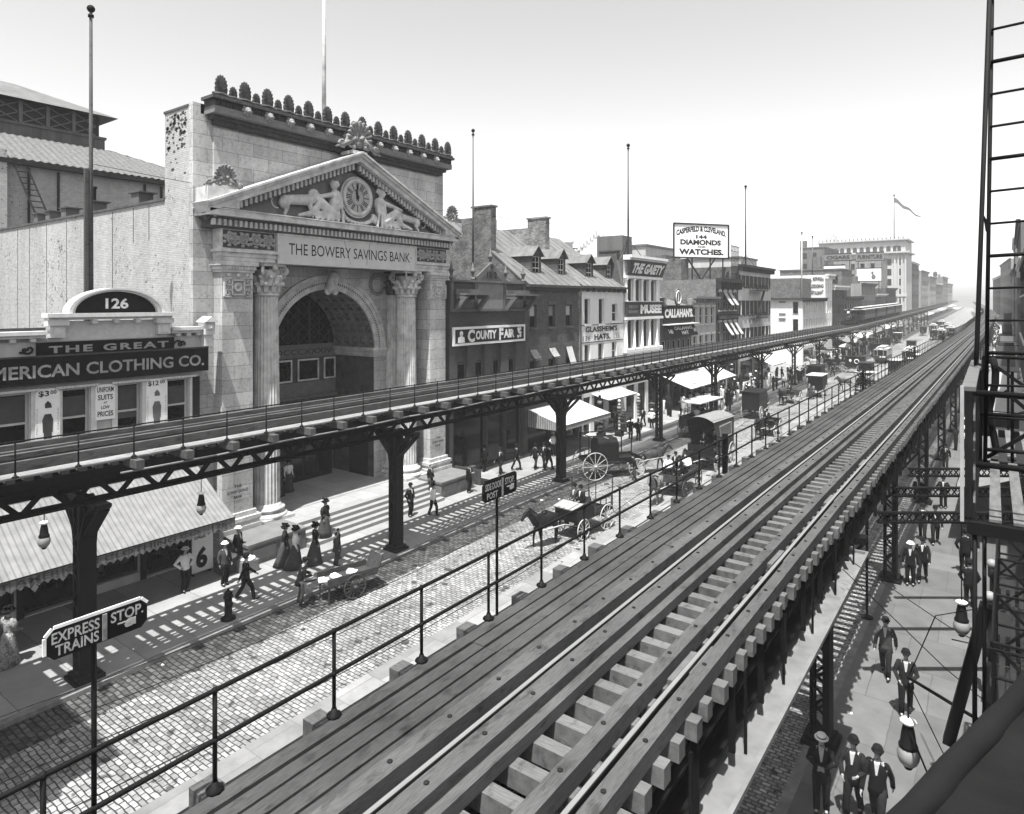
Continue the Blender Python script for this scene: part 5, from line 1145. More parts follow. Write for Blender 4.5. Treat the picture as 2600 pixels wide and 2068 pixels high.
# --- roof signboard and rooftop poles
bb = thing('roof_billboard', (-31.5, 86.3, 14.9), 'big white DIAMONDS AND WATCHES billboard in a dark frame on roof trestles', 'billboard')
U = Vector((.588, .809, 0)); O = Vector((-34.0, 82.9, 17.6)); Wn = U.cross(Vector((0, 0, 1))); Wd, Hh = 8.5, 4.5
m = MB(); m.prism([(0, 0), (Wd, 0), (Wd, Hh), (0, Hh)], .15, O - Wn * .15, U, EZ, Wn); m.build('board', SIGNW, bb)
m = MB()
for a, b_ in (((0, 0), (Wd, 0)), ((0, Hh), (Wd, Hh)), ((0, 0), (0, Hh)), ((Wd, 0), (Wd, Hh))): m.beam(O + U * a[0] + Vector((0, 0, a[1])) + Wn * .03, O + U * b_[0] + Vector((0, 0, b_[1])) + Wn * .03, .18, .18)
m.build('frame', DARKP, bb)
L = MB()
for s, a, w_, z, h_, ac in (('CASPERFELD & CLEVELAND.', .4, 7.7, 2.85, .75, .65), ('144', 3.4, 1.7, 2.55, .5, 0), ('DIAMONDS', 1.0, 6.3, 1.7, .72, 0), ('AND', 3.6, 1.3, 1.35, .22, 0), ('WATCHES.', .8, 6.9, .4, .78, 0)): text(L, s, O + U * a + Vector((0, 0, z)) + Wn * .002, U, EZ, w_, h_, d=.01, bold=.05, arch=ac)
L.build('lettering', LETB, bb)
m = MB()
for a in (.8, 2.8, 5.6, 7.6): m.beam(O + U * a, O + U * a - Vector((0, 0, 2.9)), .15)
m.beam(O + U * 2, O + U * 4.2 - Vector((0, 0, 2.9)), .16); m.beam(O + U * 6.4, O + U * 4.3 - Vector((0, 0, 2.9)), .16); m.build('trestle', WOODD, bb)
def pole(x, y, z0, z1, r, label, guy=0, mat=None, ball=1):
    t = thing('flagpole', (x, y, z0 + rise(y)), label, 'flagpole', 'rooftop flagpoles')
    MB().tube([(x, y, z0), (x, y, z1)], [r, r * .6], 10).build('pole', mat or WOODM, t)
    if ball: m = MB(); m.ell((x, y, z1 + r), r * 1.6); m.lathe([(r * 1.2, -.25), (r * 1.2, -.15)], (x, y, z1), 8); m.build('ball', IRON, t)
    if guy:
        m = MB()
        for k in range(3): a_ = 2 * pi * k / 3 + .3; m.beam((x, y, z0 + guy), (x + guy * .7 * cos(a_), y + guy * .7 * sin(a_), z0), .06)
        m.build('stay', WOODD, t)
    return t
pole(-29.5, 11.55, 10.2, 23.4, .095, 'tall dark weathered flagpole rising behind the arched 126 pediment')
MB().box(-29.6, -29.45, 11.32, 11.45, 10.2, 17.0).build('splice_post', WOODM, bpy.data.objects['flagpole'])
pole(-33.5, 26.2, 20.0, 34.0, .15, 'pale flagpole rising above the antefixes of the stone bank', mat=STONE_P)
pole(-29.0, 35.25, 13.1, 23.4, .08, 'grey flagpole standing on the COUNTY FAIR shop parapet', mat=GREYP)
pole(-30, 61.3, 15.6, 27.5, .12, 'flagpole with tripod stays on the roof of the musee theatre', 2.6, GREYP)
pole(-31, 114.2 - 10, 16.6, 29.5, .14, 'flagpole on the roof of the tall shuttered house', 2.5)
pole(-29, 132.4, 12.2, 24.6, .12, 'pale flagpole at the front edge of the white corner hotel', mat=TRIM)
pole(-31, 151.3, 17.0, 25.4, .12, 'thin dark flagpole over the painted lodging house wall', mat=GREYP)
vt = thing('roof_ventilator', (-33, 71.5, 15), 'round tin roof ventilator with two turned cowls behind the musee', 'ventilator')
m = MB(); m.lathe([(.25, 0), (.25, 1.6)], (-38, 74.5, 15.2), 8); m.tube([(-38.3, 74.2, 17), (-38, 74.5, 17)], [.75, .3], 12); m.tube([(-37.9, 74.6, 17.1), (-37.5, 75.2, 17.2)], [.3, .8], 12); m.build('cowls', ROOFT, vt)
# ------------------------------------------------------------------ the rows further up the street
GR = 'buildings along the far end of the street'
walls = [M('far_brick_%s' % w_, v_, .9, 'vert', .2, .5) for w_, v_ in (('dark', .13), ('mid', .24), ('pale', .46), ('light', .7))]
def farhouse(i, y0, y1, h, sgn, x, wall, floors, bays, lab, detail=True, depth=14, group=GR):
    pitch = (y1 - y0) / bays; fh = (h - 4.2) / floors
    hol = [(y0 + pitch * (k + .22), y0 + pitch * (k + .78), 4.3 + fh * f + fh * .2, 4.3 + fh * f + fh * .8) for f in range(floors) for k in range(bays)] + [(y0 + .5, y1 - .5, .4, 3.4)]
    b = thing('row_building', (x, (y0 + y1) / 2, rise((y0 + y1) / 2)), lab, 'building', group)
    m = MB(); m.grid_wall(x, y0, y1, 0.1, h, hol, .25, sgn); m.build('wall', wall, b)
    m = MB(); m.box(x - sgn * .01, x - sgn * depth, y0 + .01, y1 - .01, .1, h - .02, skip=('e' if sgn > 0 else 'w') + 'b'); m.build('side_wall', wall, b)
    for h_ in hol:
        if detail: window(b, x, *h_, rec=.25, sgn=sgn, style='sash' if h_[2] > 4 else 'none', frame=TRIM if i % 2 else WOODM, sill=h_[2] > 4)
    if not detail: MB().box(x - sgn * .35, x - sgn * .3, y0 + .1, y1 - .1, .3, h - .6).build('windows', GLASS, b)
    cornice(b, x, y0 + .02, y1 - .02, h + .15, .8, .8 if sgn > 0 else .4, DARKP if i % 3 else TRIM, 1.2 if detail else 0, sgn)
    for k in range(2 + i % 2):
        yy = y0 + (y1 - y0) * (.12 + .4 * k); MB().box(x - sgn * (2 + k), x - sgn * (3.2 + k), yy, yy + 1.6, h - .3, h + 1.8 + .5 * (k % 2)).build('chimney', BRICK_W if k else GREYP, b)
    if i % 3 == 1: tk = MB(); tk.lathe([(1.3, 1.4), (1.3, 3.6), (.1, 4.4)], (x - sgn * 6, (y0 + y1) / 2, h), 12); tk.build('water_tank', WOODD, b); tk = MB(); tk.box(x - sgn * 6 - 1, x - sgn * 6 + 1, (y0 + y1) / 2 - 1, (y0 + y1) / 2 + 1, h - .1, h + 1.39); tk.build('tank_stand', WOODD, b)
    q = awning(b, x, y0 + .6, y1 - .6, 3.9, 2.7, x + sgn * 3.0, CANVAS if i % 2 else STRIPE, .2, sgn=sgn)
    return b
rnd = random.Random(3)
ls = ['dark brick row building next beyond the painted lodging house wall', 'two-bay brown row building third beyond the white corner hotel', 'pale row building before the big arcaded block', 'mid grey row building close before the arcaded block', 'low dark row building touching the arcaded block']
y = 158.05
for i, (w_, h, wl, fl, by) in enumerate(((18, 15.0, 0, 3, 6), (22, 12.5, 1, 2, 7), (26, 16, 2, 3, 8), (24, 13, 1, 2, 7), (28, 15, 0, 3, 8))):
    farhouse(i, y, y + w_ - .1, h, 1, FX, walls[wl], fl, by, ls[i], i < 2); y += w_
ls = ['flag-topped dark building beyond the arcaded block', 'white painted hotel wall building further up the far-side row', 'pale hazy building with a turret in the far-side row', 'low faint building deep in the far-side row', 'faint tall building nearly lost in haze on the far side', 'last faint building at the far-side end of the street']
y = 330
for i, (w_, h, wl, fl, by) in enumerate(((38, 27, 0, 5, 8), (44, 24, 2, 5, 8), (50, 22, 2, 4, 8), (55, 19, 1, 4, 8), (60, 24, 1, 5, 8), (70, 20, 2, 4, 8))):
    b = farhouse(i, y, y + w_ - .2, h, 1, FX + (0, 1, 1.5, 1.5, 2, 2)[i], walls[wl], fl, by, ls[i], False, 30)
    if i == 1: text(MB(), "HOTEL", (FX - 12, y - .1, 19.5), EX, EZ, 11, 2.2, d=.05, bold=.05).build('lettering', LETB, b)
    y += w_
# arcaded block on the next corner
AB_ = thing('arcaded_block', (-43, 312, rise(312)), 'big pale arcaded office block with arched top windows and pilastered corner', 'building')
WB = M('pale_block_stone', .85, .8, 'vert', .08, .3)
y0, zt = 300.0, 34.0
m = MB(); m.box(-59, -27.6, y0, 325, 0, zt, skip='s')
ars = []
for i in range(6):
    for k in (0, 1): ars.append(-57.2 + i * 4.75 + k * 2.3)
ars.append(-29.9)
xs = [-59] + [q for c in ars for q in (c - .75, c + .75)] + [-27.6]
for a, b_ in zip(xs[::2], xs[1::2]): m.quad((a, y0, 29.5), (b_, y0, 29.5), (b_, y0, 33), (a, y0, 33))
for c in ars:
    top = [(c + .75 * cos(pi - pi * k / 8), 31.3 + .75 * sin(pi * k / 8)) for k in range(9)]
    for p, q in zip(top, top[1:]): m.quad((p[0], y0, p[1]), (q[0], y0, q[1]), (q[0], y0, 33), (p[0], y0, 33))
m.quad((-59, y0, 33), (-27.6, y0, 33), (-27.6, y0, zt), (-59, y0, zt)); m.quad((-59, y0, 0), (-27.6, y0, 0), (-27.6, y0, 29.5), (-59, y0, 29.5)); m.build('wall', WB, AB_)
for c in ars: MB().box(c - .8, c + .8, y0 + .5, y0 + .55, 29.4, 32.2).build('arched_window', GREYP, AB_)
for n_, z, p, mt in (('top_cornice', 34.3, 1.0, WB), ('band_cornice', 29.2, 1.4, WB)):
    m = MB(); m.box(-59.5, -27.6 + p, y0 - p, 325, z, z + .6)
    for k in range(44): m.box(-59 + .72 * k, -58.65 + .72 * k, y0 - p * .8, y0 - .02, z - .45, z - .01)
    m.build(n_, mt, AB_)
m = MB()
for k in range(22): m.lathe([(.25, 0), (.25, .2), (.12, .9), (.02, 1.0)], (-58.8 + k * 1.45, y0 - .6, 34.91), 4)
m.build('cresting', GREYP, AB_)
m = MB()
for k in range(4): m.box(-31.5 + k * 1.2, -30.9 + k * 1.2, y0 - .5, y0 - .01, 4, 28.7)
m.box(-32, -27.0, y0 - .7, y0 - .02, 12, 13); m.build('corner_pilasters', WB, AB_)
m = MB()
for k in range(6): m.box(-33.8, -32.4, y0 - .1, y0 - .01, 4.5 + 4 * k, 7 + 4 * k); m.box(-30.0, -28.6, y0 - .06, y0 - .01, 4.5 + 4 * k, 7 + 4 * k)
m.build('corner_windows', GLASS, AB_)
m = MB(); m.box(-57, -53, 302, 306, 34.9, 37.5); m.box(-56, -54, 303, 305, 37.5, 38.6); m.build('roof_turret', WB, AB_)
t = pole(-31.8, 303, 33.9, 52.3, .22, 'distant flagpole flying a long tapering pennant above the arcaded block')
m = MB(); n = 14; pp_ = [(-31.8 + .72 * k * .95, 303 + .5 * k, 51.4 - .62 * k + .35 * sin(k * 1.1), .95 * (1 - k / 16)) for k in range(n)]
for a, b_ in zip(pp_, pp_[1:]): m.quad((a[0], a[1], a[2] - a[3] * 1.9), (b_[0], b_[1], b_[2] - b_[3] * 1.9), (b_[0], b_[1], b_[2] + .2 * b_[3]), (a[0], a[1], a[2] + .2 * a[3]))
tag(m.build('pennant', M('grey_pennant', .25, .8, 'plain', .4, 2)), 'long tapering dark pennant streaming from the distant flagpole', 'pennant')
# rear blocks seen over the roofs
def block(name, lab, x0, x1, y0, y1, h, mat, extra=()):
    b = thing(name, ((x0 + x1) / 2, (y0 + y1) / 2, rise(y0)), lab, 'building', 'buildings behind the front row')
    m = MB(); m.box(x0, x1, y0, y1, .1, h, skip='b'); m.build('wall', mat, b); m = MB(); m.box(x0 - .2, x1 + .2, y0 - .2, y1 + .2, h, h + .3); m.build('coping', GREYP, b)
    m = MB(); n = 0
    for k in range(int((x1 - x0) / 3)):
        for z in (h - 3.5, h - 7): m.box(x0 + .9 + 3 * k, x0 + 2.1 + 3 * k, y0 - .05, y0 - .01, z, z + 1.9)
    if m.v: m.build('rear_windows', GLASS, b)
    for e in extra: MB().box(*e).build('chimney', mat, b)
    return b
block('brick_block', 'pale rear block with a chimney showing beside the bank acroterion', -50, -43, 52, 62, 18.6, M('pale_stucco_wall'), [(-50, -48.4, 52, 54, 18.9, 21), (-46, -43.5, 54, 57, 18.9, 20.6)])
block('brick_block', 'light grey rear block behind the tall shuttered house', -48, -36, 118, 128, 19.5, M('pale_grey_wall'))
block('brick_block', 'tall mid grey rear block with chimney left of the arcaded block', -52, -44.5, 235, 260, 28.5, walls[1], [(-52, -50.2, 235, 237, 28.8, 31)])
block('brick_block', 'pale wide rear block behind the billboard roof', -60, -44, 96, 110, 20.5, M('pale_grey_wall'))
block('brick_block', 'brick rear block between lodging house and arcaded block', -46, -31, 185, 200, 19.5, BRICK_W, [(-38, -36, 185, 187, 19.8, 23)])
block('brick_block', 'pale advertisement-covered wall below the arcaded block', -46, -29.5, 250, 262, 25, M('ad_wall', .42, .8, 'plain', .35, .8))
cg = thing('crenellated_hall', (-52, 98, 0), 'stone hall with stepped crenellated gable and turrets behind the hat shop', 'building', 'buildings behind the front row')
m = MB(); m.prism([(-4.2, 0), (4.2, 0), (4.2, 19.4), (0, 22.6), (-4.2, 19.4)], 12, (-52, 95, 0), EX, EZ, EY); m.build('wall', WHITE2, cg); m = MB()
for k in range(7):
    for s in (-1, 1): m.box(-52 + s * (.3 + .62 * k) - .2, -52 + s * (.3 + .62 * k) + .2, 94.8, 95.4, 22.6 - .47 * k, 23.3 - .47 * k)
m.build('crenellation', WHITE2, cg)
for s in (-1, 1): m = MB(); m.lathe([(.6, 17), (.6, 21.4), (.8, 21.6), (.8, 22.2)], (-52 + s * 5.3, 95, 0), 8); m.build('turret', WHITE2, cg)
rb_ = [(-39, 205, 19.6, 5.5, 3.8, 'pale rooftop billboard with faded lettering before the arcaded block', 'MUSEUM'), (-33.5, 225, 19.0, 6.5, 4.2, 'white rooftop billboard with one painted figure near the arcaded corner', ''), (-42, 222, 24.5, 7.5, 2.4, 'slatted dark rooftop sign high on the brick roofs', 'CIGARS'), (-36, 240, 25.2, 8, 3.0, 'lettered rooftop sign under the arcade of the big block', 'FURNITURE')]
for x, y, z, w_, h, lab, s in rb_:
    t = thing('rooftop_sign', (x, y, 14), lab, 'billboard', 'rooftop signs in the distance')
    m = MB(); m.box(x, x + w_, y, y + .2, z - h / 2, z + h / 2); m.build('board', SIGNW if h > 3.5 else M('grey_sign', .3), t)
    m = MB(); m.box(x + .5, x + .7, y + .21, y + .4, 13.5, z); m.box(x + w_ - .7, x + w_ - .5, y + .21, y + .4, 13.5, z); m.box(x - .1, x + w_ + .1, y - .05, y - .01, z - h / 2, z - h / 2 + .25); m.box(x - .1, x + w_ + .1, y - .05, y - .01, z + h / 2 - .25, z + h / 2); m.build('frame', DARKP, t)
    if s: text(MB(), s, (x + .5, y - .03, z - h * .25), EX, EZ, w_ - 1, h * .45, d=.02, bold=.04).build('lettering', LETB, t)
    else: m = MB(); m.ell((x + 4.2, y - .03, z + .5), .35, .03, .5); m.ell((x + 4.5, y - .03, z - .7), .6, .03, .8); m.build('painted_figure', GREYP, t)
# ------------------------------------------------------------------ near-side row
ls = ['tall brick row building nearest to the window, edge-on behind the fire escape', 'dark row building second beyond the fire escape', 'pale row building third along the near pavement', 'brown row building fourth along the near pavement', 'tall row building halfway up the near side', 'mid grey row building on the near side with deep cornice', 'hazy tall row building far up the near side', 'low hazy row building far up the near side', 'faint row building near the near-side end of the street', 'last faint row building where the near-side row bends']
y = 4.0
for i, (w_, h, wl, fl, by) in enumerate(((17, 13, 0, 2, 5), (16, 12, 1, 2, 5), (22, 14, 2, 3, 6), (26, 15, 0, 3, 7), (34, 20, 1, 4, 8), (40, 17, 2, 3, 8), (46, 24, 1, 5, 8), (55, 19, 2, 4, 8), (70, 24, 2, 5, 8), (80, 20, 1, 4, 8))):
    if y > 22: farhouse(i, y, y + w_ - .1, h, -1, 1.15, walls[wl], fl, by, ls[i], i < 4, 20)
    else:
        b = thing('row_building', (1.2, y + w_ / 2, 0), ls[i], 'building', GR); m = MB(); m.box(2.2, 20, y, y + w_ - .1, .1, h, skip='b'); m.build('wall', walls[wl], b)
        m = MB()
        for f in range(fl):
            for k in range(by): yy = y + (w_ / by) * (k + .25); m.box(2.12, 2.19, yy, yy + w_ / by * .5, 4.5 + 3.6 * f, 6.6 + 3.6 * f)
        m.build('shop_row_windows', GLASS, b); cornice(b, 2.2, y, y + w_ - .2, h + .1, .9, .6, DARKP, 1.2, -1)
        m = MB(); m.box(1.3, 2.19, y + .3, y + w_ - .4, .2, 3.8); m.build('shop_front', WOODD, b)
    y += w_
# things hung out over the near pavement far up
for i in range(14):
    y = 46 + i * 13; x = .95
    t = thing('projecting_sign', (x, y, 5), ['dark', 'pale', 'square', 'long'][i % 4] + ' hanging shop sign, number %s up the near-side row' % ['one', 'two', 'three', 'four', 'five', 'six', 'seven', 'eight', 'nine', 'ten', 'eleven', 'twelve', 'thirteen', 'fourteen'][i], 'sign', 'shop signs hung over the near pavement')
    t['label'] = 'small hanging shop sign over the crowded near pavement'; h = .8 + (i % 3) * .5
    m = MB(); m.box(x - 1.7, x - .3, y, y + .08, 4.6 + (i % 4) * .7, 4.6 + (i % 4) * .7 + h); m.build('board', [SIGNB, SIGNW, GREYP, SIGNG][i % 4], t); m = MB(); m.box(x - 1.8, x, y + .02, y + .06, 4.65 + (i % 4) * .7 + h, 4.7 + (i % 4) * .7 + h); m.build('bracket', IRON, t)
# showcases and stalls on the near pavement
def showcase(y0, y1, z1, lab, face, x0=-.2, base=.5):
    t = thing('showcase', (.1, (y0 + y1) / 2, .15), lab, 'showcase', 'showcases along the near pavement')
    m = MB(); m.box(x0, .85, y0, y1, .152, base); m.build('base', SIGNW if face else WOODD, t)
    m = MB(); m.box(x0 + .05, .8, y0 + .05, y1 - .05, base + .01, z1); m.box(x0 - .06, .9, y0 - .06, y1 + .06, z1, z1 + .12); c = m.build('cabinet', WOODD, t)
    m = MB(); m.box(x0 + .02, x0 + .049, y0 + .15, y1 - .15, base + .15, z1 - .15); m.box(x0 + .2, .7, y0 + .01, y0 + .049, base + .15, z1 - .15); m.build('glass', GLASS, t)
    g_ = MB(); r_ = random.Random(int(y0 * 7))
    for k in range(26): yy = r_.uniform(y0 + .2, y1 - .3); zz = r_.uniform(base + .2, z1 - .3); g_.box(x0 - .0, x0 + .019, yy, yy + r_.uniform(.06, .22), zz, zz + r_.uniform(.04, .14))
    for k in range(12): xx = r_.uniform(x0 + .22, .6); zz = r_.uniform(base + .2, z1 - .3); g_.box(xx, xx + r_.uniform(.05, .12), y0 - .01, y0 + .009, zz, zz + r_.uniform(.05, .16))
    g_.build('goods', M('showcase_goods', .45, .6, 'plain', .5, 9), t); return t
showcase(12.8, 15.4, 2.6, 'dark glazed showcase of small round goods just above the canvas hood', 0)
showcase(15.8, 18.2, 2.9, 'dark showcase with trays of goods, second up the near pavement', 0)
t = showcase(19.0, 21.0, 2.2, 'white-based showcase with bell picture at the near pavement edge', 1)
m = MB(); m.box(-.29, -.26, 19.3, 20.7, .75, 2.0); m.build('picture_card', SIGNW, t); m = MB(); m.prism([(-.3, .1), (.3, .1), (.2, .3), (.15, .55), (0, .7), (-.15, .55), (-.2, .3)], .01, (-.299, 20, .95), EY, EZ, EX); m.build('painted_bell', GREYP, t)
showcase(22.5, 25.0, 2.4, 'tall dark showcase with arched top board further up the near pavement', 0, -.1)
NB = thing('shop_balcony', (.6, 17, 5), 'dark iron shop balcony with crossed bracing beyond the fire escape', 'balcony')
m = MB()
for y0_ in (13.2, 15.4, 17.6, 19.8):
    for x in (.0, .5, 1.0): m.tube([(x, y0_, 5.0), (x, y0_, 6.1)], .03, 5)
    for z in (5.05, 5.55, 6.1): m.tube([(-.02, y0_, z), (1.4, y0_, z)], .028, 5)
    m.beam((0, y0_, 5.05), (1.0, y0_, 6.1), .05); m.beam((1.0, y0_, 5.05), (0, y0_, 6.1), .05)
for z in (5.05, 5.55, 6.1): m.tube([(-.02, 13.2, z), (-.02, 19.8, z)], .028, 5)
for k in range(23): m.tube([(-.02, 13.2 + .3 * k, 5.05), (-.02, 13.2 + .3 * k, 6.1)], .015, 4)
m.build('balcony_railing', IRON, NB)
m = MB()
for k in range(8): m.box(.05 + .16 * k, .14 + .16 * k, 13.2, 19.8, 4.93, 4.97)
m.build('balcony_floor', WOODD, NB)
showcase(27, 30, 2.1, 'low dark stall of goods beside the second pavement lamp', 1, -.1)
for i, (y, lab) in enumerate(((23.5, 'post with ringed column and pale globe beside the showcases'), (26.5, 'second post with ringed column and pale globe beyond the first'))):
    t = thing('globe_post', (-.25, y, .15), lab, 'lamp post', 'globe posts on the near pavement')
    m = MB(); m.lathe([(.16, 0), (.16, .1), (.07, .2), (.06, 1.2), (.12, 1.25), (.12, 1.6), (.06, 1.65), (.06, 2.5), (.11, 2.55), (.11, 2.9)], (-.25, y, .152), 10); m.build('column', IRON2, t); MB().ell((-.25, y, 3.12), .15).build('globe', M('milk_glass', .5, .3, 'plain', .05), t)
# hanging arc lamps
def arclamp(x, y, z, lab, top=None, k=1.0):
    t = thing('arc_lamp', (x, y, z), lab, 'arc lamp', 'hanging arc lamps')
    m = MB(); m.lathe([(.05, 0), (.11, -.03), (.07, -.08)], (x, y, z), 10); m.build('porcelain_cap', LETW, t)
    m = MB(); m.lathe([(.05, -.07), (.07, -.12), (.085, -.20), (.10, -.33), (.12, -.36), (.12, -.40)], (x, y, z), 12); m.build('hood', IRON, t)
    m = MB(); m.ell((x, y, z - .5), .14, .14, .17, 14, 10); m.build('globe', M('grey_arc_globe', .45, .15, 'plain', .15), t)
    m = MB(); m.ell((x, y, z - .66), .06, .06, .05); m.build('ash_pan', IRON, t)
    m = MB(); m.tube([(x, y, z), (x, y, top or z + .5)], .012, 5); m.build('cord', IRON, t)
    if k != 1: t.scale = (k, k, k)
    return t
arclamp(-.80, 9.0, 6.72, 'arc lamp with clear globe hanging beside the canvas hood over the pavement', 7.2, .85)
t = arclamp(-.66, 17.7, 5.0, 'ringed arc lamp with tapered globe hanging over the near pavement', 8.0, 1.15)
for x, y, z, lab in ((-21.0, 7.06, 5.62, 'arc lamp with round pale globe hung below the far girder by the first column'), (-21.0, 11.5, 5.4, 'arc lamp hung under the far girder before the striped awning'), (-20.9, 38.5, 5.6, 'arc lamp hung below the far girder by the third column'), (-21, 66, 5.5, 'small arc lamp hung below the far girder further along')): arclamp(x, y, z, lab, 5.8, 1.1)
# lattice struts from the near girder to the houses
for i, (x, y) in enumerate(((-2.8, 21.3), (-2.75, 24.5), (-2.7, 27.6))):
    m = MB(); A = Vector((x, y, 5.62)); Bq = A + Vector((.808, .589, 0)) * 4.4
    for dz in (0, -.26): m.beam(A + Vector((0, 0, dz)), Bq + Vector((0, 0, dz)), .12, .06)
    n = 22
    for k in range(n): a, b_ = A.lerp(Bq, k / n), A.lerp(Bq, (k + 1) / n); m.beam(a, b_ - Vector((0, 0, .26)), .03); m.beam(a - Vector((0, 0, .26)), b_, .03)
    tag(m.build('lattice_strut', IRON), ['nearest lattice strut reaching from the near railway across the pavement', 'middle lattice strut reaching across the near pavement', 'farthest of the three lattice struts across the near pavement'][i], 'strut', 'lattice struts over the near pavement')
# ------------------------------------------------------------------ fire escape and canvas hood at the camera's window
FE = thing('fire_escape', (.5, 8, 10), 'black iron fire escape balcony with slatted floor and tall ladder against the sky', 'fire escape')
m = MB()
for y in (6.0, 8.4, 10.5): m.box(-.15, 1.2, y - .03, y + .03, 9.88, 9.97)
for x in (-.13, .55, 1.15): m.box(x - .025, x + .025, 6.031, 8.369, 9.88, 9.94); m.box(x - .025, x + .025, 8.431, 10.469, 9.88, 9.94)
m.build('platform_frame', IRON, FE)
m = MB()
for k in range(9): x = -.02 + .145 * k; m.box(x, x + .075, 6.05, 8.3, 9.972, 9.992); m.box(x, x + .075, 8.5, 10.4, 9.972, 9.992)
m.build('floor_slats', M('grey_slat', .24, .7, 'wood', .3, 6, sx=4, sy=1), FE)
m = MB()
for y, zs in ((6.0, (10.4, 10.93)), (8.4, (10.45,)), (10.5, (10.4, 10.9))):
    for z in zs: m.tube([(-.1, y, z), (1.2, y, z)], .022, 6)
for y in (8.4, 10.5):
    for x in (-.1, .16, .45, .9): m.tube([(x, y, 9.97), (x, y, 10.9)], .016, 5)
m.beam((-.05, 10.5, 10.85), (1.0, 10.5, 10.0), .04); m.beam((-.05, 8.4, 10.0), (.9, 8.4, 10.8), .035); m.beam((.1, 8.4, 10.7), (.75, 8.4, 10.05), .035); m.build('railing', IRON, FE)
m = MB(); m.tube([(-.06, 8.0, 10.0), (.0, 8.05, 14.9)], .018, 6); m.build('ladder_stile', IRON, FE); m = MB(); m.tube([(.52, 8.0, 10.0), (.6, 8.05, 14.9)], .018, 6); m.build('ladder_stile', IRON, FE)
for k in range(15): z = 10.15 + .318 * k; q = -.06 + .06 * (z - 10) / 4.9; m = MB(); m.tube([(q, 8.02, z), (q + .6, 8.02, z + .02)], .013 if k % 3 else .02, 6); m.build('rung', IRON, FE)
m = MB(); m.tube([(-.10, 7.95, 11.0), (-.13, 7.95, 10.98), (-.125, 7.95, 11.15), (-.015, 8.0, 14.9)], .024, 6); m.tube([(-.10, 7.97, 12.5), (-.06, 8, 12.42), (-.045, 8, 12.3)], .012, 5); m.build('grab_rail', IRON, FE)
m = MB(); m.tube([(-.107, 6.0, 8.3), (-.107, 6.0, 9.9)], .016, 6); m.tube([(-.05, 6.2, 8.3), (-.05, 6.2, 9.9)], .014, 6); m.build('hanger_rod', IRON, FE)
m = MB(); m.tube([(.0 + .03 * sin(k * 1.1), 8.9, 11 - .14 * k) for k in range(9)], .035, 6); m.build('cloth_rope', CANVD, FE)
SB = thing('edge_signboard', (-.17, 7.4, 10), 'deep dark signboard seen edge-on with white end strip on the balcony front', 'signboard')
m = MB(); m.box(-.17, -.12, 6.06, 8.9, 9.98, 10.93); m.build('board', SIGNB, SB); m = MB(); m.box(-.198, -.174, 6.02, 6.055, 9.95, 10.97); m.build('end_strip', M('white_end_strip', .6, .6), SB)
m = MB(); m.box(-.19, -.10, 6.06, 8.9, 10.932, 10.965); m.build('top_rail', M('grey_top_rail', .22, .6), SB)
m = MB(); m.tube([(-.113, 6.16 + .025 * sin(k * 1.25), 10.88 - .045 * k) for k in range(19)], .008, 5); m.build('wavy_cord', GREYP, SB)
HD = thing('canvas_hood', (.6, 3, 10), 'dark rolled canvas hood close below the window', 'awning')
A, Bq = Vector((-.34, 2.05, 9.95)), Vector((.20, 3.98, 9.88))
m = MB(); n = 24
def hp(i, j): 
    p = A.lerp(Bq, i / n); o = Vector((.97, -.25, 0)); s_ = j / 8
    return p + o * (1.5 * s_) + Vector((0, 0, -.25 * s_ * s_ + .006 * sin(i * .9 + j) + .012 * sin(j * 2.6)))
m.add([hp(i, j) for i in range(n + 1) for j in range(9)], [(i * 9 + j, i * 9 + j + 1, (i + 1) * 9 + j + 1, (i + 1) * 9 + j) for i in range(n) for j in range(8)], True); m.build('canvas', CANVD, HD)
m = MB(); m.tube([A + (Bq - A) * (k / 12) + Vector((.003 * sin(k * 2.1), 0, .004 * sin(k * 1.3))) for k in range(13)], [.045 + .003 * sin(k * 1.9) for k in range(13)], 14); m.build('rolled_edge', CANVD, HD)
LA = thing('lamp_bracket', (-.3, 8, 8), 'dark slanting iron lamp bracket and stay over the near pavement', 'bracket')
m = MB(); m.beam((-.05, 8, 8.62), (-.36, 8, 7.15), .15, .1); m.build('arm', IRON, LA); m = MB(); m.tube([(-.80, 9, 7.2), (-.2, 8, 7.5), (.3, 7.2, 7.75)], .018, 6); m.tube([(-.8, 9, 7.2), (-.5, 8.5, 8.2), (-.05, 8, 8.6)], .006, 4); m.tube([(-.8, 9, 7.15), (-.2, 8, 6.6)], .006, 4); m.tube([(-.8, 9, 6.62), (-.5, 8.4, 6.35), (-.1, 7.8, 6.5)], .01, 4); m.build('stay', IRON, LA)
for i, (p, q, lab) in enumerate((((-2.6, 15.5, 6.2), (1.2, 14.0, 5.2), 'thin wire from the near girder to the shops, upper'), ((-2.6, 15.3, 6.0), (1.2, 12.5, 4.6), 'thin wire from the near girder to the shops, lower'), ((-.5, 12, 6.5), (1.2, 12.6, 6.6), 'short wire bundle by the showcases'))):
    tag(MB().tube([p, tuple((Vector(p) + Vector(q)) / 2 - Vector((0, 0, .15))), q], .010, 4).build('service_wire', IRON), lab, 'wire', 'service wires over the near pavement')
for x, y, z1, lab in ((-3.93, 26.97, 4.9, 'thin dark iron pole standing on the near pavement'), (-3.9, 34.3, 3.8, 'shorter thin dark pole beside the third near column')):
    t = thing('iron_pole', (x, y, .15), lab, 'pole', 'thin poles on the near pavement'); MB().tube([(x, y, .16), (x, y, z1)], .045, 8).build('shaft', IRON, t); MB().lathe([(.2, 0), (.2, .05), (.08, .1)], (x, y, .152), 10).build('foot', IRON, t)
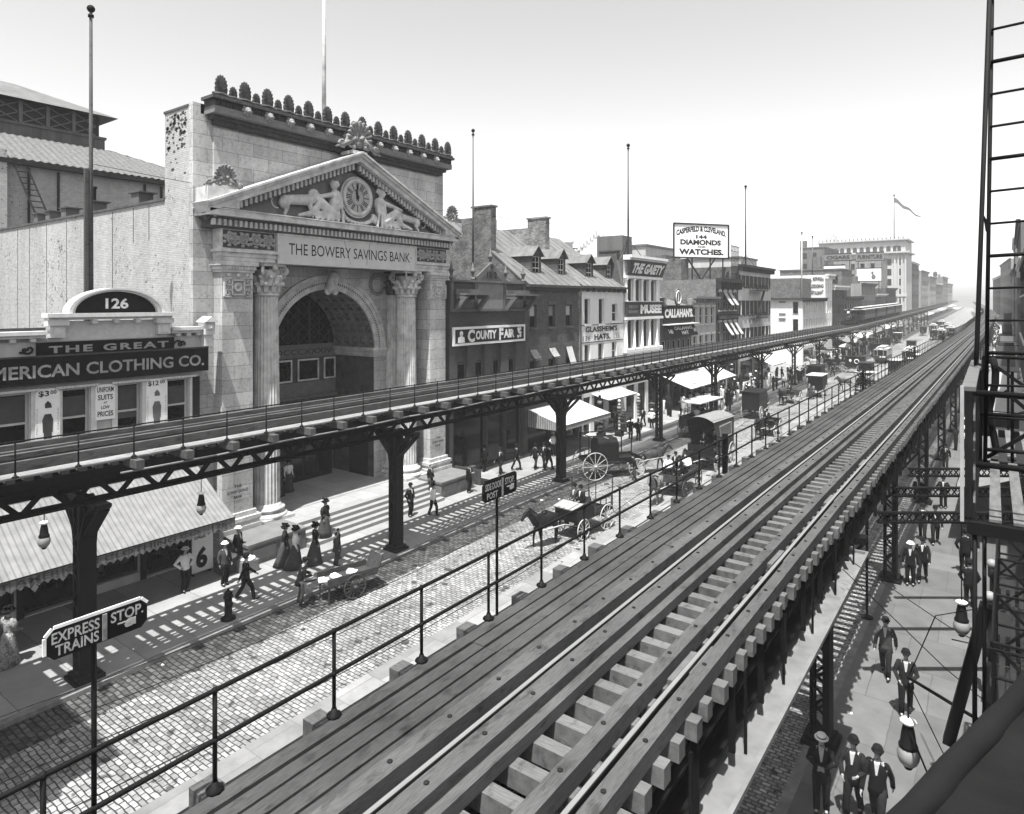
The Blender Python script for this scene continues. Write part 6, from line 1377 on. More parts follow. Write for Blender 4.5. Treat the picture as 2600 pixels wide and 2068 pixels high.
# unseen station roof and house over the far track, added to shade the road
SR = thing('shade_canopy', (-21, -6, 7), 'unseen canopy added over the far track to shade the road', 'shade canopy')
m = MB(); m.box(-25.5, -16.8, -30, 4.1, 10.6, 10.75); m.build('roof', ROOFD, SR); m = MB()
for y in range(-28, 4, 6):
    for x in (-25, -20.8): m.box(x - .1, x + .1, y - .1, y + .1, 7.0, 10.6)
m.box(-25.3, -17.0, -29.8, 3.6, 6.8, 10.6); m.build('shade_house', WOODD, SR); m = MB(); m.box(-20.4, -16.9, -30, 4.0, 6.6, 6.8); m.build('shade_platform', WOODM, SR)  # closed box and deck added to block sky light from the road
# ------------------------------------------------------------------ people
SKINM = M('skin', .6, .6, 'plain', .08, 20); COATB = M('black_wool', .013, .9, 'people', .4, 12); COATG = M('grey_wool', .10, .9, 'people', .3, 12); COATM = M('charcoal_wool', .028, .9, 'people', .3, 12)
SHIRT = M('white_cotton', 1.5, .8, 'people', .08, 10); STRAW = M('straw', 1.6, .8, 'people', .1, 20); SKIRTM = M('dark_skirt_cloth', .02, .9, 'people', .35, 8); SKIRTG = M('grey_skirt_cloth', .10, .9, 'people', .3, 8); HAIRM = M('dark_hair', .03, .7, 'people', .3, 20); SHOEM = M('black_leather', .02, .5, 'people', .3, 10); PRINT = M('flowered_print', .42, .8, 'people', .8, 16); BROWNW = M('brown_wool', .11, .9, 'people', .25, 12)
def rings(m, R_, n=12):
    vs_ = [(cx_ + rx * cos(2 * pi * k / n), cy_ + ry * sin(2 * pi * k / n), z) for z, rx, ry, cx_, cy_ in R_ for k in range(n)]
    return m.add(vs_, [(i * n + k, i * n + (k + 1) % n, (i + 1) * n + (k + 1) % n, (i + 1) * n + k) for i in range(len(R_) - 1) for k in range(n)] + [tuple(range(n))[::-1], tuple((len(R_) - 1) * n + k for k in range(n))], True)
def hat_mesh(kind):
    m = MB()
    if kind == 'bowler': m.lathe([(.122, .0), (.127, .012), (.102, .018), (.104, .07), (.085, .11), (.03, .13)], (0, 0, 0), 14, 1, 1.15)
    elif kind == 'straw': m.lathe([(.15, .0), (.15, .012), (.10, .015), (.10, .075), (.095, .08), (.01, .082)], (0, 0, 0), 14, 1, 1.1)
    elif kind == 'cap': m.lathe([(.10, 0), (.12, .03), (.11, .07), (.02, .085)], (0, 0, 0), 12, 1, 1.1); m.box(-.07, .07, .08, .17, .0, .012)
    elif kind == 'lady':
        m.lathe([(.20, .0), (.20, .012), (.10, .02), (.09, .08), (.02, .09)], (0, 0, 0), 16)
        for i in range(9): m.ell((.11 * cos(i * 2.4), .11 * sin(i * 2.4), .05 + .05 * (i % 3)), .05, .05, .045, 6, 4)
    return m
def person(pose='walk', coat=COATB, trous=None, hat='bowler', sex='m', stride=.32, shirt=True, arms='swing', bend=0.0, dress=None, mirror=1):
    t = local('person', 'person', 'person'); trous = trous or coat
    seated = pose == 'sit'; hz = .52 if seated else .92; dz = hz - .92; f = mirror
    fy = {1: stride * .5, -1: -stride * .5}; feet = {}; knees = {}
    for s in (1, -1):
        y = fy[s * f] if pose == 'walk' else (.03 * s)
        if seated: knees[s] = (s * .13, .44, hz + .05); feet[s] = (s * .13, .46, hz - .40)
        else: knees[s] = (s * .10, y * .5 + (.07 if y > 0 or pose != 'walk' else .05), .50); feet[s] = (s * .10, y, .085 + (.06 if y < 0 and pose == 'walk' else 0))
    B = bend
    def up(p): return (p[0], p[1] + B * (p[2] - .92), p[2] + dz - abs(B) * .12 * (p[2] - .92))
    A = {}
    for s in (1, -1):
        o = -fy[s * f] if pose == 'walk' else 0
        if arms == 'swing': A[s] = ((s * .25, o * .35 - .03, 1.15), (s * .26, o * 1.0 + .06, .91))
        elif arms == 'fold': A[s] = ((s * .27, .0, 1.17), (s * .05, .25, 1.17))
        elif arms == 'read': A[s] = ((s * .27, .06, 1.14), (s * .11, .30, 1.24))
        elif arms == 'pocket': A[s] = ((s * .31, -.07, 1.16), (s * .22, .06, .96))
        elif arms == 'carry': A[s] = ((s * .27, .02, 1.14), (s * .16, .27, 1.02 if s > 0 else 1.12))
        elif arms == 'drive': A[s] = ((s * .26, .10, 1.13), (s * .12, .36, 1.08))
        elif arms == 'hips': A[s] = ((s * .38, -.05, 1.18), (s * .2, .05, 1.0))
    V = [(0, 0, .94), (0, 0, 1.12), (0, 0, 1.34), (0, -.005, 1.47), (0, .01, 1.545), (0, .02, 1.62), (0, .015, 1.70)]
    Rr = [(.15, .11), (.13, .10), (.17, .11), (.05, .05), (.062, .075), (.078, .092), (.055, .065)]
    E = [(0, 1), (1, 2), (2, 3), (3, 4), (4, 5), (5, 6)]; V = [up(p) for p in V]
    def addv(p, r, frm): V.append(p); Rr.append((r, r) if not isinstance(r, tuple) else r); E.append((frm, len(V) - 1)); return len(V) - 1
    addv(up((0, .125, 1.60)), .016, 5)                                  # nose
    for s in (1, -1):
        sh = addv(up((s * .18, 0, 1.41)), .062, 2); el = addv(up(A[s][0]), .042, sh); wr = addv(up(A[s][1]), .028, el)
        d = (Vector(A[s][1]) - Vector(A[s][0])).normalized(); w_ = Vector(A[s][1]); pm = w_ + d * .055; pi_ = addv(up(tuple(pm)), (.036, .020), wr)
        side = d.cross(Vector((s, 0, 0)))
        side = side.normalized() if side.length > .1 else Vector((0, 0, 1)); inn = Vector((-s, 0, 0))
        for q, ln in ((-.026, .058), (-.009, .068), (.009, .064), (.026, .05)):
            k1 = addv(up(tuple(pm + side * q + d * .04)), .0085, pi_); k2 = addv(up(tuple(pm + side * q * 1.05 + d * (.04 + ln * .5) + inn * .012)), .008, k1); addv(up(tuple(pm + side * q + d * (.04 + ln * .75) + inn * .032)), .007, k2)
        k1 = addv(up(tuple(w_ + side * -.036 + d * .03 + inn * .012)), .010, pi_); addv(up(tuple(w_ + side * -.05 + d * .07 + inn * .022)), .009, k1)
        hp = addv((s * .09, 0, hz - .03), .085, 0); kn = addv(knees[s], .058, hp); an = addv((feet[s][0], feet[s][1] - .02, feet[s][2] + .02), .04, kn); addv((feet[s][0], feet[s][1] + .13, feet[s][2] - .04), .032, an)
    skin('body', V, E, Rr, SKINM, t)
    m = MB(); hd = up((0, -.012, 1.655)); m.ell(hd, .086, .088, .078, 10, 7)
    if sex == 'm': mo = up((0, .098, 1.572)); m.ell(mo, .034, .014, .011, 6, 4)
    else: bn = up((0, -.09, 1.66)); m.ell(bn, .06, .06, .06, 8, 6)
    m.build('hair', HAIRM, t)
    hm = hat_mesh(hat) if hat else None
    if hm:
        hp = up((0, .012, 1.70)); hm.v = [(v_[0] + hp[0], v_[1] + hp[1], v_[2] + hp[2]) for v_ in hm.v]; h_ = hm.build('hat', STRAW if hat == 'straw' else COATB, t)
        if hat == 'straw': MB().lathe([(.103, .018), (.103, .045)], hp, 14, 1, 1.1).build('hat_band', COATB, h_)
    long_ = sex == 'm' and coat not in (SHIRT,)
    m = MB(); hem = .76 if not seated else .90
    T = [(hem, .205, .165, 0, -.01), (.92, .185, .15, 0, 0), (1.1, .165, .13, 0, 0), (1.3, .205, .135, 0, .005), (1.41, .185, .115, 0, 0), (1.48, .07, .07, 0, 0)] if sex == 'm' else [(1.0, .135, .125, 0, 0), (1.08, .125, .115, 0, 0), (1.25, .175, .155, 0, .02), (1.40, .165, .11, 0, 0), (1.50, .06, .06, 0, 0)]
    if sex == 'm' and not long_: T[0] = (.9, .175, .145, 0, 0)
    T = [(up((0, 0, z))[2], rx, ry, 0, cy_ + B * (z - .92)) for z, rx, ry, _, cy_ in T]; rings(m, T)
    for s in (1, -1):
        a, e, w_ = up((s * .165, 0, 1.42)), up(A[s][0]), up(A[s][1])
        m.ell(a, .075, .075, .07, 8, 6)
        m.tube([a, tuple((Vector(a) + Vector(e)) / 2), e, tuple((Vector(e) + Vector(w_)) / 2), w_], [.074, .07, .058, .053, .050] if sex == 'm' else [.10, .11, .06, .042, .038], 9)
        m.ell(e, .058, .058, .058, 8, 6)
    m.build('coat' if sex == 'm' else 'blouse', coat, t)
    if sex == 'm':
        m = MB(); m.ell((0, 0, hz), .165, .14, .13, 10, 8)
        for s in (1, -1): h0 = (s * .085, 0, hz); k_, an = knees[s], (feet[s][0], feet[s][1] - .02, feet[s][2] + .0); m.tube([h0, tuple((Vector(h0) + Vector(k_)) / 2), k_, tuple((Vector(k_) + Vector(an)) / 2), an], [.11, .098, .078, .072, .07], 9); m.ell(k_, .078, .08, .08, 8, 6)
        m.build('trousers', trous, t)
        for s in (1, -1): m = MB(); m.ell((feet[s][0], feet[s][1] + .05, feet[s][2] - .04), .048, .135, .045, 8, 6); m.build('shoe', SHOEM, t)
        if shirt:
            m = MB(); P = lambda x, y, z: up((x, y, z)); m.add([P(-.05, .112, 1.46), P(.05, .112, 1.46), P(.016, .158, 1.24), P(-.016, .158, 1.24), P(-.06, .07, 1.50), P(.06, .07, 1.50)], [(0, 1, 2, 3), (4, 5, 1, 0)]); m.lathe([(.066, 0), (.064, .04)], up((0, .0, 1.475)), 10, 1, 1.05); m.build('shirt_front', M('collar_linen', .8, .8, 'people', .1, 10), t)
    else:
        m = MB(); rings(m, [(.02, .36, .42, 0, -.10), (.30, .30, .33, 0, -.06), (.62, .24, .25, 0, -.03), (.9, .185, .18, 0, -.01), (1.03, .135, .125, 0, 0)], 16)
        m.build('skirt', dress or SKIRTM, t)
    return t
PP = dict(walk=person('walk', COATB, hat='bowler', stride=.62), walkg=person('walk', COATG, COATM, stride=.5, hat='bowler', mirror=-1), stand=person('stand', COATB, arms='pocket', hat='bowler'), standg=person('stand', COATM, COATG, arms='pocket', hat='cap', shirt=True), shirtm=person('walk', SHIRT, COATB, hat='cap', stride=.4, arms='swing', shirt=False),
          straw=person('stand', COATB, COATB, hat='straw', arms='swing'), strawread=person('stand', COATB, COATB, hat='straw', arms='fold'), read=person('stand', COATB, hat='bowler', arms='read'), carry=person('walk', COATM, COATB, hat='bowler', stride=.35, arms='carry'),
          hips=person('stand', SHIRT, COATB, hat='straw', arms='hips', shirt=False), sit=person('sit', COATB, hat='bowler', arms='drive'), sitw=person('sit', SHIRT, COATB, hat='cap', arms='drive', shirt=False), push=person('stand', COATB, COATG, hat='cap', arms='drive', bend=.25),
          lady=person('stand', COATM, sex='f', hat='lady', arms='swing'), ladyw=person('stand', SHIRT, sex='f', hat='lady', arms='swing'), ladyp=person('stand', PRINT, sex='f', hat='lady', arms='carry', dress=PRINT), boy=person('stand', BROWNW, BROWNW, hat=None, arms='swing'))
used = set()
def place(kind, x, y, rz, label, z=.15, scale=1.0, coat=None, trous=None, group=None):
    o = PP[kind]
    if kind in used: o = copy_tree(o)
    used.add(kind); o.name = 'person'
    put(o, x, y, z, rz, label, group, scale)
    if coat: recolour(o, ('coat', 'blouse'), coat)
    if trous: recolour(o, ('trousers', 'skirt'), trous)
    return o
S_ = pi; N_ = 0.0; Wt = pi / 2; Et = -pi / 2
# near pavement
place('strawread', -3.10, 16.05, S_ + .15, 'person in dark suit and white straw boater reading at the foot of the near column')
place('carry', -2.50, 16.35, S_ - .1, 'person in dark open coat and pale vest, left of the pair below the column', coat=COATM)
place('walkg', -2.02, 16.30, S_ - .05, 'person in black suit and bowler at the right of the pair below the column', coat=COATB)
place('walkg', -2.65, 23.1, S_, 'person in grey suit and bowler walking alone down the near pavement', coat=COATG)
place('carry', -1.95, 21.3, S_ + .1, 'person in dark suit carrying a white parcel on the near pavement')
place('straw', -2.69, 31.1, S_, 'person in dark suit and straw boater beside a companion at the iron pole')
place('walk', -2.33, 31.9, S_, 'person in dark suit and bowler close beside the straw-hatted walker')
place('walkg', -2.72, 37.3, S_, 'person in grey coat walking under the nearest lattice strut', coat=COATM)
place('walk', -2.2, 37.2, S_ + .1, 'person with white shirt front walking under the nearest lattice strut')
place('stand', -2.21, 43.8, S_, 'person in wide dark coat walking behind the middle lattice strut')
place('walkg', -2.6, 53.9, S_, 'person in dark suit far along the pavement beyond the struts')
place('sit', -3.5, 44.9, S_, 'person in dark clothes sitting at the base of a near column', z=.1)
place('stand', -.95, 33.9, N_ + .2, 'person in black coat seen from behind at the shop side of the pavement', scale=1.05)
place('walk', -.75, 34.9, N_, 'person in bowler half hidden beyond the black-coated one')
place('stand', -.7, 30.2, N_, 'person in dark coat seen from behind next to the showcases')
# clothing shop and bank
place('ladyp', -25.2, 7.5, Wt * .2, 'person in flowered summer dress and flowered hat in the shade beyond the signal board')
place('hips', -25.85, 13.5, Et, 'person in dark vest and shirt sleeves standing under the striped awning', coat=SHIRT)
place('straw', -25.15, 14.75, Et, 'person in grey coat and straw hat before the sale placard', coat=COATG)
place('straw', -26.4, 16.1, Et + .4, 'person in long dark suit and wide white hat at the bank pedestal')
place('walk', -23.25, 14.5, N_ - .5, 'person in black suit striding past the hydrant')
place('lady', -24.9, 17.4, N_ - .6, 'person in dark blouse and trained grey skirt, left of the walking trio', trous=SKIRTG)
place('ladyw', -24.3, 17.5, N_ - .6, 'person in white blouse and grey skirt in the middle of the trio', trous=SKIRTG)
place('lady', -24.0, 18.3, N_ - .5, 'person in all dark dress at the right of the trio by the bank steps')
place('lady', -26.0, 20.4, Et + .3, 'person in dark dress coming down the bank steps', z=.32)
place('boy', -23.1, 18.7, N_ - .4, 'child with bare head in pale brown suit beside the pushcart', scale=.84)
place('boy', -23.7, 19.3, N_ - .5, 'child in dark jacket walking with the trio', scale=.78, coat=COATB)
place('push', -21.25, 15.5, N_ - .5, 'person in dark clothes bending over the handles of the pushcart')
place('ladyw', -31.9, 22.5, Et, 'person in white blouse and dark skirt standing in the bank portal', z=1.0)
place('lady', -31.6, 21.7, Et, 'person in dark dress behind the portal column of the bank', z=1.0)
place('shirtm', -24.25, 26.1, N_ - .2, 'person with white basket and shirt sleeves walking before the bank block', coat=SHIRT)
place('boy', -26.5, 28.3, Et, 'child in dark cap sitting up by the right bank pedestal', z=.6, scale=.9, coat=COATM)
place('stand', -25.2, 25.35, Et, 'person in dark suit half behind the iron column at the steps')
place('read', -25.5, 30.6, Et, 'person in dark suit reading a paper beside the cellar hatch')
# along the far pavement
for kind, x, y, rz, lab in (('stand', -27.8, 35.0, Wt, 'person looking into the dark shop window with back turned'), ('walkg', -26.5, 35.1, S_, 'person in open jacket and white shirt walking before the shop window'), ('walk', -26.3, 36.6, N_ - .3, 'person in grey suit walking past the big shop panes'), ('walkg', -25.4, 37.6, N_, 'person in pale jacket at the left of a group under the white awning'), ('walkg', -25.0, 38.1, S_, 'person in pale suit in the middle of the awning group'), ('walk', -24.5, 37.9, N_, 'person in dark suit at the right of the awning group'), ('hips', -26.5, 41.6, Et, 'person in white coat leaning under the white awning'),
    ('stand', -24.55, 50.6, N_, 'person in dark suit with back turned, left of a pair beside the kerb'), ('stand', -23.7, 50.3, N_, 'person in dark suit with back turned, right of a pair beside the kerb'), ('walk', -26.1, 56.4, S_, 'person in dark suit walking towards the pair at the kerb'), ('hips', -25.05, 56.0, S_, 'person in shirt sleeves near the fourth column'), ('boy', -27.4, 53.5, S_, 'person standing on the shop steps near the hat shop'),
    ('shirtm', -23.0, 57.8, N_, 'person in shirt sleeves behind the slatted wagon'), ('standg', -23.6, 74.0, S_, 'person in grey clothes by the fifth column'), ('hips', -23.4, 82.5, S_, 'person with hands on hips on the sunny pavement'), ('stand', -24.5, 88.5, S_, 'person in dark coat on the sunny pavement before the awnings'), ('shirtm', -22.8, 93.5, S_, 'person in white jacket and dark trousers by the sixth column'), ('walk', -22.9, 97.5, S_, 'person in dark suit, left of two beside the sixth column'), ('stand', -22.3, 96.0, S_, 'person in dark suit, right of two beside the sixth column'), ('stand', -23.6, 108.5, S_, 'person at the street corner, left of two strollers'), ('walk', -22.9, 108.3, S_, 'person at the street corner, right of two strollers'), ('hips', -24.2, 113.0, S_, 'person with white parcel crossing at the corner'), ('walk', -20.2, 112.7, Et + 1, 'person striding alone across the sunny roadway'), ('lady', -25.8, 84, N_, 'person in dark skirt passing the shaded shop doors'), ('ladyw', -26.4, 71, S_, 'person in white blouse by the hat store door'), ('standg', -26.5, 92, N_, 'person in cap in the shade of the far awning')): place(kind, x, y, rz, lab, coat=None)
# ------------------------------------------------------------------ horses and wagons
HM = dict(dark=M('dark_bay_coat', .018, .5, 'people', .4, 4), grey=M('grey_horse_coat', .30, .7, 'people', .4, 5), white=M('white_horse_coat', .62, .7, 'people', .2, 4), brown=M('brown_horse_coat', .085, .6, 'people', .35, 4))
LEATH = M('harness_leather', .02, .5, 'people', .2, 10)
def horse(coat='dark', walk=.0):
    t = local('horse', 'horse', 'horse'); V, E, Rr = [], [], []
    def a(p, r, frm=None):
        V.append(p); Rr.append(r if isinstance(r, tuple) else (r, r))
        if frm is not None: E.append((frm, len(V) - 1))
        return len(V) - 1
    b0 = a((0, -.1, 1.20), (.29, .33)); ru = a((0, -.62, 1.27), (.27, .30), b0); ch = a((0, .45, 1.20), (.26, .33), b0); ne = a((0, .78, 1.48), (.14, .22), ch); po = a((0, 1.05, 1.82), (.09, .13), ne); ja = a((0, 1.22, 1.74), (.085, .115), po); mu = a((0, 1.46, 1.45), (.06, .065), ja)
    for s in (1, -1): a((s * .05, 1.02, 1.99), .018, po)
    t0 = a((0, -.90, 1.32), .06, ru); t1 = a((0, -1.02, 1.0), .06, t0); a((0, -1.0, .62), .03, t1)
    for s in (1, -1):
        w_ = walk * s
        e = a((s * .15, .46, .93), (.09, .11), ch); k = a((s * .15, .48 + w_ * .7, .55), .058, e); f_ = a((s * .15, .46 + w_, .16), .04, k); a((s * .15, .50 + w_, .05), .052, f_)
        e = a((s * .16, -.58, .98), (.11, .15), ru); k = a((s * .16, -.78 - w_ * .8, .60), .062, e); f_ = a((s * .16, -.72 - w_, .17), .042, k); a((s * .16, -.68 - w_, .05), .054, f_)
    skin('body', V, E, Rr, HM[coat], t)
    m = MB(); m.tube([(0, .70 + .10 * cos(q * pi / 6) , 1.30 + .36 * sin(q * pi / 6)) if 0 else (.25 * sin(q * pi / 6), .62 + .12 * cos(q * pi / 6), 1.32 + .36 * cos(q * pi / 6)) for q in range(13)], .045, 6, False)
    m.tube([(.31 * sin(q * pi / 6), .05, 1.20 + .36 * cos(q * pi / 6)) for q in range(13)], .022, 5, False)
    for s in (1, -1): m.tube([(s * .27, .6, 1.2), (s * .33, .0, 1.1), (s * .32, -.7, 1.05)], .018, 5); m.tube([(s * .1, 1.4, 1.5), (s * .2, .7, 1.62), (s * .12, -.4, 1.62), (s * .15, -1.2, 1.6)], .010, 4)
    m.lathe([(.10, 0), (.14, .05), (.08, .1)], (0, .05, 1.53), 8, 1.2, 1); m.build('harness', LEATH, t)
    m = MB()
    for q in range(9): y_ = .55 + .06 * q; m.ell((0, y_ - .06, 1.56 + .048 * q), .03, .06, .09, 6, 5)
    m.build('mane', HAIRM if coat != 'white' else HM['grey'], t)
    return t
HH = {k: horse(k, .12) for k in HM}; hused = set()
def hplace(k, x, y, rz, lab):
    o = HH[k] if k not in hused else copy_tree(HH[k]); hused.add(k); o.name = 'horse'; return put(o, x, y, .0, rz, lab)
def wheel(parent, x, y, r, mat, ns=12):
    m = MB(); m.torus((x, y, r), r - .03, .032, 'x', 24, 5)
    for k in range(ns): a_ = 2 * pi * k / ns; m.beam((x, y, r), (x, y + (r - .04) * cos(a_), r + (r - .04) * sin(a_)), .035, .03, EX)
    w_ = m.build('wheel', mat, parent); m = MB(); m.tube([(x - .14, y, r), (x + .14, y, r)], .075, 8); m.build('hub', mat, w_); return w_
WHL = M('pale_wheel_paint', .75, .6, 'people', .1, 8); WHD = M('dark_wheel_paint', .09, .6, 'people', .2, 8); WAGD = M('dark_wagon_paint', .018, .5, 'people', .3, 5); WAGM = M('worn_wagon_wood', .085, .8, 'people', .35, 5)
def wagon(lab, L=2.8, W=1.3, fr=.45, rr=.6, mat=WAGD, wm=WHL, kind='open', shafts=True, cat='wagon'):
    t = local('wagon', lab, cat); zb = rr + .28
    for s in (1, -1): wheel(t, s * (W / 2 + .08), L / 2 - .45, fr, wm); wheel(t, s * (W / 2 + .08), -L / 2 + .5, rr, wm)
    m = MB(); m.box(-W / 2, W / 2, -L / 2, L / 2, zb - .06, zb); m.beam((-W / 2 - .1, L / 2 - .45, fr), (W / 2 + .1, L / 2 - .45, fr), .07); m.beam((-W / 2 - .1, -L / 2 + .5, rr), (W / 2 + .1, -L / 2 + .5, rr), .07)
    for s in (1, -1): m.beam((s * .3, -L / 2 + .5, rr + .1), (s * .3, L / 2 - .4, fr + .2), .08); m.box(s * .3 - .04, s * .3 + .04, L / 2 - .6, L / 2 - .3, fr, zb - .06); m.box(s * .3 - .04, s * .3 + .04, -L / 2 + .35, -L / 2 + .65, rr, zb - .06)
    m.build('bed', mat, t)
    if shafts:
        m = MB()
        for s in (1, -1): m.tube([(s * .36, L / 2 - .4, fr + .1), (s * .36, L / 2 + .6, .95), (s * .34, L / 2 + 2.3, 1.08)], .032, 6)
        m.build('shafts', WHL, t)
    return t, zb
def sides(t, W, y0, y1, z0, z1, mat, name='side_board', th=.04, ends='fb'):
    for s in (1, -1): m = MB(); m.box(s * W / 2 - th / 2, s * W / 2 + th / 2, y0, y1, z0, z1); m.build(name, mat, t)
    if 'f' in ends: MB().box(-W / 2 + .03, W / 2 - .03, y1 - th, y1, z0 + .001, z1).build('front_board', mat, t)
    if 'b' in ends: MB().box(-W / 2 + .03, W / 2 - .03, y0, y0 + th, z0 + .001, z1).build('tail_board', mat, t)
# 1 dark delivery wagon coming down the street
t, zb = wagon('dark stake-sided delivery wagon with pale spoked wheels behind a bay horse', 3.0, 1.3, .52, .66)
sides(t, 1.35, .1, 1.5, zb, zb + .55, WAGD); sides(t, 1.4, -1.5, .1, zb, zb + .12, WAGD, ends='b')
m = MB()
for s in (1, -1):
    for y in (-1.45, -.95, -.45, .05): m.box(s * .7 - .02, s * .7 + .02, y - .02, y + .02, zb, zb + .75)
    for z in (.35, .68): m.box(s * .7 - .015, s * .7 + .015, -1.5, .1, zb + z, zb + z + .06)
m.build('stakes', WAGM, t); m = MB(); m.box(-.6, .6, .25, .65, zb + .6, zb + .68); m.box(-.6, .6, .22, .27, zb + .68, zb + .95); m.build('seat', WAGM, t)
m = MB(); m.beam((0, .9, zb + .75), (0, 1.75, zb + .62), 1.25, .05); m.build('footboard', M('pale_footboard', .5, .7), t)
m = MB(); m.box(-.75, .75, .0, .06, zb + 1.7, zb + 1.75); m.box(-.75, .75, -1.5, -1.44, zb + 1.7, zb + 1.75)
for s in (1, -1):
    m.box(s * .74 - .02, s * .74 + .02, -1.5, .8, zb + 1.7, zb + 1.75)
    for y in (.03, -1.47): m.box(s * .74 - .02, s * .74 + .02, y - .02, y + .02, zb, zb + 1.7)
m.build('canopy_frame', WAGM, t)
put(t, -16.75, 29.2, 0, S_ - .1); hplace('dark', -17.3, 26.4, S_ - .25, 'dark bay horse with white blaze drawing the stake-sided delivery wagon')
place('sit', -16.7, 28.8, S_, 'person in dark coat driving the stake-sided wagon', z=zb + .12); place('sit', -17.1, 28.85, S_, 'person beside the driver of the stake-sided wagon', z=zb + .12, coat=COATG)
# 2 long dray with a shrouded piano
t, zb = wagon('long dark dray with tall pale wheels turned out from the kerb', 4.0, 1.5, .62, .92); sides(t, 1.5, -2.0, 1.9, zb, zb + .16, WAGD)
m = MB(); 
for x in (-.7, .7):
    for y in (-1.9, 1.2): m.box(x - .03, x + .03, y - .03, y + .03, zb, zb + 1.65)
    m.box(x - .03, x + .03, -1.93, 1.23, zb + 1.65, zb + 1.71)
for y in (-1.9, 1.2): m.box(-.73, .73, y - .03, y + .03, zb + 1.651, zb + 1.709)
m.build('rack', WAGD, t); put(t, -20.7, 39.6, 0, -.62)
t = local('crate', 'dark shrouded upright piano standing on the dray', 'piano'); m = MB(); m.box(-.6, .6, -.75, .75, .002, 1.05); m.add([(-.6, -.75, 1.05), (.6, -.75, 1.05), (.6, .75, 1.05), (-.6, .75, 1.05), (-.35, -.7, 1.4), (.35, -.7, 1.4), (.35, .7, 1.4), (-.35, .7, 1.4)], [(0, 1, 5, 4), (1, 2, 6, 5), (2, 3, 7, 6), (3, 0, 4, 7), (4, 5, 6, 7)]); m.build('case', WAGD, t); m = MB(); m.box(-.55, .55, -.02, .02, 1.401, 1.42); m.build('strap', WHL, t); put(t, -20.95, 39.3, zb, -.62); t.name = 'shrouded_piano'
hplace('brown', -18.75, 42.3, -.6, 'brown blanketed horse standing in front of the long dray'); place('push', -18.9, 39.6, Wt + .5, 'person in dark clothes bending at the front wheel of the dray', z=0)
# 3 open wagon with a load of people, 4 hooded wagon
t, zb = wagon('open work wagon with slatted sides carrying several seated people', 3.4, 1.4, .5, .62, WAGM, WHD); sides(t, 1.4, -1.7, 1.7, zb, zb + .42, WAGM); put(t, -15.6, 39.0, 0, S_ + .03)
hplace('grey', -15.7, 35.7, S_ + .1, 'pale dappled horse drawing the open work wagon')
for i, (dx, dy, k) in enumerate(((-.35, -.9, 'sitw'), (.3, -.8, 'sit'), (-.3, .1, 'sit'), (.35, .3, 'sitw'), (0, 1.0, 'sit'))): place(k, -15.6 + dx, 39.0 + dy, S_ + .3 * dx, ['person in white shirt at the front left of the open wagon', 'person in dark coat driving the open wagon', 'person in dark coat in the middle of the open wagon', 'person in white shirt in the middle of the open wagon', 'person at the back of the open wagon'][i], z=zb + .05)
t, zb = wagon('large hooded wagon with dark curved canvas top and framed side window', 4.2, 1.8, .55, .75, WAGD, WHL); HOODM = M('dusty_black_hood', .10, .7, 'people', .25, 3); TOPM = M('dusty_hood_top', .36, .8, 'people', .15, 3)
sides(t, 1.9, -2.1, 2.0, zb, zb + .7, WAGD)
m = MB(); z0 = zb + .7
for s in (1, -1): m.add([(s * .97, -2.1, z0), (s * .97, 1.3, z0), (s * .97, 2.3, z0 + 1.7), (s * .97, -2.1, z0 + 1.55)], [(0, 1, 2, 3)])
m.quad((-.97, -2.1, z0), (.97, -2.1, z0), (.97, -2.1, z0 + 1.55), (-.97, -2.1, z0 + 1.55)); m.build('hood_side', HOODM, t)
m = MB(); n = 8
for i in range(n):
    a, b_ = -1 + 2 * i / n, -1 + 2 * (i + 1) / n; za, zc = .32 * (1 - a * a), .32 * (1 - b_ * b_); m.quad((a, -2.15, z0 + 1.55 + za), (b_, -2.15, z0 + 1.55 + zc), (b_, 2.35, z0 + 1.7 + zc), (a, 2.35, z0 + 1.7 + za)); m.quad((a, -2.13, z0 + 1.5), (b_, -2.13, z0 + 1.5), (b_, -2.13, z0 + 1.55 + zc), (a, -2.13, z0 + 1.55 + za))
m.build('hood_top', TOPM, t)
for s in (1, -1):
    m = MB(); q = [(-1.5, .35), (.75, .35), (1.1, 1.25), (-1.4, 1.25)]
    for a, b_ in zip(q, q[1:] + q[:1]): m.beam((s * .985, a[0], z0 + a[1]), (s * .985, b_[0], z0 + b_[1]), .07, .02, EX)
    f_ = m.build('side_window_frame', WHL, t); MB().add([(s * .978, a[0], z0 + a[1]) for a in q], [(0, 1, 2, 3)]).build('side_window', GLASS, f_)
put(t, -16.3, 46.6, 0, S_); place('sit', -16.3, 45.2, S_, 'person driving under the dark wagon hood', z=zb + .25); hplace('dark', -16.4, 42.9, S_, 'dark horse half hidden in front of the hooded wagon')
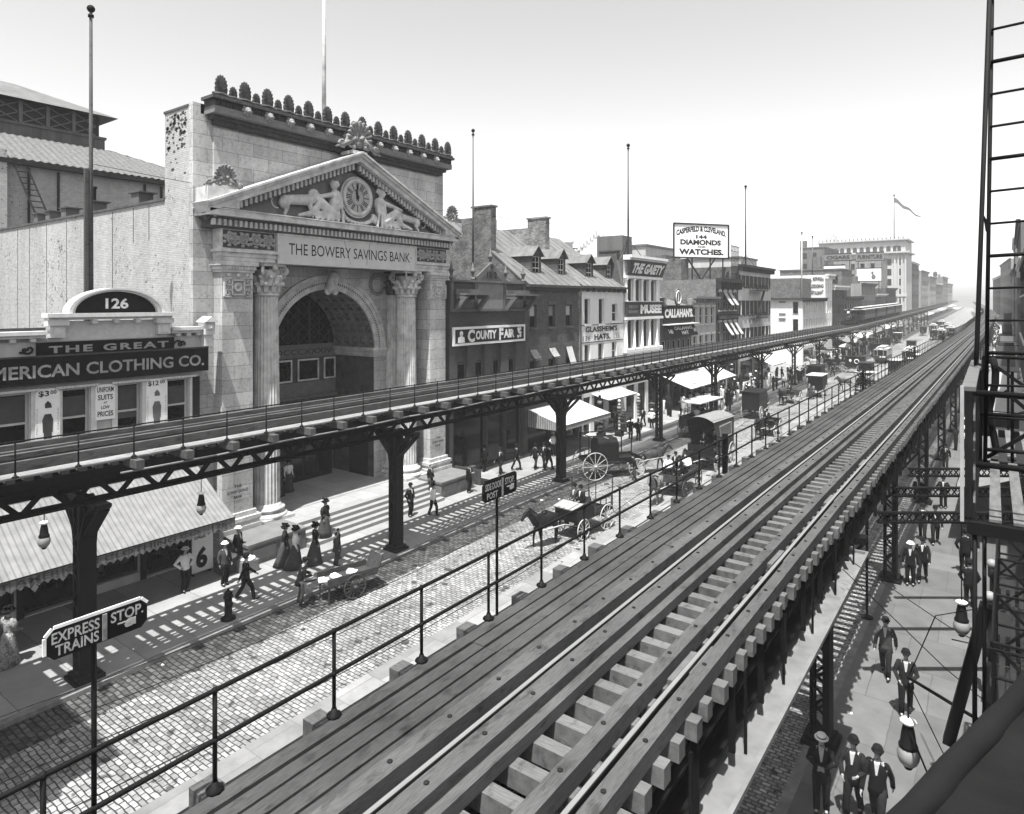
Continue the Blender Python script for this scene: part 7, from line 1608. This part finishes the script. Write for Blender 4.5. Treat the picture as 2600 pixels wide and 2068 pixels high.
# 5 slatted omnibus-like wagon at the kerb
t, zb = wagon('long dark wagon with open slatted rack and flat pale canopy at the kerb', 4.8, 1.8, .6, .85, WAGD, WHD); sides(t, 1.85, -2.4, 2.3, zb, zb + .75, WAGD)
m = MB()
for s in (1, -1):
    for k in range(7): y = -2.3 + .75 * k; m.box(s * .9 - .025, s * .9 + .025, y - .025, y + .025, zb + .75, zb + 1.95)
    for z in (.95, 1.1, 1.25): m.box(s * .9 - .02, s * .9 + .02, -2.35, 2.25, zb + z, zb + z + .04)
m.build('rack', WAGD, t); MB().box(-1.0, 1.0, -2.5, 2.5, zb + 1.951, zb + 2.03).build('canopy', CANVAS, t); put(t, -20.6, 56.4, 0, -.05); hplace('white', -20.3, 60.5, -.1, 'white horse in front of the long slatted wagon')
for i, (dy, k) in enumerate(((-.8, 'sitw'), (.5, 'sit'))): place(k, -20.7, 56.4 + dy, N_, ['person in white sitting inside the slatted wagon', 'person in dark sitting forward inside the slatted wagon'][i], z=zb + .1)
# 6, 7 carts in the roadway
def cart(lab, x, y, rz, hk, hlab, plab, mat=WAGD, L=2.8, kind='sit'):
    t, zb = wagon(lab, L, 1.35, .5, .62, mat, WHL); sides(t, 1.4, -L / 2, L / 2 - .5, zb, zb + .4, mat); MB().box(-.6, .6, L / 2 - .75, L / 2 - .4, zb + .42, zb + .5).build('seat', WAGM, t); put(t, x, y, 0, rz)
    fx, fyv = -sin(rz), cos(rz); hplace(hk, x + fx * (L / 2 + 1.5), y + fyv * (L / 2 + 1.5), rz, hlab); place(kind, x + fx * (L / 2 - .8), y + fyv * (L / 2 - .8), rz, plab, z=zb); return t
cart('dark empty cart with pale wheels alone in the middle of the roadway', -15.95, 60.4, S_, 'dark', 'dark horse drawing the empty cart straight towards the camera', 'person driving the empty cart')
cart('pale loaded cart further up the roadway beside the far kerb', -18.9, 81.2, S_ - .1, 'dark', 'dark horse drawing the pale loaded cart', 'person driving the pale loaded cart', WAGM)
t = cart('light cart with white canopy behind a trotting horse by the near railing', -13.5, 97.4, 2.3, 'brown', 'brown trotting horse drawing the canopied cart', 'person driving the canopied cart')
m = MB(); m.box(-.8, .8, -1.5, 1.2, 2.45, 2.53)
for x in (-.7, .7):
    for y in (-1.4, 1.1): m.box(x - .025, x + .025, y - .025, y + .025, 1.3, 2.449)
m.build('canopy', CANVAS, t)
def van(lab, x, y, rz, hk, hlab, emblem=False, mat=WAGD, roof=WAGD):
    t, zb = wagon(lab, 3.4, 1.6, .5, .68, mat, WHL); MB().box(-.85, .85, -1.7, 1.1, zb + .001, zb + 1.7).build('box_body', mat, t); MB().box(-.95, .95, -1.8, 1.9, zb + 1.701, zb + 1.78).build('roof', roof, t)
    if emblem:
        for s in (1, -1): m = MB(); m.torus((s * .86, -.6, zb + 1.0), .32, .07, 'x', 20, 5); m.ell((s * .86, .35, zb + 1.1), .02, .2, .25); m.build('painted_emblem', LETW, t)
    put(t, x, y, 0, rz); hplace(hk, x - sin(rz) * 3.2, y + cos(rz) * 3.2, rz, hlab); return t
van('black delivery van with round white emblem crossing at the corner', -18.6, 121.5, Wt, 'dark', 'dark horse drawing the van with the white emblem', True)
t, zb = wagon('low dark open wagon behind a white horse at the cross street', 3.6, 1.5, .5, .65, WAGD, WHL); sides(t, 1.5, -1.8, 1.7, zb, zb + .7, WAGD); put(t, -22.2, 126.5, 0, Wt); hplace('white', -25.8, 126.5, Wt, 'white horse drawing the low dark wagon at the cross street')
van('white-topped wagon half hidden behind the railing', -10.0, 133, S_, 'grey', 'grey horse of the white-topped wagon', False, WAGM, CANVAS)
for i, (x, y, rz, k) in enumerate(((-20.5, 181, S_, 'dark'), (-17.5, 243, S_, 'brown'), (-16.5, 285, S_, 'dark'), (-13.5, 222, S_, 'brown'))): van(['dark carriage alone in the bright far roadway', 'dark covered wagon far up the roadway', 'farthest dark wagon in the hazy roadway', 'small dark wagon between the streetcars'][i], x, y, rz, k, ['horse of the lone carriage in the far roadway', 'horse of the far covered wagon', 'horse of the farthest wagon', 'horse of the small wagon between streetcars'][i])
for i, (x, y, rz, k, w_) in enumerate(((-19.4, 68.5, N_, 'brown', 0), (-17.6, 88.5, S_, 'grey', 1), (-20.3, 101.5, S_, 'dark', 0), (-15.2, 110.5, S_, 'brown', 0), (-12.2, 118.5, N_, 'dark', 1), (-19.9, 158.5, S_, 'dark', 0), (-14.6, 171.0, S_, 'grey', 0), (-20.6, 205.0, S_, 'brown', 1))):
    van(['dark covered van by the fifth far column', 'dark van with pale roof in the sunny roadway', 'dark van close to the corner pavement', 'dark van before the cross street by the railing', 'dark pale-roofed van near the second insulator post', 'dark van behind the near trolley car', 'dark van between the trolley cars and the railing', 'dark pale-roofed van in the far roadway'][i], x, y, rz, k, ['brown horse of the van by the fifth far column', 'grey horse of the pale-roofed van', 'dark horse of the van at the corner pavement', 'brown horse of the van before the cross street', 'dark horse of the van near the second insulator post', 'dark horse of the van behind the near trolley car', 'grey horse of the van between the trolley cars', 'brown horse of the van in the far roadway'][i], False, WAGD, CANVAS if w_ else WAGD)
m = MB(); r_ = random.Random(31)
for k in range(150):
    x, y = r_.uniform(-20.2, -9), r_.uniform(4, 75); n = 7; s = r_.uniform(.05, .22)
    m.prism([(s * r_.uniform(.6, 1.2) * cos(2 * pi * q / n), s * r_.uniform(.5, 1.0) * sin(2 * pi * q / n)) for q in range(n)], .022, (x, y, .008), EX, EY, EZ)
tag(m.build('dung_and_straw', M('dry_dung', .10, .95, 'plain', .5, 9)), kind='stuff')
for p, q, lab in (((-29.4, 11.6, 17.2), (-27.3, 33.5, 17.6), 'thin wire crossing in front of the stone bank attic'), ((-27.2, 33.5, 17.4), (-29.6, 61.2, 20), 'thin wire running on from the bank towards the musee flagpole')):
    p, q = Vector(p), Vector(q); tag(MB().tube([p.lerp(q, k / 8) - Vector((0, 0, .6 * sin(pi * k / 8))) for k in range(9)], .012, 4).build('roof_wire', IRON2), lab, 'wire', 'wires over the roofs')
# pushcart by the kerb
t = local('pushcart', 'two-wheeled wooden pushcart with white parcels beside the kerb', 'pushcart')
for s in (1, -1): wheel(t, s * .55, .2, .48, WAGM, 14)
m = MB(); m.box(-.5, .5, -.9, 1.2, .72, .78); m.box(-.5, -.46, -.9, 1.2, .78, 1.0); m.box(.46, .5, -.9, 1.2, .78, 1.0); m.beam((0, 1.2, .78), (0, 1.45, 1.35), 1.0, .04); m.build('tray', WAGM, t); m = MB()
for s in (1, -1): m.tube([(s * .4, -.9, .75), (s * .38, -1.7, .85)], .03, 6); m.box(s * .42 - .03, s * .42 + .03, -.85, -.79, 0, .72)
m.build('handles', WAGM, t); put(t, -20.75, 17.2, 0, -.25)
for i, (x, y, lab) in enumerate(((-20.9, 16.9, 'white open parcel lying on the pushcart tray'), (-20.75, 17.6, 'folded white cloth bundle on the pushcart'), (-21.0, 16.4, 'small pale box at the handle end of the pushcart'))):
    m = MB(); m.box(-.2, .2, -.14, .14, 0, .08); m.box(-.18, .05, -.12, .1, .081, .13); m.T = None; o = tag(m.build('parcel', SHIRT, origin=(0, 0, 0)), lab, 'parcel'); put(o, x, y, .785, .5 * i)
# hydrant, hatch, crates, stands
t = thing('fire_hydrant', (-22.35, 13.25, .15), 'black iron fire hydrant on the flagstones near the kerb', 'hydrant'); m = MB(); m.lathe([(.26, 0), (.26, .06), (.15, .1), (.13, .2), (.13, .75), (.17, .78), (.17, .84), (.13, .88), (.15, .95), (.08, 1.02)], (-22.35, 13.25, .152), 14); m.build('barrel', IRON, t); MB().tube([(-22.35, 13.25, .75), (-22.12, 13.25, .75)], [.07, .06], 8).build('nozzle', IRON, t); MB().lathe([(.04, 0), (.04, .08)], (-22.35, 13.25, 1.17), 6).build('valve_nut', IRON, t)
t = thing('cellar_hatch', (-26.6, 31.8, .15), 'open wooden cellar hatch flap beside the bank pedestal', 'hatch'); m = MB(); m.beam((-27.4, 32.0, .17), (-27.4, 32.5, 1.25), .06, 1.7, EX); m.T = None; m = MB(); m.box(-28.0, -25.9, 32.2, 32.28, .16, 1.1); 
for k in range(4): m.box(-27.95 + .55 * k, -27.85 + .55 * k, 32.16, 32.199, .2, 1.06)
m.build('flap', WOODM, t); MB().box(-28, -25.9, 32.3, 33.6, .155, .17).build('opening', DARKIN, t)
for i, (x, y, w_, h, mt, lab) in enumerate(((-26.35, 15.6, .8, .6, WOODM, 'low wooden crate of papers beside the bank pedestal'), (-25.7, 16.1, .7, .5, WOODL, 'pale crate heaped with white goods near the bank pedestal'))):
    t = thing('crate', (x, y, .15), lab, 'crate', 'crates by the bank pedestal'); m = MB(); m.box(x - w_ / 2, x + w_ / 2, y - w_ / 2, y + w_ / 2, .152, .15 + h); m.build('box', mt, t); m = MB()
    for k in range(9): m.ell((x + w_ * .3 * cos(k * 2.3), y + w_ * .3 * sin(k * 2.3), .15 + h + .05), .16, .13, .07, 7, 5)
    m.build('contents', SHIRT, t)
def stand(x, y, lab, kind):
    t = thing('display_stand', (x, y, .15), lab, 'display stand', 'display stands outside the shops'); m = MB(); m.box(x - .3, x + .3, y - .3, y + .3, .152, .6); m.build('base', WOODD, t); m = MB()
    if kind == 0:
        m.lathe([(.14, .6), (.14, .7), (.09, .75), (.09, 2.2), (.16, 2.3), (.2, 2.6), (.16, 2.8), (.05, 3.0)], (x, y, 0), 10); m.build('post', stripes('barber_stripe_%d' % int(y), .7, .08, .3, 2), t); MB().ell((x, y, 3.15), .14).build('ball', LETW, t)
    else:
        r_ = random.Random(int(y * 3))
        for k in range(16): m.box(x - .3 + r_.uniform(0, .25), x + .3, y - .3 + r_.uniform(0, .3), y + .3 - r_.uniform(0, .2), .6 + .09 * k, .66 + .09 * k)
        m.build('stacked_goods', M('mixed_goods', .2, .8, 'plain', .9, 7), t)
stand(-25.9, 51.2, 'striped post lamp standing outside the hat shop', 0); stand(-26.2, 55.6, 'second striped post lamp outside the musee', 0); stand(-26.8, 49.6, 'stack of patterned goods by the hat shop door', 1); stand(-26.6, 53.2, 'tall stack of patterned goods between the striped lamps', 1); stand(-26.3, 58.8, 'stack of goods in front of the musee doorway', 1)
t = thing('street_board', (-23.4, 66.5, .15), 'white notice board leaning beside the hat store column', 'notice board'); m = MB(); m.box(-23.9, -22.9, 66.4, 66.5, 1.2, 2.3); m.build('board', SIGNW, t); m = MB(); m.box(-23.85, -23.78, 66.52, 66.58, .16, 2.2); m.box(-23.02, -22.95, 66.52, 66.58, .16, 2.2); m.build('prop', WOODD, t)
for i, (x, y) in enumerate(((-24.6, 152), (-25.2, 168), (-24.8, 186))):
    t = thing('stall_umbrella', (x, y, .15 + rise(y)), ['pale market umbrella over a pavement stall near the streetcar', 'second pale market umbrella further along the stalls', 'third pale market umbrella among the far stalls'][i], 'umbrella', 'market umbrellas'); MB().lathe([(1.5, 2.1), (1.45, 2.2), (.8, 2.6), (.02, 2.85)], (x, y, .15), 10, smooth=False).build('cover', CANVAS, t); MB().tube([(x, y, .16), (x, y, 2.9)], .03, 5).build('pole', WOODD, t); MB().box(x - .8, x + .8, y - .5, y + .5, .16, 1.0).build('stall', WOODM, t)
m = MB(); lit = random.Random(5)
for k in range(26):
    x, y = (lit.uniform(-4.9, -3.0), lit.uniform(9, 40)) if k % 2 else (lit.uniform(-21.5, -19), lit.uniform(8, 60)); s = lit.uniform(.06, .16)
    if k % 5: m.add([(x, y, .16 if x > -3.9 and x > -22 and x > -4 else .02), (x + s, y + .03, .16 if x > -4 else .03), (x + s * .9, y + s, .165 if x > -4 else .02), (x - .02, y + s * .8, .17 if x > -4 else .035)], [(0, 1, 2, 3)])
tag(m.build('litter', SHIRT), kind='stuff')
# ------------------------------------------------------------------ trolley cars and the train
def trolley(lab, x, y, rz):
    t = local('trolley_car', lab, 'trolley car', ); L, W = 8.0, 2.2; TD = M('dark_car_panel', .06, .4); TL = M('pale_car_paint', .50, .5)
    MB().box(-W / 2, W / 2, -L / 2, L / 2, .75, 1.45).build('lower_body', TD, t); m = MB()
    for s in (1, -1):
        for k in range(9): y_ = -L / 2 + .05 + (L - .1) * k / 8; m.box(s * W / 2 - .07, s * W / 2, y_ - .06, y_ + .06, 1.45, 2.45)
    for y_ in (-L / 2 + .04, L / 2 - .04):
        for x_ in (-.5, .5): m.box(x_ - .05, x_ + .05, y_ - .04, y_ + .04, 1.45, 2.45)
    m.box(-W / 2 - .02, W / 2 + .02, -L / 2 - .02, L / 2 + .02, 1.42, 1.449); m.box(-W / 2 - .02, W / 2 + .02, -L / 2 - .02, L / 2 + .02, 2.45, 2.6); m.build('posts', TL, t)
    MB().box(-W / 2 + .08, W / 2 - .08, -L / 2 + .1, L / 2 - .1, 1.46, 2.44).build('windows', GLASS, t)
    m = MB(); rings(m, [(2.601, 1.2, 4.3, 0, 0), (2.75, 1.1, 4.15, 0, 0), (2.8, .95, 4.0, 0, 0)], 20); m.build('roof', CANVAS, t); m = MB(); m.box(-.5, .5, -L / 2 + .5, L / 2 - .5, 2.8, 3.02); m.build('clerestory', TD, t); m = MB(); m.box(-.6, .6, -L / 2 + .3, L / 2 - .3, 3.021, 3.1); m.build('clerestory_roof', CANVAS, t)
    for y_ in (-2.2, 2.2):
        for s in (1, -1): m = MB(); m.tube([(s * .65, y_, .4), (s * .75, y_, .4)], .38, 14); m.build('wheel', IRON, t)
    m = MB(); m.box(-.9, .9, -L / 2 + .3, L / 2 - .3, .35, .75); m.build('truck_frame', IRON, t); m = MB(); m.box(-W / 2, W / 2, -L / 2 - .5, -L / 2, .55, .65); m.box(-W / 2, W / 2, L / 2, L / 2 + .5, .55, .65); m.build('bumper', IRON, t); m = MB(); m.ell((0, L / 2 + .05, 1.2), .14, .08, .14); m.build('headlight', LETW, t); MB().box(-.85, -.25, L / 2 + .005, L / 2 + .03, 1.15, 1.35).build('number_plate', LETW, t)
    return put(t, x, y, 0, rz)
t1 = trolley('near trolley car with pale roof and dark glass front in mid-street', -17.2, 146.2, S_)
for i, (x, y, lab) in enumerate(((-12.6, 146, 'second trolley car with pale roof, behind the white-topped wagon'), (-12.0, 228, 'dark-fronted trolley car far up beside the railing'), (-16.0, 262, 'trolley car in the far cluster, left track'), (-12.2, 268, 'trolley car in the far cluster, right track'), (-15.5, 296, 'farthest trolley car in the haze'), (-10.5, 246, 'trolley car close to the bend of the near railway'))): c = copy_tree(t1); put(c, x, y, 0, S_, lab); c['group'] = 'trolley cars up the street'
t1['group'] = 'trolley cars up the street'
XT = -22.66; ZT = DZ + .16
def railcar(y, i):
    t = thing('railway_car', (XT, y, ZT + rise(y)), ['first dark passenger car, coupled to the locomotive', 'second passenger car of the elevated train', 'third passenger car of the elevated train', 'last passenger car of the elevated train'][i], 'railway car', 'passenger cars of the elevated train'); L = 17.2; PD = M('dark_car_end', .05, .5); PL = M('varnished_car_side', .20, .4)
    a, b_ = y - L / 2, y + L / 2; bx = lambda m, x0, x1, y0, y1, z0, z1: m.box(XT + x0, XT + x1, y0, y1, ZT + z0, ZT + z1)
    m = MB(); bx(m, -1.3, 1.3, a + 1.3, b_ - 1.3, .95, 1.75); m.build('lower_side', PL, t); m = MB(); bx(m, -1.22, 1.22, a + 1.35, b_ - 1.35, 1.751, 2.65); m.build('windows', GLASS, t); m = MB()
    for s in (1, -1):
        for k in range(17): yy = a + 1.36 + (L - 2.72) * k / 16; bx(m, s * 1.3 - .05 * (s > 0) - .0 * s, s * 1.3 + .05 * (s < 0), yy - .07, yy + .07, 1.751, 2.65)
    bx(m, -1.3, 1.3, a + 1.3, b_ - 1.3, 2.651, 2.9); m.build('window_posts', PL, t)
    m = MB(); bx(m, -1.4, 1.4, a, b_, 2.901, 3.0); bx(m, -.75, .75, a + .2, b_ - .2, 3.3, 3.4); m.build('roof', CANVAS, t); m = MB(); bx(m, -.65, .65, a + .3, b_ - .3, 3.0, 3.3); m.build('clerestory', PD, t)
    for e, s in ((a, 1), (b_, -1)):
        m = MB(); bx(m, -1.2, 1.2, *sorted((e, e + s * 1.3)), .85, .95)
        for x in (-1.15, 1.15): bx(m, x - .05, x + .05, *sorted((e + s * .1, e + s * .2)), .95, 2.9)
        bx(m, -1.2, 1.2, *sorted((e + s * .1, e + s * .14)), 1.6, 1.7); m.build('end_platform', PD, t)
    for yy in (a + 3, b_ - 3):
        m = MB(); bx(m, -.9, .9, yy - 1.3, yy + 1.3, .35, .85)
        for d in (-.8, .8): m.tube([(XT - .75, yy + d, ZT + .38), (XT + .75, yy + d, ZT + .38)], .38, 12)
        m.build('bogie', IRON, t)
for i in range(4): railcar(161.5 + 17.9 * i, i)
y = 146.5; t = thing('locomotive', (XT, y, ZT), 'small black tank locomotive heading the elevated train with smoke box forward', 'locomotive'); bx = lambda m, x0, x1, y0, y1, z0, z1: m.box(XT + x0, XT + x1, y + y0, y + y1, ZT + z0, ZT + z1)
m = MB(); m.tube([(XT, y - 4.2, ZT + 1.75), (XT, y - 1.2, ZT + 1.75)], .62, 18); m.build('boiler', IRON, t); m = MB(); m.lathe([(.25, 0), (.22, .7), (.34, .9)], (XT, y - 3.8, ZT + 2.3), 12); m.build('chimney', IRON, t); m = MB(); m.lathe([(.32, 0), (.32, .3), (.15, .5)], (XT, y - 2.3, ZT + 2.3), 12); m.build('dome', IRON, t); m = MB(); m.torus((XT, y - 4.22, ZT + 1.75), .5, .05, 'y', 20, 5); m.ell((XT, y - 4.25, ZT + 1.75), .3, .06, .3); m.build('smokebox_door', M('grey_smokebox', .2, .5), t); m = MB(); m.box(XT - .2, XT + .2, y - 4.5, y - 4.15, ZT + 2.45, ZT + 2.85); m.build('headlamp', LETW, t)
m = MB(); bx(m, -1.2, 1.2, -1.2, .6, .9, 2.0)
for x in (-1.15, 1.15):
    for q in (-1.15, .55): bx(m, x - .05, x + .05, q - .05, q + .05, 2.0, 3.0)
m.build('cab', IRON, t); m = MB(); bx(m, -1.35, 1.35, -1.5, .9, 3.0, 3.12); m.build('cab_roof', M('grey_cab_roof', .4, .6), t); m = MB(); bx(m, -1.2, 1.2, .7, 4.0, .9, 2.1); m.build('tank', IRON, t); m = MB(); bx(m, -1.1, 1.1, -4.6, 4.1, .6, .9); bx(m, -1.2, 1.2, -4.9, -4.6, .4, .9); m.build('frame', IRON, t)
for q in (-3.3, -1.3, 1.6, 3.0):
    m = MB(); r_ = .52 if q < 0 else .35; m.tube([(XT - .75, y + q, ZT + r_), (XT + .75, y + q, ZT + r_)], r_, 14); m.build('wheels', IRON, t)
m = MB()
for k in range(9): m.ell((XT + .1 * k, y - 3.8 + .5 * k, ZT + 3.4 + .12 * k), .2 + .09 * k, .3 + .1 * k, .18 + .05 * k, 8, 6)
# ------------------------------------------------------------------ far crowd and stalls that read as one mass
def crowd(name, regions, n, seed):
    r_ = random.Random(seed); m1, m2 = MB(), MB()
    for k in range(n):
        x0, x1, y0, y1 = regions[k % len(regions)]; x, y = r_.uniform(x0, x1), r_.uniform(y0, y1); h = r_.uniform(1.5, 1.75); z = .15 if x < -22 or x > -4 else 0; m = m1 if r_.random() < .72 else m2
        m.lathe([(.12, 0), (.15, .5), (.22 if r_.random() < .6 else .34, .1) if 0 else (.17, .75), (.19, .9), (.17, 1.1), (.23, 1.35), (.2, 1.42), (.07, 1.5)], (x, y, z), 7, h / 1.75, h / 1.9); m1.ell((x, y, z + h * .93), .10, .10, .13, 6, 5)
        (m2 if r_.random() < .35 else m1).lathe([(.17, 0), (.10, .02), (.09, .12)], (x, y, z + h * .98), 7)
    tag(m1.build('dark_' + name, COATM), kind='stuff'); tag(m2.build('pale_' + name, SHIRT), kind='stuff')
crowd('crowd', [(-28, -22.2, 131, 330), (-27, -23, 131, 230), (-28, -22.2, 62, 108)], 330, 11); crowd('pavement_crowd', [(-3.3, 1.0, 56, 300), (-2.5, 1.2, 58, 140)], 420, 12)
m = MB(); r_ = random.Random(21)
for k in range(120):
    x, y = (r_.uniform(-28, -24.5), r_.uniform(132, 330)) if k % 2 else (r_.uniform(-.6, .8), r_.uniform(45, 280)); w_, h = r_.uniform(.3, .9), r_.uniform(.5, 1.6); m.box(x - w_, x + w_, y - w_, y + w_, .15, .15 + h)
    if k % 3 == 0: m.box(x - w_ * 1.3, x + w_ * 1.3, y - w_ * 1.3, y + w_ * 1.3, 2.2, 2.28)
tag(m.build('stalls', M('mixed_stall_goods', .28, .8, 'plain', .9, 1.5)), kind='stuff')
# ------------------------------------------------------------------ summer haze
hz = bpy.data.meshes.new('haze'); mb_ = MB().box(-150, 60, -60, 760, -1.2, 62); hz.from_pydata(mb_.v, [], mb_.f); ho = bpy.data.objects.new('haze', hz); col.objects.link(ho); ho['kind'] = 'stuff'
hm = bpy.data.materials.new('haze'); hm.use_nodes = True; hn = hm.node_tree; hn.nodes.clear(); pv = hn.nodes.new('ShaderNodeVolumePrincipled'); oo = hn.nodes.new('ShaderNodeOutputMaterial'); hn.links.new(pv.outputs[0], oo.inputs['Volume'])
pv.inputs['Color'].default_value = (1, 1, 1, 1); pv.inputs['Density'].default_value = 0.00033; pv.inputs['Anisotropy'].default_value = -.35; hz.materials.append(hm)
